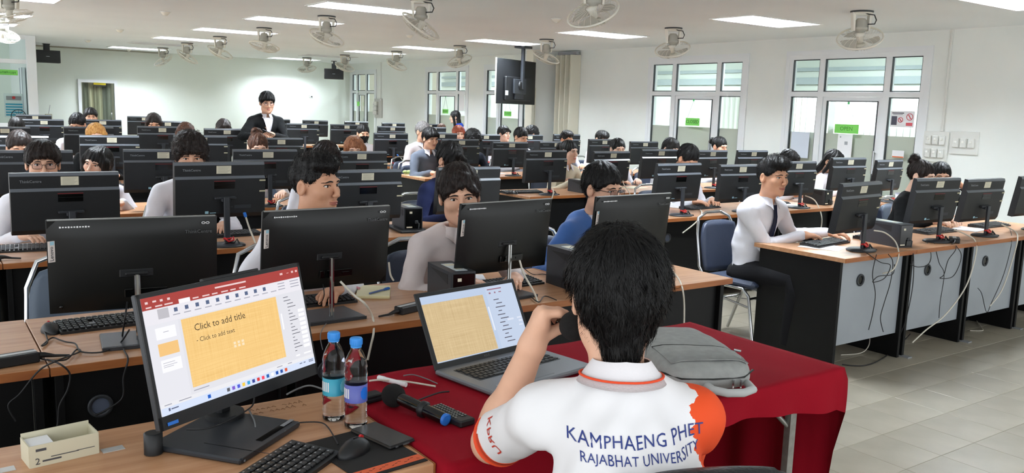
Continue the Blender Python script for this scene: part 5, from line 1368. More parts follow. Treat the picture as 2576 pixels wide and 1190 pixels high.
u.rect('menu_words', 0, 0, 0, 0, E_('pale', (216, 190, 190)), [(.02+.05*k, .08, .05+.05*k+.008*(k % 3), .092) for k in range(3)]+[(.28+.058*k, .08, .315+.058*k+.008*(k % 2), .092) for k in range(6)]+[(.42, .03, .62, .045), (.02, .035, .035, .055), (.06, .035, .08, .05), (.10, .035, .115, .055), (.14, .035, .155, .055)])
u.rect('window_buttons', 0, 0, 0, 0, E_('pale2', (214, 178, 176)), [(.86, .03, .88, .05), (.91, .04, .925, .045), (.945, .03, .96, .05), (.975, .03, .99, .05)])
u.rect('ribbon', 0, .105, 1, .235, E_('ribbon', (214, 212, 218)))
u.rect('highlight', .075, .115, .135, .2, E_('grey', (176, 174, 180)))
u.rect('ribbon_icon', 0, 0, 0, 0, E_('icon', (84, 96, 124)), [(.165+.062*k, .13, .185+.062*k, .165) for k in range(10)])
u.rect('ribbon_icon_text', 0, 0, 0, 0, E_('icontext', (150, 150, 162)), [(.155+.062*k, .185, .195+.062*k, .193) for k in range(11)]+[(.83, .125+.028*k, .88, .133+.028*k) for k in range(3)]+[(.92, .125+.028*k, .985, .133+.028*k) for k in range(3)])
u.rect('slide_pane', 0, .235, .175, .93, E_('pane', (210, 210, 216)))
u.rect('slide_thumbnail', .045, .27, .155, .37, E_('paper', (226, 226, 232)))
u.rect('slide_thumbnail', .045, .405, .155, .51, E_('tanthumb', (222, 180, 118)))
u.rect('slide_thumbnail', .045, .545, .155, .65, E_('paper', (226, 226, 232)))
u.rect('thumbnail_lines', 0, 0, 0, 0, E_('lines', (170, 170, 178)), [(.085, .31, .115, .316), (.055, .57, .12, .575), (.055, .59, .13, .595), (.055, .605, .11, .61)])
u.rect('slide', .19, .245, .80, .845, tan_screen('screen_slide', (232, 196, 132), (214, 174, 108)))
u.text('slide_title', 'Click to add title', .255, .345, .0245, E_('slideink', (70, 60, 48)))
u.text('slide_text', '- Click to add text', .255, .455, .0165, E_('slideink', (70, 60, 48)))
u.rect('slide_icons', 0, 0, 0, 0, E_('slideicon', (226, 208, 176)), [(.47+.026*k, .56+.03*j, .485+.026*k, .582+.03*j) for k in range(3) for j in range(2)])
u.rect('format_pane', .83, .235, 1, .9, E_('pane2', (206, 206, 212)))
u.rect('scroll_bar', .812, .42, .822, .58, E_('paper', (226, 226, 232)))
u.rect('pane_text', 0, 0, 0, 0, E_('panetext', (96, 96, 106)), [(.85+.02*(k > 1), .27+.034*k, .875+.03*((k*5) % 4)/2+.01, .277+.034*k) for k in range(17)])
u.rect('pane_boxes', 0, 0, 0, 0, E_('panebox', (228, 228, 232)), [(.94, .42+.045*k, .985, .45+.045*k) for k in range(9)]+[(.87, .86, .90, .875), (.93, .86, .985, .875)])
u.rect('status_bar', 0, .9, 1, .935, E_('status', (214, 214, 218)))
u.rect('status_words', 0, 0, 0, 0, E_('icontext', (150, 150, 162)), [(.02, .912, .06, .92), (.19, .868, .28, .876), (.10, .912, .17, .92), (.72, .912, .76, .92), (.80, .912, .83, .92)])
u.rect('task_bar', 0, .935, 1, 1, E_('task', (196, 206, 226)))
for k, c in enumerate(((40, 90, 180), (90, 90, 96), (120, 90, 190), (80, 90, 200), (226, 190, 70), (60, 150, 200), (60, 70, 140), (200, 60, 60), (230, 70, 90), (40, 90, 160), (230, 230, 236), (40, 80, 160), (50, 80, 150), (200, 90, 60))):
    x = .345+.0325*k if k else .26; u.rect('task_icon', x, .948, x+.018, .98, E_('icon%d' % k, c))
u.rect('task_tray', 0, 0, 0, 0, E_('tray', (90, 96, 120)), [(.88, .95, .90, .958), (.91, .95, .925, .958), (.95, .946, .985, .953), (.95, .96, .985, .967), (.035, .945, .045, .97), (.05, .952, .09, .962)])
mb = MB(); mb.box((0, .06, .15), (.04, .03, .26), .006); mb.cyl((0, .05, .0), (0, .05, .03), .05, 16); link('stem', mb.mesh('stem', M_plas), t)
mb = MB(); mb.box((0, 0, .008), (.27, .26, .014), .004); mb.box((0, -.128, .009), (.25, .006, .014), .001); bs = link('base', mb.mesh('base', M_plas2), t, (-.075, -.04, 0), (0, 0, R(12)))
mb = MB(); mb.box((.05, -.105, .0156), (.14, .018, .0008)); mb.mi = 1; mb.box((.11, -.105, .0162), (.05, .012, .0006)); link('base_label', mb.mesh('base_label', [M_gloss, M_silver]), bs)
mb = MB(); mb.box((-.08, -.09, .0156), (.001, .2, .001)); link('seam', mb.mesh('seam', M_gloss), bs)
mb = MB(); mb.box((-.235, -.004, .012), (.03, .001, .008)); link('sticker', mb.mesh('sticker', M_blueplug), sh)
mb = MB(); mb.lathe([(.022, 0), (.022, .05), (.018, .052)], 14); o = link('knob', mb.mesh('knob', M_plas), t, (-.24, .03, .002))

# folded card box with a number on it ------------------------------------
t = thing('card_box', 'open cream card box marked with a 2 on the foreground desk', 'box', (.252, 2.185, DH), R(7))
bw, bd, bh = .148, .075, .052; Mc = mat('cream_card', (202, 196, 172), .7)
mb = MB(); mb.box((0, -bd/2, bh/2), (bw, .003, bh)); mb.box((0, bd/2, bh/2+.004), (bw, .003, bh+.008)); mb.box((-bw/2, 0, bh/2), (.003, bd, bh)); mb.box((bw/2, 0, bh/2), (.003, bd, bh)); mb.box((0, 0, .003), (bw, bd, .004)); link('tray', mb.mesh('tray', Mc), t)
mb = MB(); mb.box((-.045, 0, bh-.006), (.05, bd-.01, .002)); link('inner_flap', mb.mesh('inner_flap', M_white), t)
link('number', baked(text_mesh('2', .022, M_ink, .0003), tomY(-.058, -bd/2-.002, .013)), t)
mb = MB(); mb.box((-.028, -bd/2-.0018, .012), (.04, .0006, .004)); mb.box((.0, -bd/2-.0018, .019), (.06, .0006, .002)); mb.box((.045, -bd/2-.0018, .02), (.04, .0006, .0015)); mb.box((-.05, -bd/2-.0018, .04), (.022, .0006, .006)); link('printing', mb.mesh('printing', M_ink), t)
for (x, y, lab) in ((.362, 2.163, 'strip of clear tape right of the cream card box'), (.13, 2.16, 'strip of clear tape left of the cream card box')):
    mb = MB(); mb.box((0, 0, .0006), (.05, .028, .0012)); tag(link('tape_strip', mb.mesh('tape_strip', mat('clear_tape', (206, 206, 204), .2, alpha=.8)), None, (x, y, DH), (0, 0, R(4))), lab, 'tape')

# bottles -----------------------------------------------------------------
M_pet = mat('clear_bottle_plastic', (250, 252, 253), .04, trans=1.0, ior=1.33); M_water = mat('water', (250, 252, 253), .0, trans=1.0, ior=1.33)
M_cap = mat('blue_cap', (58, 146, 226), .4)
def bottle(x, y, rz, lab, lc, lc2):
    t = thing('water_bottle', lab, 'bottle', (x, y, DH), rz, 'clear water bottles')
    prof = [(0, .004), (.020, .0), (.0295, .004), (.0305, .012), (.0285, .02), (.0305, .03), (.0285, .038), (.0305, .048), (.0290, .056), (.0305, .064), (.0305, .07), (.0295, .072), (.0295, .122), (.0308, .125), (.0290, .135), (.0308, .147), (.0288, .158), (.0305, .168), (.027, .185), (.020, .202), (.0145, .212), (.0135, .222), (.0135, .236)]
    mb = MB(); mb.lathe(prof, 32); link('bottle_wall', mb.mesh('bottle_wall', M_pet), t)
    mb = MB(); mb.lathe([(.0302, .073), (.0302, .121), (.0299, .1211), (.0299, .0729)], 32); l_ = link('wrap_label', mb.mesh('wrap_label', lc), t)
    mb = MB()
    for k in range(5):
        a = R(-150+k*12); mb.box((.0304*math.cos(a), .0304*math.sin(a), .098), (.0008, .0035, .026), 0, rz=a)
    mb.mi = 1
    for k in range(9):
        a = R(-35+k*5); mb.box((.0305*math.cos(a), .0305*math.sin(a), .098), (.0008, .003, .034*math.sqrt(max(.05, 1-((k-4)/4.6)**2))), 0, rz=a)
    link('label_print', mb.mesh('label_print', [M_white, lc2]), l_)
    mb = MB(); mb.lathe([(.0155, .224), (.0163, .226), (.0163, .241), (.015, .2435), (0, .244)], 24)
    for k in range(24): a = k*PI/12; mb.box((.0164*math.cos(a), .0164*math.sin(a), .2335), (.001, .0018, .014), 0, rz=a)
    link('cap', mb.mesh('cap', M_cap), t)
    mb = MB(); mb.lathe([(.0148, .2185), (.0148, .2235)], 20); link('cap_ring', mb.mesh('cap_ring', M_cap), t)
bottle(.902, 2.085, R(-40), 'clear water bottle with a turquoise label, behind its twin', mat('turquoise_label', (60, 160, 186), .4), mat('pale_print', (120, 200, 214), .4))
bottle(.930, 2.005, R(-52), 'clear water bottle with a violet blue label, in front', mat('violet_label', (92, 100, 176), .4), mat('blue_roundel', (24, 110, 214), .4))

# mouse mat, mouse, phone, keyboard ---------------------------------------
t = thing('mouse_mat', 'black mouse mat with an orange band on the foreground desk', 'mat', (.875, 1.835, DH), R(6))
mb = MB(); mb.box((0, 0, .0015), (.19, .27, .003), .001); link('mat_sheet', mb.mesh('mat_sheet', mat('mat_cloth', (26, 25, 25), .9)), t)
mb = MB(); mb.box((0, -.108, .0033), (.19, .03, .0006)); o = link('orange_band', mb.mesh('orange_band', mat('orange_cloth', (214, 96, 58), .8)), t)
mb = MB()
for k in range(15): mb.box((-.085+k*.0118, -.108+.006*math.sin(k*2.1), .0038), (.008, .0022, .0004), 0, rz=.6*math.sin(k*1.7))
link('lettering', mb.mesh('lettering', mat('brown_print', (120, 50, 34), .8)), o)
inst(MS, thing('computer_mouse', 'black mouse with a red wheel on the orange banded mat', 'mouse', (.848, 1.842, DH+.003), R(118), 'black computer mice'))
t = thing('smartphone', 'black smartphone lying on the mouse mat', 'phone', (.952, 1.893, DH+.0035), R(12))
mb = MB(); mb.box((0, 0, .005), (.083, .165, .009), .004); link('case', mb.mesh('case', M_plas), t); mb = MB(); mb.box((0, 0, .0098), (.077, .158, .0008)); link('screen', mb.mesh('screen', mat('phone_glass', (40, 40, 44), .25)), t)
mb = MB(); mb.box((.01, -.083, .005), (.02, .002, .003)); mb.box((-.02, -.083, .005), (.008, .002, .003)); link('ports', mb.mesh('ports', M_dimprint), t)
def key_grid(par, x0, y0, z, pitch, rows, cols, mesh, skip=()):
    for r in range(rows):
        for c in range(cols):
            if (r, c) in skip: continue
            link('key', mesh, par, (x0+c*pitch+(r % 2)*pitch*.2, y0-r*pitch, z))
t = thing('keyboard', 'black keyboard with white key legends at the bottom of the foreground desk', 'keyboard', (.600, 1.775, DH), R(36))
mb = MB(); mb.prism([(-.07, 0), (.07, 0), (.07, .018), (-.07, .010)], -.22, .22, 'x'); link('shell', mb.mesh('shell', M_keyedge), t)
mb = MB(); mb.box((0, 0, .003), (.0172, .0172, .006), .002); mb.mi = 1; mb.box((-.003, .003, .0063), (.005, .004, .0004)); KM = mb.mesh('key', [M_key, M_silver])
for r in range(6):
    for c in range(20):
        link('key', KM, t, (-.2+c*.0208+(.004 if r % 2 else 0), .052-r*.0205, .0135+.0035*(1-r/3)+.0005))

# ================================================================ cloth covered table
TX = (1.0, 2.58); TYY = (1.645, 2.36); TZ = .757
M_cloth = mat('red_tablecloth', (140, 16, 32), .9, var=.06, vscale=5, bump=.1, bscale=300, spec=.1)
t = thing('folding_table', 'folding table with metal legs under the red cloth', 'table', ((TX[0]+TX[1])/2, (TYY[0]+TYY[1])/2, 0))
mb = MB(); mb.box((0, 0, TZ-.022), (TX[1]-TX[0]-.02, TYY[1]-TYY[0]-.02, .034), .004); link('tabletop', mb.mesh('tabletop', mat('table_board', (170, 160, 140), .6)), t)
M_leg = mat('worn_metal_leg', (150, 148, 142), .4, .7, var=.2, vscale=30)
for sx in (-1, 1):
    for sy in (-1, 1):
        mb = MB(); mb.box((sx*.635, sy*.27, .36), (.03, .03, .72), .003); link('leg', mb.mesh('leg', M_leg), t)
    mb = MB(); mb.box((sx*.635, 0, .12), (.02, .54, .02)); link('crossbar', mb.mesh('crossbar', M_leg), t)
    for sy in (-1, 1): mb = MB(); mb.tube([(sx*.635, sy*.27, .54), (sx*.635-sx*.16, sy*.2, .71)], .009, 6); link('brace', mb.mesh('brace', M_leg), t)
def cloth_mesh():
    x0, x1 = TX; y0, y1 = TYY; nx, ny = 60, 30; V = []; F = []
    for j in range(ny+1):
        for i in range(nx+1):
            x = x0+(x1-x0)*i/nx; y = y0+(y1-y0)*j/ny
            z = TZ+.0012*math.sin(x*23+y*7)+.0018*max(0, math.sin((x-y)*16))*math.exp(-((x-1.35)**2+(y-1.85)**2)/.06)
            V.append((x, y, z))
    F += [(j*(nx+1)+i, j*(nx+1)+i+1, (j+1)*(nx+1)+i+1, (j+1)*(nx+1)+i) for j in range(ny) for i in range(nx)]
    per = [(i, 0) for i in range(nx+1)]+[(nx, j) for j in range(1, ny+1)]+[(i, ny) for i in range(nx-1, -1, -1)]+[(0, j) for j in range(ny-1, 0, -1)]
    n = len(per); K = 12; base = len(V); s = 0.0
    for q, (i, j) in enumerate(per):
        x, y, _ = V[j*(nx+1)+i]
        ox, oy = (0, -1) if (j == 0 and 0 < i < nx) else ((1, 0) if (i == nx and 0 < j < ny) else ((0, 1) if (j == ny and 0 < i < nx) else ((-1, 0) if (0 < j < ny) else (.7*(1 if i else -1), .7*(1 if j else -1)))))
        if j == 0: drop = .115+.03*math.sin(x*5+1)+.10*max(0, (1.95-x))**.8+.02*max(0, x-2.4)
        elif i == nx: drop = .62
        elif j == ny: drop = .66
        else: drop = .30
        if i == nx and j < 3: drop = .16+.46*j/3
        for k in range(1, K+1):
            f = k/K; dz = drop*f
            ph = x*26+y*31; out = .010*min(1, f*4)+.022*f*math.sin(ph)*(1 if drop > .3 else .45)+.03*f*(1 if i == nx and j < 4 else 0)*(1-f*.5)
            V.append((x+ox*out, y+oy*out, TZ-dz))
    for q in range(n):
        q2 = (q+1) % n; a = per[q][1]*(nx+1)+per[q][0]; b_ = per[q2][1]*(nx+1)+per[q2][0]
        ra = [a]+[base+q*K+k for k in range(K)]; rb = [b_]+[base+q2*K+k for k in range(K)]
        F += [(ra[k], ra[k+1], rb[k+1], rb[k]) for k in range(K)]
    return mesh_np('tablecloth', V, F, M_cloth, smooth=True)
tag(link('tablecloth', cloth_mesh()), 'dark red cloth draped over the table behind the speaking man', 'tablecloth')

# laptop ---------------------------------------------------------------------
LZ = TZ+.004
t = thing('laptop', 'open silver laptop with a lit screen on the red table', 'laptop', (1.555, 2.150, LZ), R(9))
lw, ld = .445, .280
mb = MB(); mb.box((0, 0, .009), (lw, ld, .016), .005); link('base', mb.mesh('base', mat('laptop_silver', (122, 126, 132), .4, .3)), t)
mb = MB(); mb.box((0, .035, .0175), (.36, .125, .001)); link('keyboard_well', mb.mesh('keyboard_well', mat('keyboard_well', (52, 54, 58), .5)), t)
mb = MB(); mb.box((0, 0, .0015), (.0158, .0158, .003), .0008); KL = mb.mesh('key', M_key)
for r in range(6):
    for c in range(18):
        if r == 5 and 4 <= c <= 8: continue
        link('key', KL, t, (-.1675+c*.0195+(.005 if r % 2 else 0), .085-r*.0198, .018))
mb = MB(); mb.box((-.05, .085-5*.0198, .0195), (.095, .0158, .003), .0008); link('space_bar', mb.mesh('space_bar', M_key), t)
mb = MB(); mb.box((0, -.085, .0174), (.105, .07, .0008)); link('touchpad', mb.mesh('touchpad', mat('touchpad_grey', (112, 116, 122), .35)), t)
mb = MB(); mb.box((-.165, -.1, .0176), (.022, .016, .0006)); mb.mi = 1; mb.box((-.135, -.1, .0176), (.03, .014, .0006)); link('stickers', mb.mesh('stickers', [M_silver, mat('lime_sticker', (150, 190, 60), .5)]), t)
LT = Matrix.Translation((0, ld/2-.006, .014)) @ Matrix.Rotation(R(-27), 4, 'X')
mb = MB(); mb.box((0, .004, .128), (lw, .007, .256), .003); lid = link('lid', mb.mesh('lid', M_plas), t); lid.matrix_local = LT
link('maker_name', baked(text_mesh('ASUS', .011, M_dimprint, .0002), tomY(0, .0, .012)), lid)
mb = MB(); quadY(mb, -lw/2+.016, lw/2-.016, .022, .241, -.0001); ls = link('screen', mb.mesh('screen', E_('laptop', (172, 186, 208))), t); ls.matrix_local = LT
u = UI(ls, -lw/2+.016, lw/2-.016, .022, .241, -.0003, .37)
u.rect('slide', 0, .115, .64, .985, tan_screen('laptop_slide', (204, 182, 142), (180, 156, 116)))
u.rect('pane', .68, .0, 1, 1, E_('lappane', (178, 190, 210)))
u.rect('scroll_bar', .655, .32, .672, .7, E_('lapscroll', (206, 212, 224)))
u.rect('pane_words', 0, 0, 0, 0, E_('lapink', (86, 84, 96)), [(.74+.02*(k % 2), .22+.062*k, .80+.05*((k*7) % 3)/2, .234+.062*k) for k in range(12)])
u.rect('pane_heading', 0, 0, 0, 0, E_('lapred', (140, 96, 112)), [(.70, .045, .86, .062), (.71, .1, .73, .125), (.77, .1, .785, .125), (.82, .105, .85, .12)])
u.rect('pane_boxes', 0, 0, 0, 0, E_('lapbox', (200, 206, 220)), [(.83, .56, .9, .59), (.94, .56, .99, .585), (.95, .61, .99, .64), (.94, .68, .985, .7)])
# microphone, remote, slim box -------------------------------------------------
M_foam = mat('black_foam', (20, 19, 19), .95, bump=.6, bscale=700)
def mic_parts(par, dz=0.0):
    """lies along -Y from its foam ball at the origin"""
    mb = MB(); mb.ell((0, 0, 0), (.033, .036, .033), 24, 16); link('foam_cover', mb.mesh('foam_cover', M_foam), par)
    mb = MB(); mb.tube([(0, -.02, 0), (0, -.05, 0), (0, -.12, 0), (0, -.205, 0)], [.016, .0175, .017, .0165], 20); link('barrel', mb.mesh('barrel', M_gloss), par)
    mb = MB(); mb.tube([(0, -.112, 0), (0, -.118, 0), (0, -.128, 0), (0, -.134, 0)], [.0185, .024, .024, .0185], 8); link('ring', mb.mesh('ring', M_plas), par)
    mb = MB(); mb.tube([(0, -.205, 0), (0, -.213, 0), (0, -.2135, 0)], [.0165, .0165, .012], 20); link('end_cap', mb.mesh('end_cap', M_blueplug), par)
t = thing('microphone', 'black cordless microphone with a foam ball lying on the red cloth', 'microphone', (1.075, 2.07, TZ+.034), R(14)); t.rotation_euler = (R(4), 0, R(14)); mic_parts(t)
t = thing('remote_control', 'black remote control beside the lying microphone', 'remote', (1.163, 1.905, TZ+.002), R(8))
mb = MB(); mb.box((0, 0, .010), (.052, .15, .019), .004); link('casing', mb.mesh('casing', M_plas), t)
mb = MB(); mb.box((0, 0, .002), (.006, .0055, .003), .001); RB = mb.mesh('button', mat('grey_button', (120, 122, 118), .5))
for r in range(11):
    for c in range(4):
        if (r, c) in ((6, 0), (6, 3), (10, 1)): continue
        link('button', RB, t, (-.0165+c*.011, .062-r*.0105, .019))
t = thing('eraser_box', 'small black box half hidden behind the bottles on the red cloth', 'box', (1.035, 2.14, TZ+.002), R(10)); mb = MB(); mb.box((0, 0, .012), (.07, .04, .022), .003); link('casing', mb.mesh('casing', M_plas), t); mb = MB(); mb.box((0, -.021, .012), (.06, .002, .004)); link('seam', mb.mesh('seam', M_plas2), t)
t = thing('marker_pen', 'white capped marker pen on the red cloth behind the microphone', 'pen', (1.165, 2.245, TZ+.010), R(112)); mb = MB(); mb.cyl((-.05, 0, 0), (.035, 0, 0), .0075, 10); link('barrel', mb.mesh('barrel', M_white), t); mb = MB(); mb.cyl((.035, 0, 0), (.06, 0, 0), .0082, 10); link('cap', mb.mesh('cap', M_alum), t)
# backpack -----------------------------------------------------------------------
def backpack():
    t = thing('backpack', 'light grey backpack lying flat on the red table', 'backpack', (2.055, 1.90, TZ+.003), R(-25))
    Mb = mat('grey_canvas', (146, 148, 146), .85, var=.1, vscale=40, bump=.15, bscale=400); Mb2 = mat('pale_grey_webbing', (176, 178, 178), .8); L, Wd, T = .50, .31, .105
    def f(P):
        x, y, z = P[0]/(Wd/2), P[1]/(L/2), (P[2]-T*.46)/(T*.5)
        q = np.abs(x)**4+np.abs(y)**6+np.abs(z)**2.6; d = (q**(1/4.)-1)*.05
        return np.maximum(d, .002-P[2])
    V, F = sdf_mesh(f, (-.19, -.29, -.01), (.19, .29, .13), .010); N = vnormals(V, F)
    V = V+N*(vnoise(V*14)*.0035+vnoise(V*30)*.0015)[:, None]; b_ = link('main_bag', mesh_np('main_bag', V, F, Mb, smooth=True), t)
    def topz(x, y):
        q = max(0.0, 1-(abs(x)/(Wd/2))**4-(abs(y)/(L/2))**6); return T*.46+T*.5*q**(1/2.6)
    n = 9; Lp, Rp = [], []
    for i in range(n):
        u_ = i/(n-1); x = -.125+.26*u_; y = -.04-.05*u_; Lp.append((x, y+.004, topz(x, y)+.001)); Rp.append((x, y-.008, topz(x, y-.01)-.001))
    link('pocket_zip', strip_mesh(Lp, Rp, .002, M_gloss, 'pocket_zip'), t)
    Lp, Rp = [], []
    for i in range(n):
        u_ = i/(n-1); x = -.125+.26*u_; y = -.045-.05*u_; Lp.append((x, y-.002, topz(x, y)+.004)); Rp.append((x*.97, -.205-.01*math.sin(u_*3), topz(x*.97, -.2)+.006))
    link('front_pocket', strip_mesh(Lp[::-1], Rp[::-1], .003, Mb, 'front_pocket') if True else None, t)
    mb = MB(); mb.tube([(.135, -.09, topz(.13, -.09)+.004), (.155, -.1, topz(.13, -.09)+.002)], .004, 6); link('zip_pull', mb.mesh('zip_pull', M_chrome), t)
    mb = MB(); mb.tube([(-.15, -.20, .06), (-.1, -.245, .052), (0, -.252, .05), (.1, -.245, .052), (.15, -.2, .06)], .005, 6, flat=.5); link('main_zip', mb.mesh('main_zip', M_gloss), t)
    for x in (.06, .085): mb = MB(); mb.box((x, -.258, .036), (.006, .004, .028), .001); link('zip_pull', mb.mesh('zip_pull', M_chrome), t)
    mb = MB(); mb.tube([(-.02, -.235, .03), (-.015, -.285, .028), (.02, -.31, .026), (.07, -.312, .026), (.11, -.29, .028), (.115, -.24, .03)], .0125, 10); link('handle', mb.mesh('handle', Mb2), t)
    mb = MB(); mb.tube([(x_, .252, .05) for x_ in (-.12, 0, .12)], .006, 6); link('seam_piping', mb.mesh('seam_piping', Mb2), t)
backpack()
# leather chair of the speaking man
t = thing('office_chair', 'black leather chair back at the bottom edge behind the speaking man', 'chair', (1.27, 1.20, 0), R(157))
def lc(P):
    d = ellip(P, (0, .17, .70), (.24, .05, .27)); return smax(d, -ellip(P, (0, .02, .7), (.3, .13, .4)), .03)
V, F = sdf_mesh(lambda P: smax(smax(ellip(P, (0, .20, .68), (.27, .055, .31)), P[2]-.945, .03), np.abs(P[0])-.22, .04), (-.3, .1, .35), (.3, .3, 1.0), .014)
link('backrest', mesh_np('backrest', V, F, mat('black_leather', (26, 27, 29), .4, bump=.25, bscale=120), smooth=True), t)
mb = MB(); mb.box((0, -.03, .46), (.48, .46, .09), .03); link('seat', mb.mesh('seat', MATS['black_leather']), t)
mb = MB(); mb.cyl((0, -.03, .08), (0, -.03, .42), .03, 12); mb.tube([(0, .16, .44), (0, .25, .5), (0, .24, .62)], .025, 8); link('column', mb.mesh('column', M_chrome), t)
mb = MB()
for k in range(5): a = k*2*PI/5; mb.tube([(0, -.03, .09), (.28*math.cos(a), -.03+.28*math.sin(a), .05)], [.025, .016], 8); mb.ell((.28*math.cos(a), -.03+.28*math.sin(a), .026), (.026, .026, .026))
link('star_base', mb.mesh('star_base', M_plas), t)
# ================================================================ the speaking man (seen from behind)
def speaker():
    H = np.array([1.216, 1.326, 1.211]); phi = R(146); c, s = math.cos(phi), math.sin(phi); O = np.array([1.199, 1.21])  # man's pose and body scaled about the camera, results written in as numbers
    root = thing('person', 'man in a white and orange polo shirt speaking into a microphone', 'person', (O[0], O[1], 0), phi)
    def loc(p): dx, dy = p[0]-O[0], p[1]-O[1]; return np.array([c*dx+s*dy, -s*dx+c*dy, p[2]])
    hs = 1.085; hl = loc(H); RM = rotM(R(4), R(4), 0)
    nb = loc((1.186, 1.265, 1.048)); shL = loc((1.069, 1.384, 0.953)); shR = loc((1.333, 1.199, 0.96))
    elL = loc((1.12, 1.637, 0.795)); wrL = loc((1.14, 1.516, 1.063)); elR = loc((1.45, 1.36, .74)); wrR = loc((1.47, 1.60, .80))
    pel = np.array([.0, .05, .50]); w1 = pel*.55+nb*.45+np.array([0, .05, 0]); ch = pel*.2+nb*.8+np.array([0, .035, -.01])
    slL = shL+(elL-shL)*.80; slR = shR+(elR-shR)*.80
    def cloth(P):
        d = rcone(P, pel, w1, .185, .180, 1.45); d = smin(d, rcone(P, w1, ch-np.array([0, 0, .05]), .180, .148, 1.55), .08)
        d = smin(d, rcone(P, shL, shR, .058, .058), .07)
        for q in (shL, shR): d = smin(d, rcone(P, nb+np.array([0, .01, -.01]), q, .054, .054), .05)
        for (a, b) in ((shL, slL), (shR, slR)):
            e = rcone(P, a, b, .062, .066); n = (b-a)/np.linalg.norm(b-a)
            e = smax(e, (P[0]-b[0])*n[0]+(P[1]-b[1])*n[1]+(P[2]-b[2])*n[2], .004); d = smin(d, e, .03)
            d = smax(d, -(rcone(P, b-n*.03, b+n*.12, .05, .053)), .004)
        return smax(d, -rcone(P, nb+np.array([0, 0, .0]), hl+RM@np.array([0, .02, -.06]), .054, .062), .008)
    V, F = sdf_mesh(cloth, (-.36, -.55, .42), (.36, .30, 1.12), .0085); N = vnormals(V, F)
    wv = vnoise(V*np.array([7, 7, 10])+3)*.006+vnoise(V*np.array([18, 18, 10])+8)*.004-np.abs(vnoise(V*np.array([11, 11, 6])+21))*.006
    # drag folds running from the left shoulder towards the back
    for (px, pz, ang, k) in ((.10, 1.02, .7, 70), (-.02, .9, -.5, 60), (.14, .82, .2, 55)):
        u_ = (V[:, 0]-px)*math.cos(ang)+(V[:, 2]-pz)*math.sin(ang); g = np.exp(-(((V[:, 0]-px)**2+(V[:, 2]-pz)**2)/.012)); wv += g*np.sin(u_*k*1.6)*.005
    V = V+N*wv[:, None]
    m = bpy.data.materials.new('polo_fabric'); m.use_nodes = True; nt = m.node_tree; b = nt.nodes['Principled BSDF']; b.inputs['Roughness'].default_value = .75; b.inputs['Specular IOR Level'].default_value = .25
    tc = nt.nodes.new('ShaderNodeTexCoord'); sp = nt.nodes.new('ShaderNodeSeparateXYZ'); nt.links.new(tc.outputs['Object'], sp.inputs[0])
    mp = nt.nodes.new('ShaderNodeMapping'); mp.inputs['Scale'].default_value = (14, 14, 40); mp.inputs['Rotation'].default_value = (0, R(-25), 0); nz = nt.nodes.new('ShaderNodeTexNoise'); nz.inputs['Scale'].default_value = 1.0; nz.inputs['Detail'].default_value = 5
    nt.links.new(tc.outputs['Object'], mp.inputs[0]); nt.links.new(mp.outputs[0], nz.inputs['Vector'])
    a1 = nt.nodes.new('ShaderNodeMath'); a1.operation = 'MULTIPLY_ADD'; a1.inputs[1].default_value = -.09; nt.links.new(nz.outputs['Fac'], a1.inputs[0]); nt.links.new(sp.outputs['X'], a1.inputs[2])
    lt = nt.nodes.new('ShaderNodeMath'); lt.operation = 'LESS_THAN'; lt.inputs[1].default_value = -.150; nt.links.new(a1.outputs[0], lt.inputs[0])
    mx = nt.nodes.new('ShaderNodeMixRGB'); mx.inputs[1].default_value = lin((226, 224, 226)); mx.inputs[2].default_value = lin((226, 78, 34)); nt.links.new(lt.outputs[0], mx.inputs[0]); nt.links.new(mx.outputs[0], b.inputs['Base Color'])
    link('polo_shirt', mesh_np('polo_shirt', V, F, m, smooth=True), root)
    from mathutils.bvhtree import BVHTree
    bv = BVHTree.FromPolygons([tuple(v) for v in V], [tuple(int(i) for i in f) for f in F])
    M_navyink = mat('navy_print', (34, 52, 122), .6)
    def on_back(txt, size, xc, zc, rot, nm, mtl, space=1.05):
        me = text_mesh(txt, size, mtl, 0.0, 'CENTER', space).copy(); cr, sr = math.cos(rot), math.sin(rot)
        for v in me.vertices:
            a_, b_ = v.co.x*cr-v.co.y*sr, v.co.x*sr+v.co.y*cr
            hit = bv.ray_cast(Vector((xc-a_, .6, zc+b_)), Vector((0, -1, 0)))
            y = hit[0].y if hit[0] is not None else .0; v.co = (xc-a_, y+.0016, zc+b_)
        link(nm, me, root)
    on_back('KAMPHAENG PHET', .0315, .018, .963, R(2), 'back_print', M_navyink)
    on_back('RAJABHAT UNIVERSITY', .0228, .012, .935, R(2), 'back_print', M_navyink)
    # sleeve hems
    for (a, b) in ((shL, slL), (shR, slR)):
        n = (b-a)/np.linalg.norm(b-a); q = Vector(n).orthogonal().normalized(); w = Vector(n).cross(q); mb = MB(); rr = .0685
        pts0, pts1 = [], []
        for k in range(33):
            an = 2*PI*k/32; d_ = np.array(q*math.cos(an)+w*math.sin(an)); pts0.append(b-n*.024+d_*(rr-.002)); pts1.append(b+n*.004+d_*rr)
        link('sleeve_hem', strip_mesh(pts0, pts1, .002, mat('orange_rib', (226, 74, 36), .8), 'sleeve_hem'), root)
    me = text_mesh('KPRU', .036, mat('red_print_sleeve', (196, 60, 44), .6), 0.0).copy(); n = (slL-shL)/np.linalg.norm(slL-shL)
    ctr = shL+(slL-shL)*.62; outv = np.array([.72, .69, .1]); outv = outv-n*(outv@n); outv /= np.linalg.norm(outv); side = np.cross(outv, n)
    for v in me.vertices:
        p = ctr+side*(-v.co.x*.0+v.co.y)*1.0+n*0+outv*.18; p = ctr+outv*.18-np.cross(n, outv)*v.co.x+n*v.co.y
        hit = bv.ray_cast(Vector(p), Vector(-outv)); v.co = (hit[0]+Vector(outv)*.0016) if hit[0] is not None else Vector(p-outv*.1)
    link('sleeve_print', me, root)
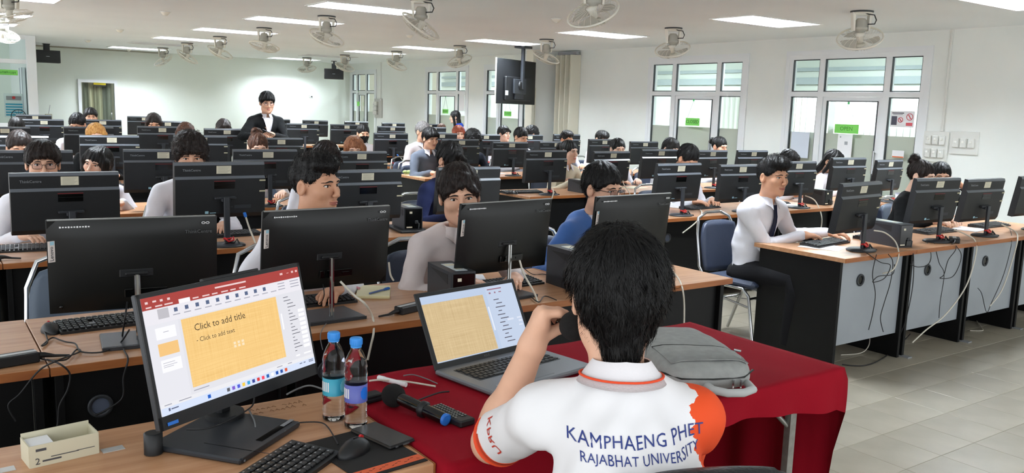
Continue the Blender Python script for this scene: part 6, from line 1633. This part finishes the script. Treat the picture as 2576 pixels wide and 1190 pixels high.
    # collar with an orange line
    Lp, Rp, Op = [], [], []
    for i in range(29):
        a = (i/28*2-1)*R(158); f = abs(a)/R(158)
        top_ = nb+np.array([.060*math.sin(a), .060*math.cos(a)-.004, .055-.02*f]); bot = nb+np.array([.094*math.sin(a), .088*math.cos(a)+.004, .004-.03*f**3])
        Lp.append(top_); Rp.append(bot); Op.append(top_*.28+bot*.72+np.array([.0026*math.sin(a), .0034*math.cos(a), .0025]))
    o = link('collar', strip_mesh(Lp, Rp, .003, FAB['white2'], 'collar'), root)
    mb = MB(); mb.tube(Op, .0028, 6); link('collar_stripe', mb.mesh('collar_stripe', MATS['orange_rib']), o)
    # body: trunk, both arms and hands as one surface
    back_ = lambda v: v
    dw = wrL-elL; dw /= np.linalg.norm(dw)
    micc = loc((1.19, 1.43, 1.125)); kn = loc((1.144, 1.477, 1.145))
    rt = loc(np.array([O[0]+.816, O[1]-.578, 0])); rt[2] = 0; fw = np.array([0, -1.0, 0])      # image right and forward, in the man's frame
    up = np.array([0, 0, 1.0])
    kb = [kn+fw*.004+up*.002, kn+fw*.024-rt*.004+up*.004, kn+fw*.043-rt*.008-up*.002, kn+fw*.058-rt*.012-up*.012]
    Ls = (.062, .068, .062, .05); fing = []
    for i in range(4):
        p0 = kb[i]; p1 = p0+(rt*.93+up*(.10-.05*i)-fw*.1)*Ls[i]*.55; p2 = p1+(rt*.70-up*.35+fw*.35)*Ls[i]*.38; p3 = p2+(rt*.1-up*.75+fw*.5)*Ls[i]*.3; fing.append((p0, p1, p2, p3))
    th = [wrL+up*.022+rt*.010, wrL+up*.034+rt*.040+fw*.0, wrL+up*.044+rt*.066+fw*.006, wrL+up*.050+rt*.090+fw*.012]
    def armL(P):
        d = rcone(P, shL, elL, .052, .045); d = smin(d, rcone(P, elL, elL+(wrL-elL)*.3, .046, .046), .03); d = smin(d, rcone(P, elL+(wrL-elL)*.25, wrL, .046, .029), .03)
        d = smin(d, rcone(P, wrL, kb[0]+(wrL-kb[0])*.3, .029, .022), .02)
        for i in range(4): d = smin(d, rcone(P, wrL+up*.012+fw*.008*i, kb[i], .019, .0128), .014)
        for p in fing:
            g = None
            for j, (r1, r2) in enumerate(((.0118, .0100), (.0100, .0092), (.0092, .0075))): e = rcone(P, p[j], p[j+1], r1, r2); g = e if g is None else smin(g, e, .004)
            d = smin(d, g, .005)
        g = None
        for j, (r1, r2) in enumerate(((.018, .0145), (.0145, .0125), (.0125, .008))): e = rcone(P, th[j], th[j+1], r1, r2); g = e if g is None else smin(g, e, .005)
        return smin(d, g, .014)
    pts = np.array([shL, elL, wrL]+[q for p in fing for q in p]+th); V1, F1_ = sdf_mesh(armL, pts.min(0)-.07, pts.max(0)+.07, .0052)
    BV = [HV*hs@RM.T+hl, V1]; BF = [HF, F1_+len(HV)]; o_ = len(HV)+len(V1)
    def armR(P): return smin(rcone(P, shR, elR, .052, .046), rcone(P, elR, wrR, .046, .03), .03)
    pts = np.array([shR, elR, wrR]); V2, F2 = sdf_mesh(armR, pts.min(0)-.07, pts.max(0)+.07, .008); BV.append(V2); BF.append(F2+o_); o_ += len(V2)
    hv, hf = HANDS['desk']; dr = wrR-elR; dr[2] = 0; dr /= np.linalg.norm(dr); yv = -dr; xv = np.cross(yv, (0, 0, 1.0)); zv = np.cross(xv, yv); BV.append(hv@np.stack([xv, yv, zv], 1).T+wrR-yv*.012); BF.append(hf+o_); o_ += len(hv)
    mb = MB(); mb.tube([pel, w1, ch-np.array([0, .02, .05]), nb-np.array([0, 0, .02]), hl+RM@np.array([0, .015, -.06])], [.12, .11, .09, .05, .05], 14)
    for sg in (-1, 1): mb.tube([pel+np.array([sg*.08, 0, 0]), np.array([sg*.12, -.42, .52]), np.array([sg*.12, -.40, .09])], [.07, .05, .035], 8)
    tf = np.array([q for q in mb.F if len(q) == 4]); BV.append(np.array(mb.V)); BF.append(tf+o_)
    link('body', mesh_np('body', np.concatenate(BV), np.concatenate(BF), SK['mid'], smooth=True), root)
    hm = Matrix([list(r) for r in RM]).to_4x4(); hm.translation = Vector(hl); hm = hm @ Matrix.Scale(hs, 4)
    def onhead(nm, me): q = link(nm, me, root); q.matrix_local = hm
    onhead('hair', hair_mesh('speaker', 2, hairmat('jet', (15, 13, 13), (6, 5, 6)))); onhead('lips', lip_mesh(LM['mid']))
    for e in FPARTS['eye']: onhead('eye', e)
    for e in brow_mesh(HM['black']): onhead('eyebrow', e)
    mb = MB()
    for sg in (-1, 1): mb.tube([(sg*.08, .05, .50), (sg*.11, -.2, .53), (sg*.12, -.42, .53), (sg*.125, -.44, .44), (sg*.12, -.42, .10)], [.105, .092, .075, .068, .055], 12)
    mb.ell((0, .05, .5), (.18, .15, .10)); link('trousers', mb.mesh('trousers', FAB['trousers']), root)
    for sg in (-1, 1): mb = MB(); mb.ell((sg*.12, -.46, .045), (.045, .12, .045)); mb.box((sg*.12, -.46, .012), (.085, .24, .024), .01); link('shoe', mb.mesh('shoe', M_plas), root)
    # the microphone in his hand
    Rz = Matrix.Rotation(phi, 3, 'Z'); wpos = Rz @ Vector(micc)+Vector((O[0], O[1], 0))
    t = thing('microphone', 'black microphone held at the mouth of the speaking man', 'microphone', tuple(wpos), 0)
    mic_parts(t); dirv = Vector((.33, .94, -.1)).normalized(); t.rotation_euler = dirv.to_track_quat('-Y', 'Z').to_euler()
speaker()

# ================================================================ the students
MP = make_person  # head positions below worked out from image pixels
MP('boy with a flat top haircut looking right in the front row', (1.48, 3.62, 1.232), 4, (26, 2, 0), 'tan', ('flat', 'black'), top='white', near=1, hs=1.10, hands=((1.50, 3.42, .80), (1.22, 3.46, .80)))
MP('boy with parted hair and dark tie bending over the front row', (2.125, 3.44, 1.182), -6, (-20, 8, -6), 'mid', ('curtain', 'dark'), top='pinkwhite', collar='pinkwhite', tie=True, near=1, hs=1.12, back=.20, elbow_out=1.7, hands=((2.35, 3.28, .80), (2.06, 3.36, .79)))
MP('student in a blue hoodie and glasses in the front row', (3.14, 3.58, 1.172), 6, (4, 8, 0), 'mid', ('short', 'black'), top='blue', glasses='rect', near=1, hs=1.10, hood=True, back=.2, hands=((3.3, 3.35, .80), (2.78, 3.40, .79)), wid=1.08)
MP('boy in a white shirt and navy tie with his hand on a mouse', (4.83, 3.75, 1.192), 2, (-8, 4, 0), 'tan', ('quiff', 'black'), top='white', tie=True, near=1, hs=1.06, hands=((5.30, 3.62, .80), (4.98, 3.60, .80)), hk=('desk', 'desk'), wid=1.05)
MP('girl with a messy bun and black jacket in the right front row', (6.88, 3.85, 1.15), 0, (8, 12, 0), 'fair', ('bun', 'dark'), top='black', near=1, female=True)
MP('girl touching her face in the right front row', (7.42, 3.98, 1.12), -12, (-34, 6, 0), 'mid', ('lowbun', 'black'), top='black', near=1, female=True, open_front='white', hands=((7.52, 3.86, 1.07), None), hk=('relax', 'desk'))
MP('boy with rectangular glasses at the far left of the second row', (.64, 5.70, 1.192), 0, (-4, 4, 0), 'mid', ('fringe', 'dark'), top='white', glasses='rect', near=1, hs=1.05)
MP('girl with long black hair leaning beside the boy with glasses', (1.17, 7.15, 1.085), -6, (-34, 6, 12), 'fair', ('longside', 'black'), top='white', near=1, female=True)
MP('boy with curly hair in the second row', (1.48, 5.70, 1.232), 0, (-10, 12, 0), 'mid', ('curly', 'dark'), top='white', near=1, hs=1.08)
MP('boy with dark hair half hidden behind the flat top haircut', (2.40, 5.68, 1.19), 0, (14, 16, 0), 'mid', ('curtain', 'dark'), top='white', near=1)
MP('boy in a navy jacket looking down in the second row', (3.38, 5.62, 1.19), 6, (8, 26, 0), 'mid', ('side', 'black'), top='navy', near=1, hs=1.05, wid=1.05)
MP('bowed boy with black hair in the second row right of the aisle', (6.01, 5.66, 1.18), 4, (0, 34, 0), 'tan', ('short', 'black'), top='white', near=1)
MP('student in a white shirt hidden behind the second row computer near the wall', (8.50, 5.80, 1.12), 0, (0, 30, 0), 'mid', ('bob', 'black'), top='white2', female=True)
MP('dark haired student hidden beside the tie boy in the second row', (7.64, 5.75, 1.125), 0, (0, 34, 0), 'mid', ('bob', 'black'), top='white', female=True)
MP('student with reddish dark hair behind the boy with glasses', (.70, 7.60, 1.175), 0, (0, 12, 0), 'mid', ('short', 'dark'), top='black')
MP('girl with long blonde hair in the fourth row', (1.57, 9.60, 1.19), 0, (-4, 8, 0), 'fair', ('long', 'blonde'), top='black', female=True)
MP('girl with a brown bun in the third row', (2.53, 7.50, 1.185), 0, (-8, 12, 0), 'fair', ('bun', 'brown'), top='white', female=True)
MP('girl with light brown hair in the third row at the aisle', (3.46, 7.52, 1.165), 0, (-20, 12, 0), 'fair', ('longside', 'lightbrown'), top='white', female=True)
MP('girl in a cream cardigan looking right in the third row', (6.06, 7.50, 1.14), 0, (12, 4, 0), 'fair', ('lowbun', 'black'), top='cream', female=True)
MP('girl with a low bun next to the closed door', (8.68, 7.62, 1.19), 0, (0, 12, 0), 'mid', ('lowbun', 'black'), top='white', female=True)
MP('student with smooth black hair behind the third row near the closed door', (7.78, 7.62, 1.165), 0, (4, 22, 0), 'fair', ('bob', 'black'), top='white', female=True)
MP('girl with pulled back hair behind the third row in the middle right', (6.90, 7.62, 1.16), 0, (-18, 8, 0), 'fair', ('lowbun', 'black'), top='white', female=True)
MP('girl with wavy brown hair in the fourth row', (2.45, 9.60, 1.21), 0, (-18, 12, 0), 'fair', ('longside', 'brown'), top='white', female=True)
MP('boy in a grey sweater at the aisle of the fourth row', (5.29, 9.28, 1.20), 0, (6, 10, 0), 'mid', ('fringe', 'black'), top='grey', near=1, hands=((5.35, 9.05, .80), (5.15, 9.02, .80)))
MP('older man with grey hair and a pale shirt', (5.60, 10.02, 1.255), 6, (8, 6, 0), 'mid', ('short', 'grey'), top='pinkwhite')
MP('boy with curly black hair and a dark jacket in the fourth row', (6.18, 9.70, 1.165), 0, (6, 24, 0), 'mid', ('curly', 'black'), top='darkblue')
MP('boy with black hair bending in the fourth row before the stub wall', (7.04, 9.80, 1.205), 0, (10, 18, 0), 'mid', ('short', 'black'), top='white')
MP('boy with very short hair in the fourth row by the partition', (7.86, 9.80, 1.17), 0, (8, 12, 0), 'tan', ('flat', 'black'), top='white')
MP('boy with tousled hair in the fourth row nearest the wall', (8.53, 9.80, 1.18), 0, (0, 26, 0), 'mid', ('quiff', 'black'), top='white')
MP('boy with blue rimmed glasses in the fifth row at the left', (1.68, 11.50, 1.245), 0, (-30, 22, 0), 'mid', ('short', 'black'), top='white', glasses='rect')
MP('girl with a dark parting at the left edge of the fifth row', (1.04, 11.50, 1.19), 0, (-6, 20, 0), 'fair', ('lowbun', 'black'), top='black', female=True)
MP('girl with shaggy dark hair in the fifth row', (2.55, 11.50, 1.27), 0, (-10, 16, 0), 'mid', ('bob', 'dark'), top='black', female=True)
MP('student whose black hair shows left of the standing man', (3.45, 11.60, 1.21), 0, (0, 40, 0), 'mid', ('bob', 'dark'), top='black', female=True)
MP('boy with a black face mask in the fifth row', (5.47, 11.58, 1.168), 0, (-6, 10, 0), 'mid', ('short', 'black'), top='white2', mask='black')
MP('girl with red hair and a fringe in the fifth row', (7.12, 11.60, 1.18), 0, (-14, 10, 0), 'fair', ('long', 'red'), top='white', female=True)
MP('boy turning right in front of the closed sign', (7.96, 11.55, 1.18), 0, (14, 0, 0), 'fair', ('side', 'black'), top='white')
MP('student with curly hair seen in front of the stub wall', (8.56, 11.60, 1.18), 20, (60, 20, 0), 'mid', ('curly', 'black'), top='white')
MP('boy with short hair in front of the back door', (2.21, 13.90, 1.285), 0, (-4, 4, 0), 'mid', ('fringe', 'black'), top='white')
MP('woman with a white face mask near the second window', (8.22, 14.0, 1.15), 0, (-14, 6, 0), 'fair', ('lowbun', 'brown'), top='black', mask='white', female=True)
MP('girl with long black hair and a blue top standing by the far wall', (9.48, 15.6, 1.385), -118, (0, 8, 0), 'fair', ('long', 'black'), top='royal', collar=None, seated=False, female=True, near=0)
MP('standing man in a black half zip jacket holding a phone', (3.60, 10.32, 1.578), 0, (-8, 10, 0), 'mid', ('fringe', 'black'), top='black', glasses='round', seated=False, open_front='white', near=1, hs=1.02, wid=.98, back=.05, zipcol=True, hands=((3.58, 10.06, 1.20), (3.42, 10.06, 1.19)), hk=('relax', 'relax'), elbow_out=1.0)
t = thing('smartphone', 'dark phone held by the standing man', 'phone', (3.49, 9.97, 1.235), R(70)); t.rotation_euler = (R(25), 0, R(75))
mb = MB(); mb.box((0, 0, 0), (.07, .15, .009), .003); link('case', mb.mesh('case', M_plas), t); mb = MB(); mb.box((0, 0, .0048), (.064, .142, .001)); link('screen', mb.mesh('screen', M_gloss), t)
CABLES = [  # paths traced in image pixels
    ('white', 0.00465, 'white network cable curving from the second front computer over the desk edge', [(1.351, 3.06, 0.91), (1.39, 3.02, 0.86), (1.419, 2.98, 0.829), (1.472, 3.019, 0.758), (1.428, 2.92, 0.73), (1.416, 2.92, 0.676), (1.408, 2.93, 0.619)]),
    ('white', 0.00465, 'white network cable hanging from the third front computer', [(2.228, 3.08, 0.923), (2.233, 3.05, 0.864), (2.243, 3, 0.808), (2.267, 2.993, 0.758), (2.223, 2.92, 0.727), (2.222, 2.92, 0.638), (2.218, 2.93, 0.563)]),
    ('white', 0.00465, 'white network cable hanging beside the paper at the right end of the front row', [(3.076, 3.1, 0.885), (3.12, 3.06, 0.837), (3.272, 3.112, 0.758), (3.121, 2.92, 0.739), (3.143, 2.92, 0.645), (3.151, 2.92, 0.52)]),
    ('white', 0.00434, 'white cable rising between the second and third front computers', [(1.684, 3.3, 0.92), (1.692, 3.3, 0.866), (1.708, 3.3, 0.837)]),
    ('white', 0.00558, 'white cable with a blue plug behind the flat top haircut boy', [(1.607, 5, 0.919), (1.629, 5, 0.847), (1.647, 4.97, 0.778), (1.639, 4.89, 0.731), (1.647, 4.89, 0.659)]),
    ('white', 0.00496, 'white cable with a blue tip left of the man with grey hair', [(5.581, 10.68, 0.9), (5.638, 10.67, 0.844), (5.64, 10.67, 0.744), (5.567, 10.67, 0.606), (5.506, 10.67, 0.536)]),
    ('white', 0.00558, 'white cable hanging from the desk edge behind the fourth front computer', [(5.749, 5.219, 0.758), (5.405, 4.89, 0.777), (5.339, 4.89, 0.706), (5.19, 4.89, 0.627)]),
    ('white', 0.00558, 'white cable arching beside the boy with the tie in the second row', [(7.075, 5.1, 0.855), (7.125, 5.02, 0.811), (7.057, 4.89, 0.694), (7.073, 4.89, 0.579), (7.026, 4.89, 0.474)]),
    ('white', 0.00496, 'thick white cable looping off the right front desk near its corner', [(5.207, 3.2, 0.874), (5.269, 3.16, 0.862), (5.294, 3.1, 0.816), (5.274, 3.054, 0.758), (5.218, 3.02, 0.702), (5.169, 3.02, 0.64), (5.141, 3.07, 0.612)]),
    ('white', 0.00496, 'white cable crossing the right front desk edge in the middle', [(6.238, 3.2, 0.821), (6.257, 3.12, 0.796), (6.284, 3.066, 0.758), (6.229, 3.02, 0.667), (6.138, 3.02, 0.442), (5.903, 3.02, 0.265), (5.698, 3.04, 0.171), (5.59, 3.07, 0.087)]),
    ('white', 0.00496, 'white cable at the far right end of the right front desk', [(6.951, 3.2, 0.822), (7.204, 3.22, 0.758), (6.835, 3.02, 0.745), (6.785, 3.02, 0.565), (6.68, 3.02, 0.36), (6.524, 3.02, 0.254)]),
    ('white', 0.00341, 'thin white cable on the floor under the right front desk', [(5.443, 3.3, 0.099), (5.358, 3.25, 0.052), (5.293, 3.264, 0.006), (5.122, 3.304, 0.006)]),
    ('white', 0.00341, 'thin white cable on the floor farther right under the desks', [(7.111, 3.4, 0.01), (6.831, 3.203, 0.006), (6.738, 3.157, 0.006), (6.651, 3.205, 0.006)]),
    ('white', 0.00341, 'thin white cable rising behind the chair of the boy with the tie', [(4.649, 3.9, 0.46), (4.755, 3.95, 0.484), (4.863, 4, 0.501)]),
    ('black', 0.00372, 'black cable running over the floor below the grey panel', [(5.969, 3.3, 0.046), (5.698, 3.229, 0.01), (5.264, 3.098, 0.006), (5.026, 3.077, 0.006), (4.927, 3.163, 0.006)]),
    ('black', 0.00279, 'looped black cable hanging on the first grey front panel', [(5.09, 3.224, 0.758), (4.926, 3.047, 0.758), (5.023, 3.02, 0.704), (5.14, 3.02, 0.674), (5.086, 3.02, 0.595), (4.959, 3.02, 0.58), (5.015, 3.02, 0.614), (5.173, 3.02, 0.613), (5.185, 3.02, 0.678)]),
    ('black', 0.00279, 'long black cable hanging down the first grey front panel', [(5.052, 2.989, 0.758), (5.164, 3.02, 0.693), (5.159, 3.02, 0.562), (5.112, 3.02, 0.435), (5.084, 3.02, 0.333), (5.166, 3.04, 0.225)]),
    ('black', 0.00279, 'second long black cable hanging beside it on the grey panel', [(4.976, 3.024, 0.758), (4.946, 3.02, 0.633), (4.999, 3.02, 0.499), (4.989, 3.02, 0.37), (4.994, 3.04, 0.26)]),
    ('black', 0.0031, 'black cable hanging along the gap between the first two grey panels', [(5.669, 3.201, 0.758), (5.404, 3.02, 0.714), (5.431, 3.02, 0.51), (5.393, 3.02, 0.296), (5.393, 3.05, 0.18)]),
    ('black', 0.00279, 'black cable looping over the second grey panel', [(5.92, 3.227, 0.758), (5.62, 3.02, 0.712), (5.597, 3.02, 0.645), (5.476, 3.02, 0.636), (5.375, 3.02, 0.663)]),
    ('black', 0.00279, 'black cable forming a bulb shape on the second grey panel', [(6.218, 3.198, 0.758), (5.941, 3.02, 0.73), (5.852, 3.02, 0.653), (5.818, 3.02, 0.557), (5.771, 3.02, 0.533), (5.93, 3.02, 0.528), (6.006, 3.02, 0.598), (6.021, 3.02, 0.682), (5.937, 3.02, 0.75)]),
    ('black', 0.00248, 'dark cable hanging down the second grey panel', [(5.88, 3.146, 0.758), (5.733, 3.02, 0.648), (5.818, 3.02, 0.557), (5.805, 3.02, 0.361), (5.851, 3.04, 0.238)]),
    ('black', 0.00248, 'dark cable hanging down the third grey panel', [(7.307, 3.298, 0.758), (6.747, 3.02, 0.72), (6.682, 3.02, 0.482), (6.547, 3.02, 0.282), (6.485, 3.02, 0.213), (6.382, 3.02, 0.36), (6.313, 3.02, 0.411)]),
    ('black', 0.00279, 'black cable sagging below the left end of the front desk', [(0.295, 3.076, 0.758), (0.318, 3.012, 0.758), (0.371, 2.982, 0.758), (0.417, 3.087, 0.758), (0.423, 3.057, 0.758), (0.347, 2.92, 0.778), (0.291, 2.92, 0.754), (0.234, 2.92, 0.687), (0.201, 2.92, 0.655), (0.219, 2.92, 0.601)]),
    ('black', 0.00279, 'black cable with a white end winding on the left front desk', [(0.359, 3.411, 0.758), (0.35, 3.235, 0.758), (0.327, 3.191, 0.758), (0.369, 3.283, 0.758), (0.388, 3.243, 0.758), (0.402, 3.207, 0.758), (0.426, 3.165, 0.758), (0.428, 3.054, 0.758), (0.489, 3.02, 0.758), (0.552, 3.096, 0.758), (0.567, 3, 0.828)]),
    ('black', 0.0031, 'black cable hanging below the left front desk beside the round grommet', [(0.323, 3.009, 0.758), (0.346, 2.92, 0.765), (0.373, 2.92, 0.729), (0.365, 2.92, 0.678), (0.34, 2.92, 0.63), (0.334, 2.92, 0.579), (0.325, 2.92, 0.541)]),
    ('black', 0.0031, 'black cable with a plug over the edge right of the round grommet', [(0.583, 3.1, 0.901), (0.565, 3.05, 0.858), (0.576, 3.17, 0.758), (0.551, 3.013, 0.758), (0.545, 2.92, 0.749), (0.529, 2.92, 0.691), (0.524, 2.92, 0.624), (0.477, 2.92, 0.592), (0.441, 2.92, 0.578)]),
    ('grey', 0.00186, 'thin grey cable behind the rear bottle on the first desk edge', [(1.304, 3.05, 0.826), (1.321, 3.099, 0.758), (1.226, 2.943, 0.758), (1.21, 2.92, 0.735), (1.219, 2.92, 0.688)]),
    ('black', 0.00217, 'thin black cord in front of the lying notebook', [(1.304, 3.12, 0.892), (1.3, 3.1, 0.848), (1.375, 3.343, 0.758), (1.289, 3.346, 0.758)]),
    ('black', 0.00217, 'black cord across the front desk beside the black power box', [(2.323, 3.2, 0.871), (2.595, 3.468, 0.758), (2.651, 3.44, 0.758), (2.611, 3.289, 0.758)]),
    ('black', 0.00248, 'black cords around the stand of the third front computer', [(2.277, 3.052, 0.758), (2.237, 2.938, 0.758), (2.335, 3.023, 0.758), (2.333, 2.933, 0.758)]),
    ('white', 0.0031, 'white network cable running to the laptop from the left', [(1.091, 2.256, 0.778), (1.136, 2.267, 0.77), (1.192, 2.218, 0.77), (1.248, 2.134, 0.77)]),
    ('grey', 0.00186, 'thin grey cord arching over the red cloth behind the marker pen', [(1.188, 2.223, 0.788), (1.244, 2.265, 0.77), (1.259, 2.215, 0.77), (1.266, 2.154, 0.77)]),
    ('black', 0.00248, 'black power cord entering the laptop side', [(1.133, 2.047, 0.77), (1.174, 2.063, 0.77), (1.229, 2.079, 0.77), (1.26, 2.073, 0.77)]),
    ('grey', 0.00279, 'grey cable crossing the teacher desk corner behind the bottles', [(0.857, 2.317, 0.758), (0.903, 2.348, 0.758), (0.933, 2.33, 0.768), (0.965, 2.304, 0.758)]),
    ('black', 0.00186, 'mouse cord leading across the foreground desk to the mat', [(0.746, 2.081, 0.758), (0.791, 2.088, 0.758), (0.848, 2.064, 0.758), (0.856, 2.017, 0.758), (0.832, 1.897, 0.758)]),
    ('black', 0.00217, 'black cable looping under the lit computer', [(0.521, 2.102, 0.79), (0.557, 2.058, 0.8), (0.613, 2.081, 0.8), (0.696, 2.149, 0.8), (0.723, 2.2, 0.807)]),
    ('grey', 0.00217, 'grey cord hanging before the base of the lit computer', [(0.708, 2.204, 0.775), (0.697, 2.123, 0.77), (0.683, 2.081, 0.76), (0.646, 2.031, 0.758), (0.604, 1.915, 0.758)]),
    ('black', 0.00248, 'dark cable lying on the floor by the aisle chair', [(5.805, 4.959, 0.006), (5.926, 4.951, 0.006), (5.943, 4.852, 0.006), (6.057, 4.705, 0.006), (6.196, 4.686, 0.006)]),
    ('white', 0.00558, 'white cable hanging from the third row desk corner', [(5.224, 6.7, 0.822), (5.22, 6.68, 0.785), (5.203, 6.68, 0.726), (5.18, 6.68, 0.687)]),
    ('white', 0.00496, 'white cable hanging from the third row behind the hoodie student', [(6.3, 6.85, 0.864), (6.228, 6.75, 0.832), (6.225, 6.68, 0.775), (6.275, 6.68, 0.709)]),
]
def smooth_path(p, n=6):
    p = [Vector(q) for q in p]; q = []
    for i in range(len(p)-1):
        a, b, c, d = p[max(i-1, 0)], p[i], p[i+1], p[min(i+2, len(p)-1)]
        for k in range(n):
            t = k/n; q.append(.5*((2*b)+(c-a)*t+(2*a-5*b+4*c-d)*t*t+(3*b-a-3*c+d)*t**3))
    return q+[p[-1]]
for col, r, lab, pts in CABLES:
    mb = MB(); mb.tube(smooth_path(pts), r, 7)
    t = link('cable', mb.mesh('cable', {'white': M_whitecable, 'black': M_blackcable, 'grey': M_greycable}[col])); tag(t, lab, 'cable')
    if 'blue' in lab:
        mb = MB(); a, b = Vector(pts[0]), Vector(pts[1]); d = (a-b).normalized(); mb.box((0, 0, 0), (.016, .016, .03), .003); me = mb.mesh('plug', M_blueplug); o = link('plug', me, t, tuple(a+d*.012)); o.rotation_euler = d.to_track_quat('Z', 'Y').to_euler()
# fine print, stitched rows and other pieces too small to pick apart
for _o in bpy.data.objects:
    if _o.name.split('.')[0] in ('keys', 'louver', 'menu_words', 'window_buttons', 'ribbon_icon', 'ribbon_icon_text', 'thumbnail_lines', 'slide_icons', 'pane_text', 'pane_boxes', 'status_words', 'task_tray', 'pane_words', 'pane_heading', 'small_print', 'mark', 'label_print', 'printing', 'lettering', 'printed_square', 'pencil_note', 'rating_marks', 'ports', 'top_label', 'energy_label', 'base_label', 'heading', 'stickers', 'label_text', 'logo', 'back_print', 'sleeve_print', 'slide_title', 'slide_text', 'gasket', 'tube', 'number', 'maker_name'):
        if _o.parent is not None: _o['kind'] = 'stuff'
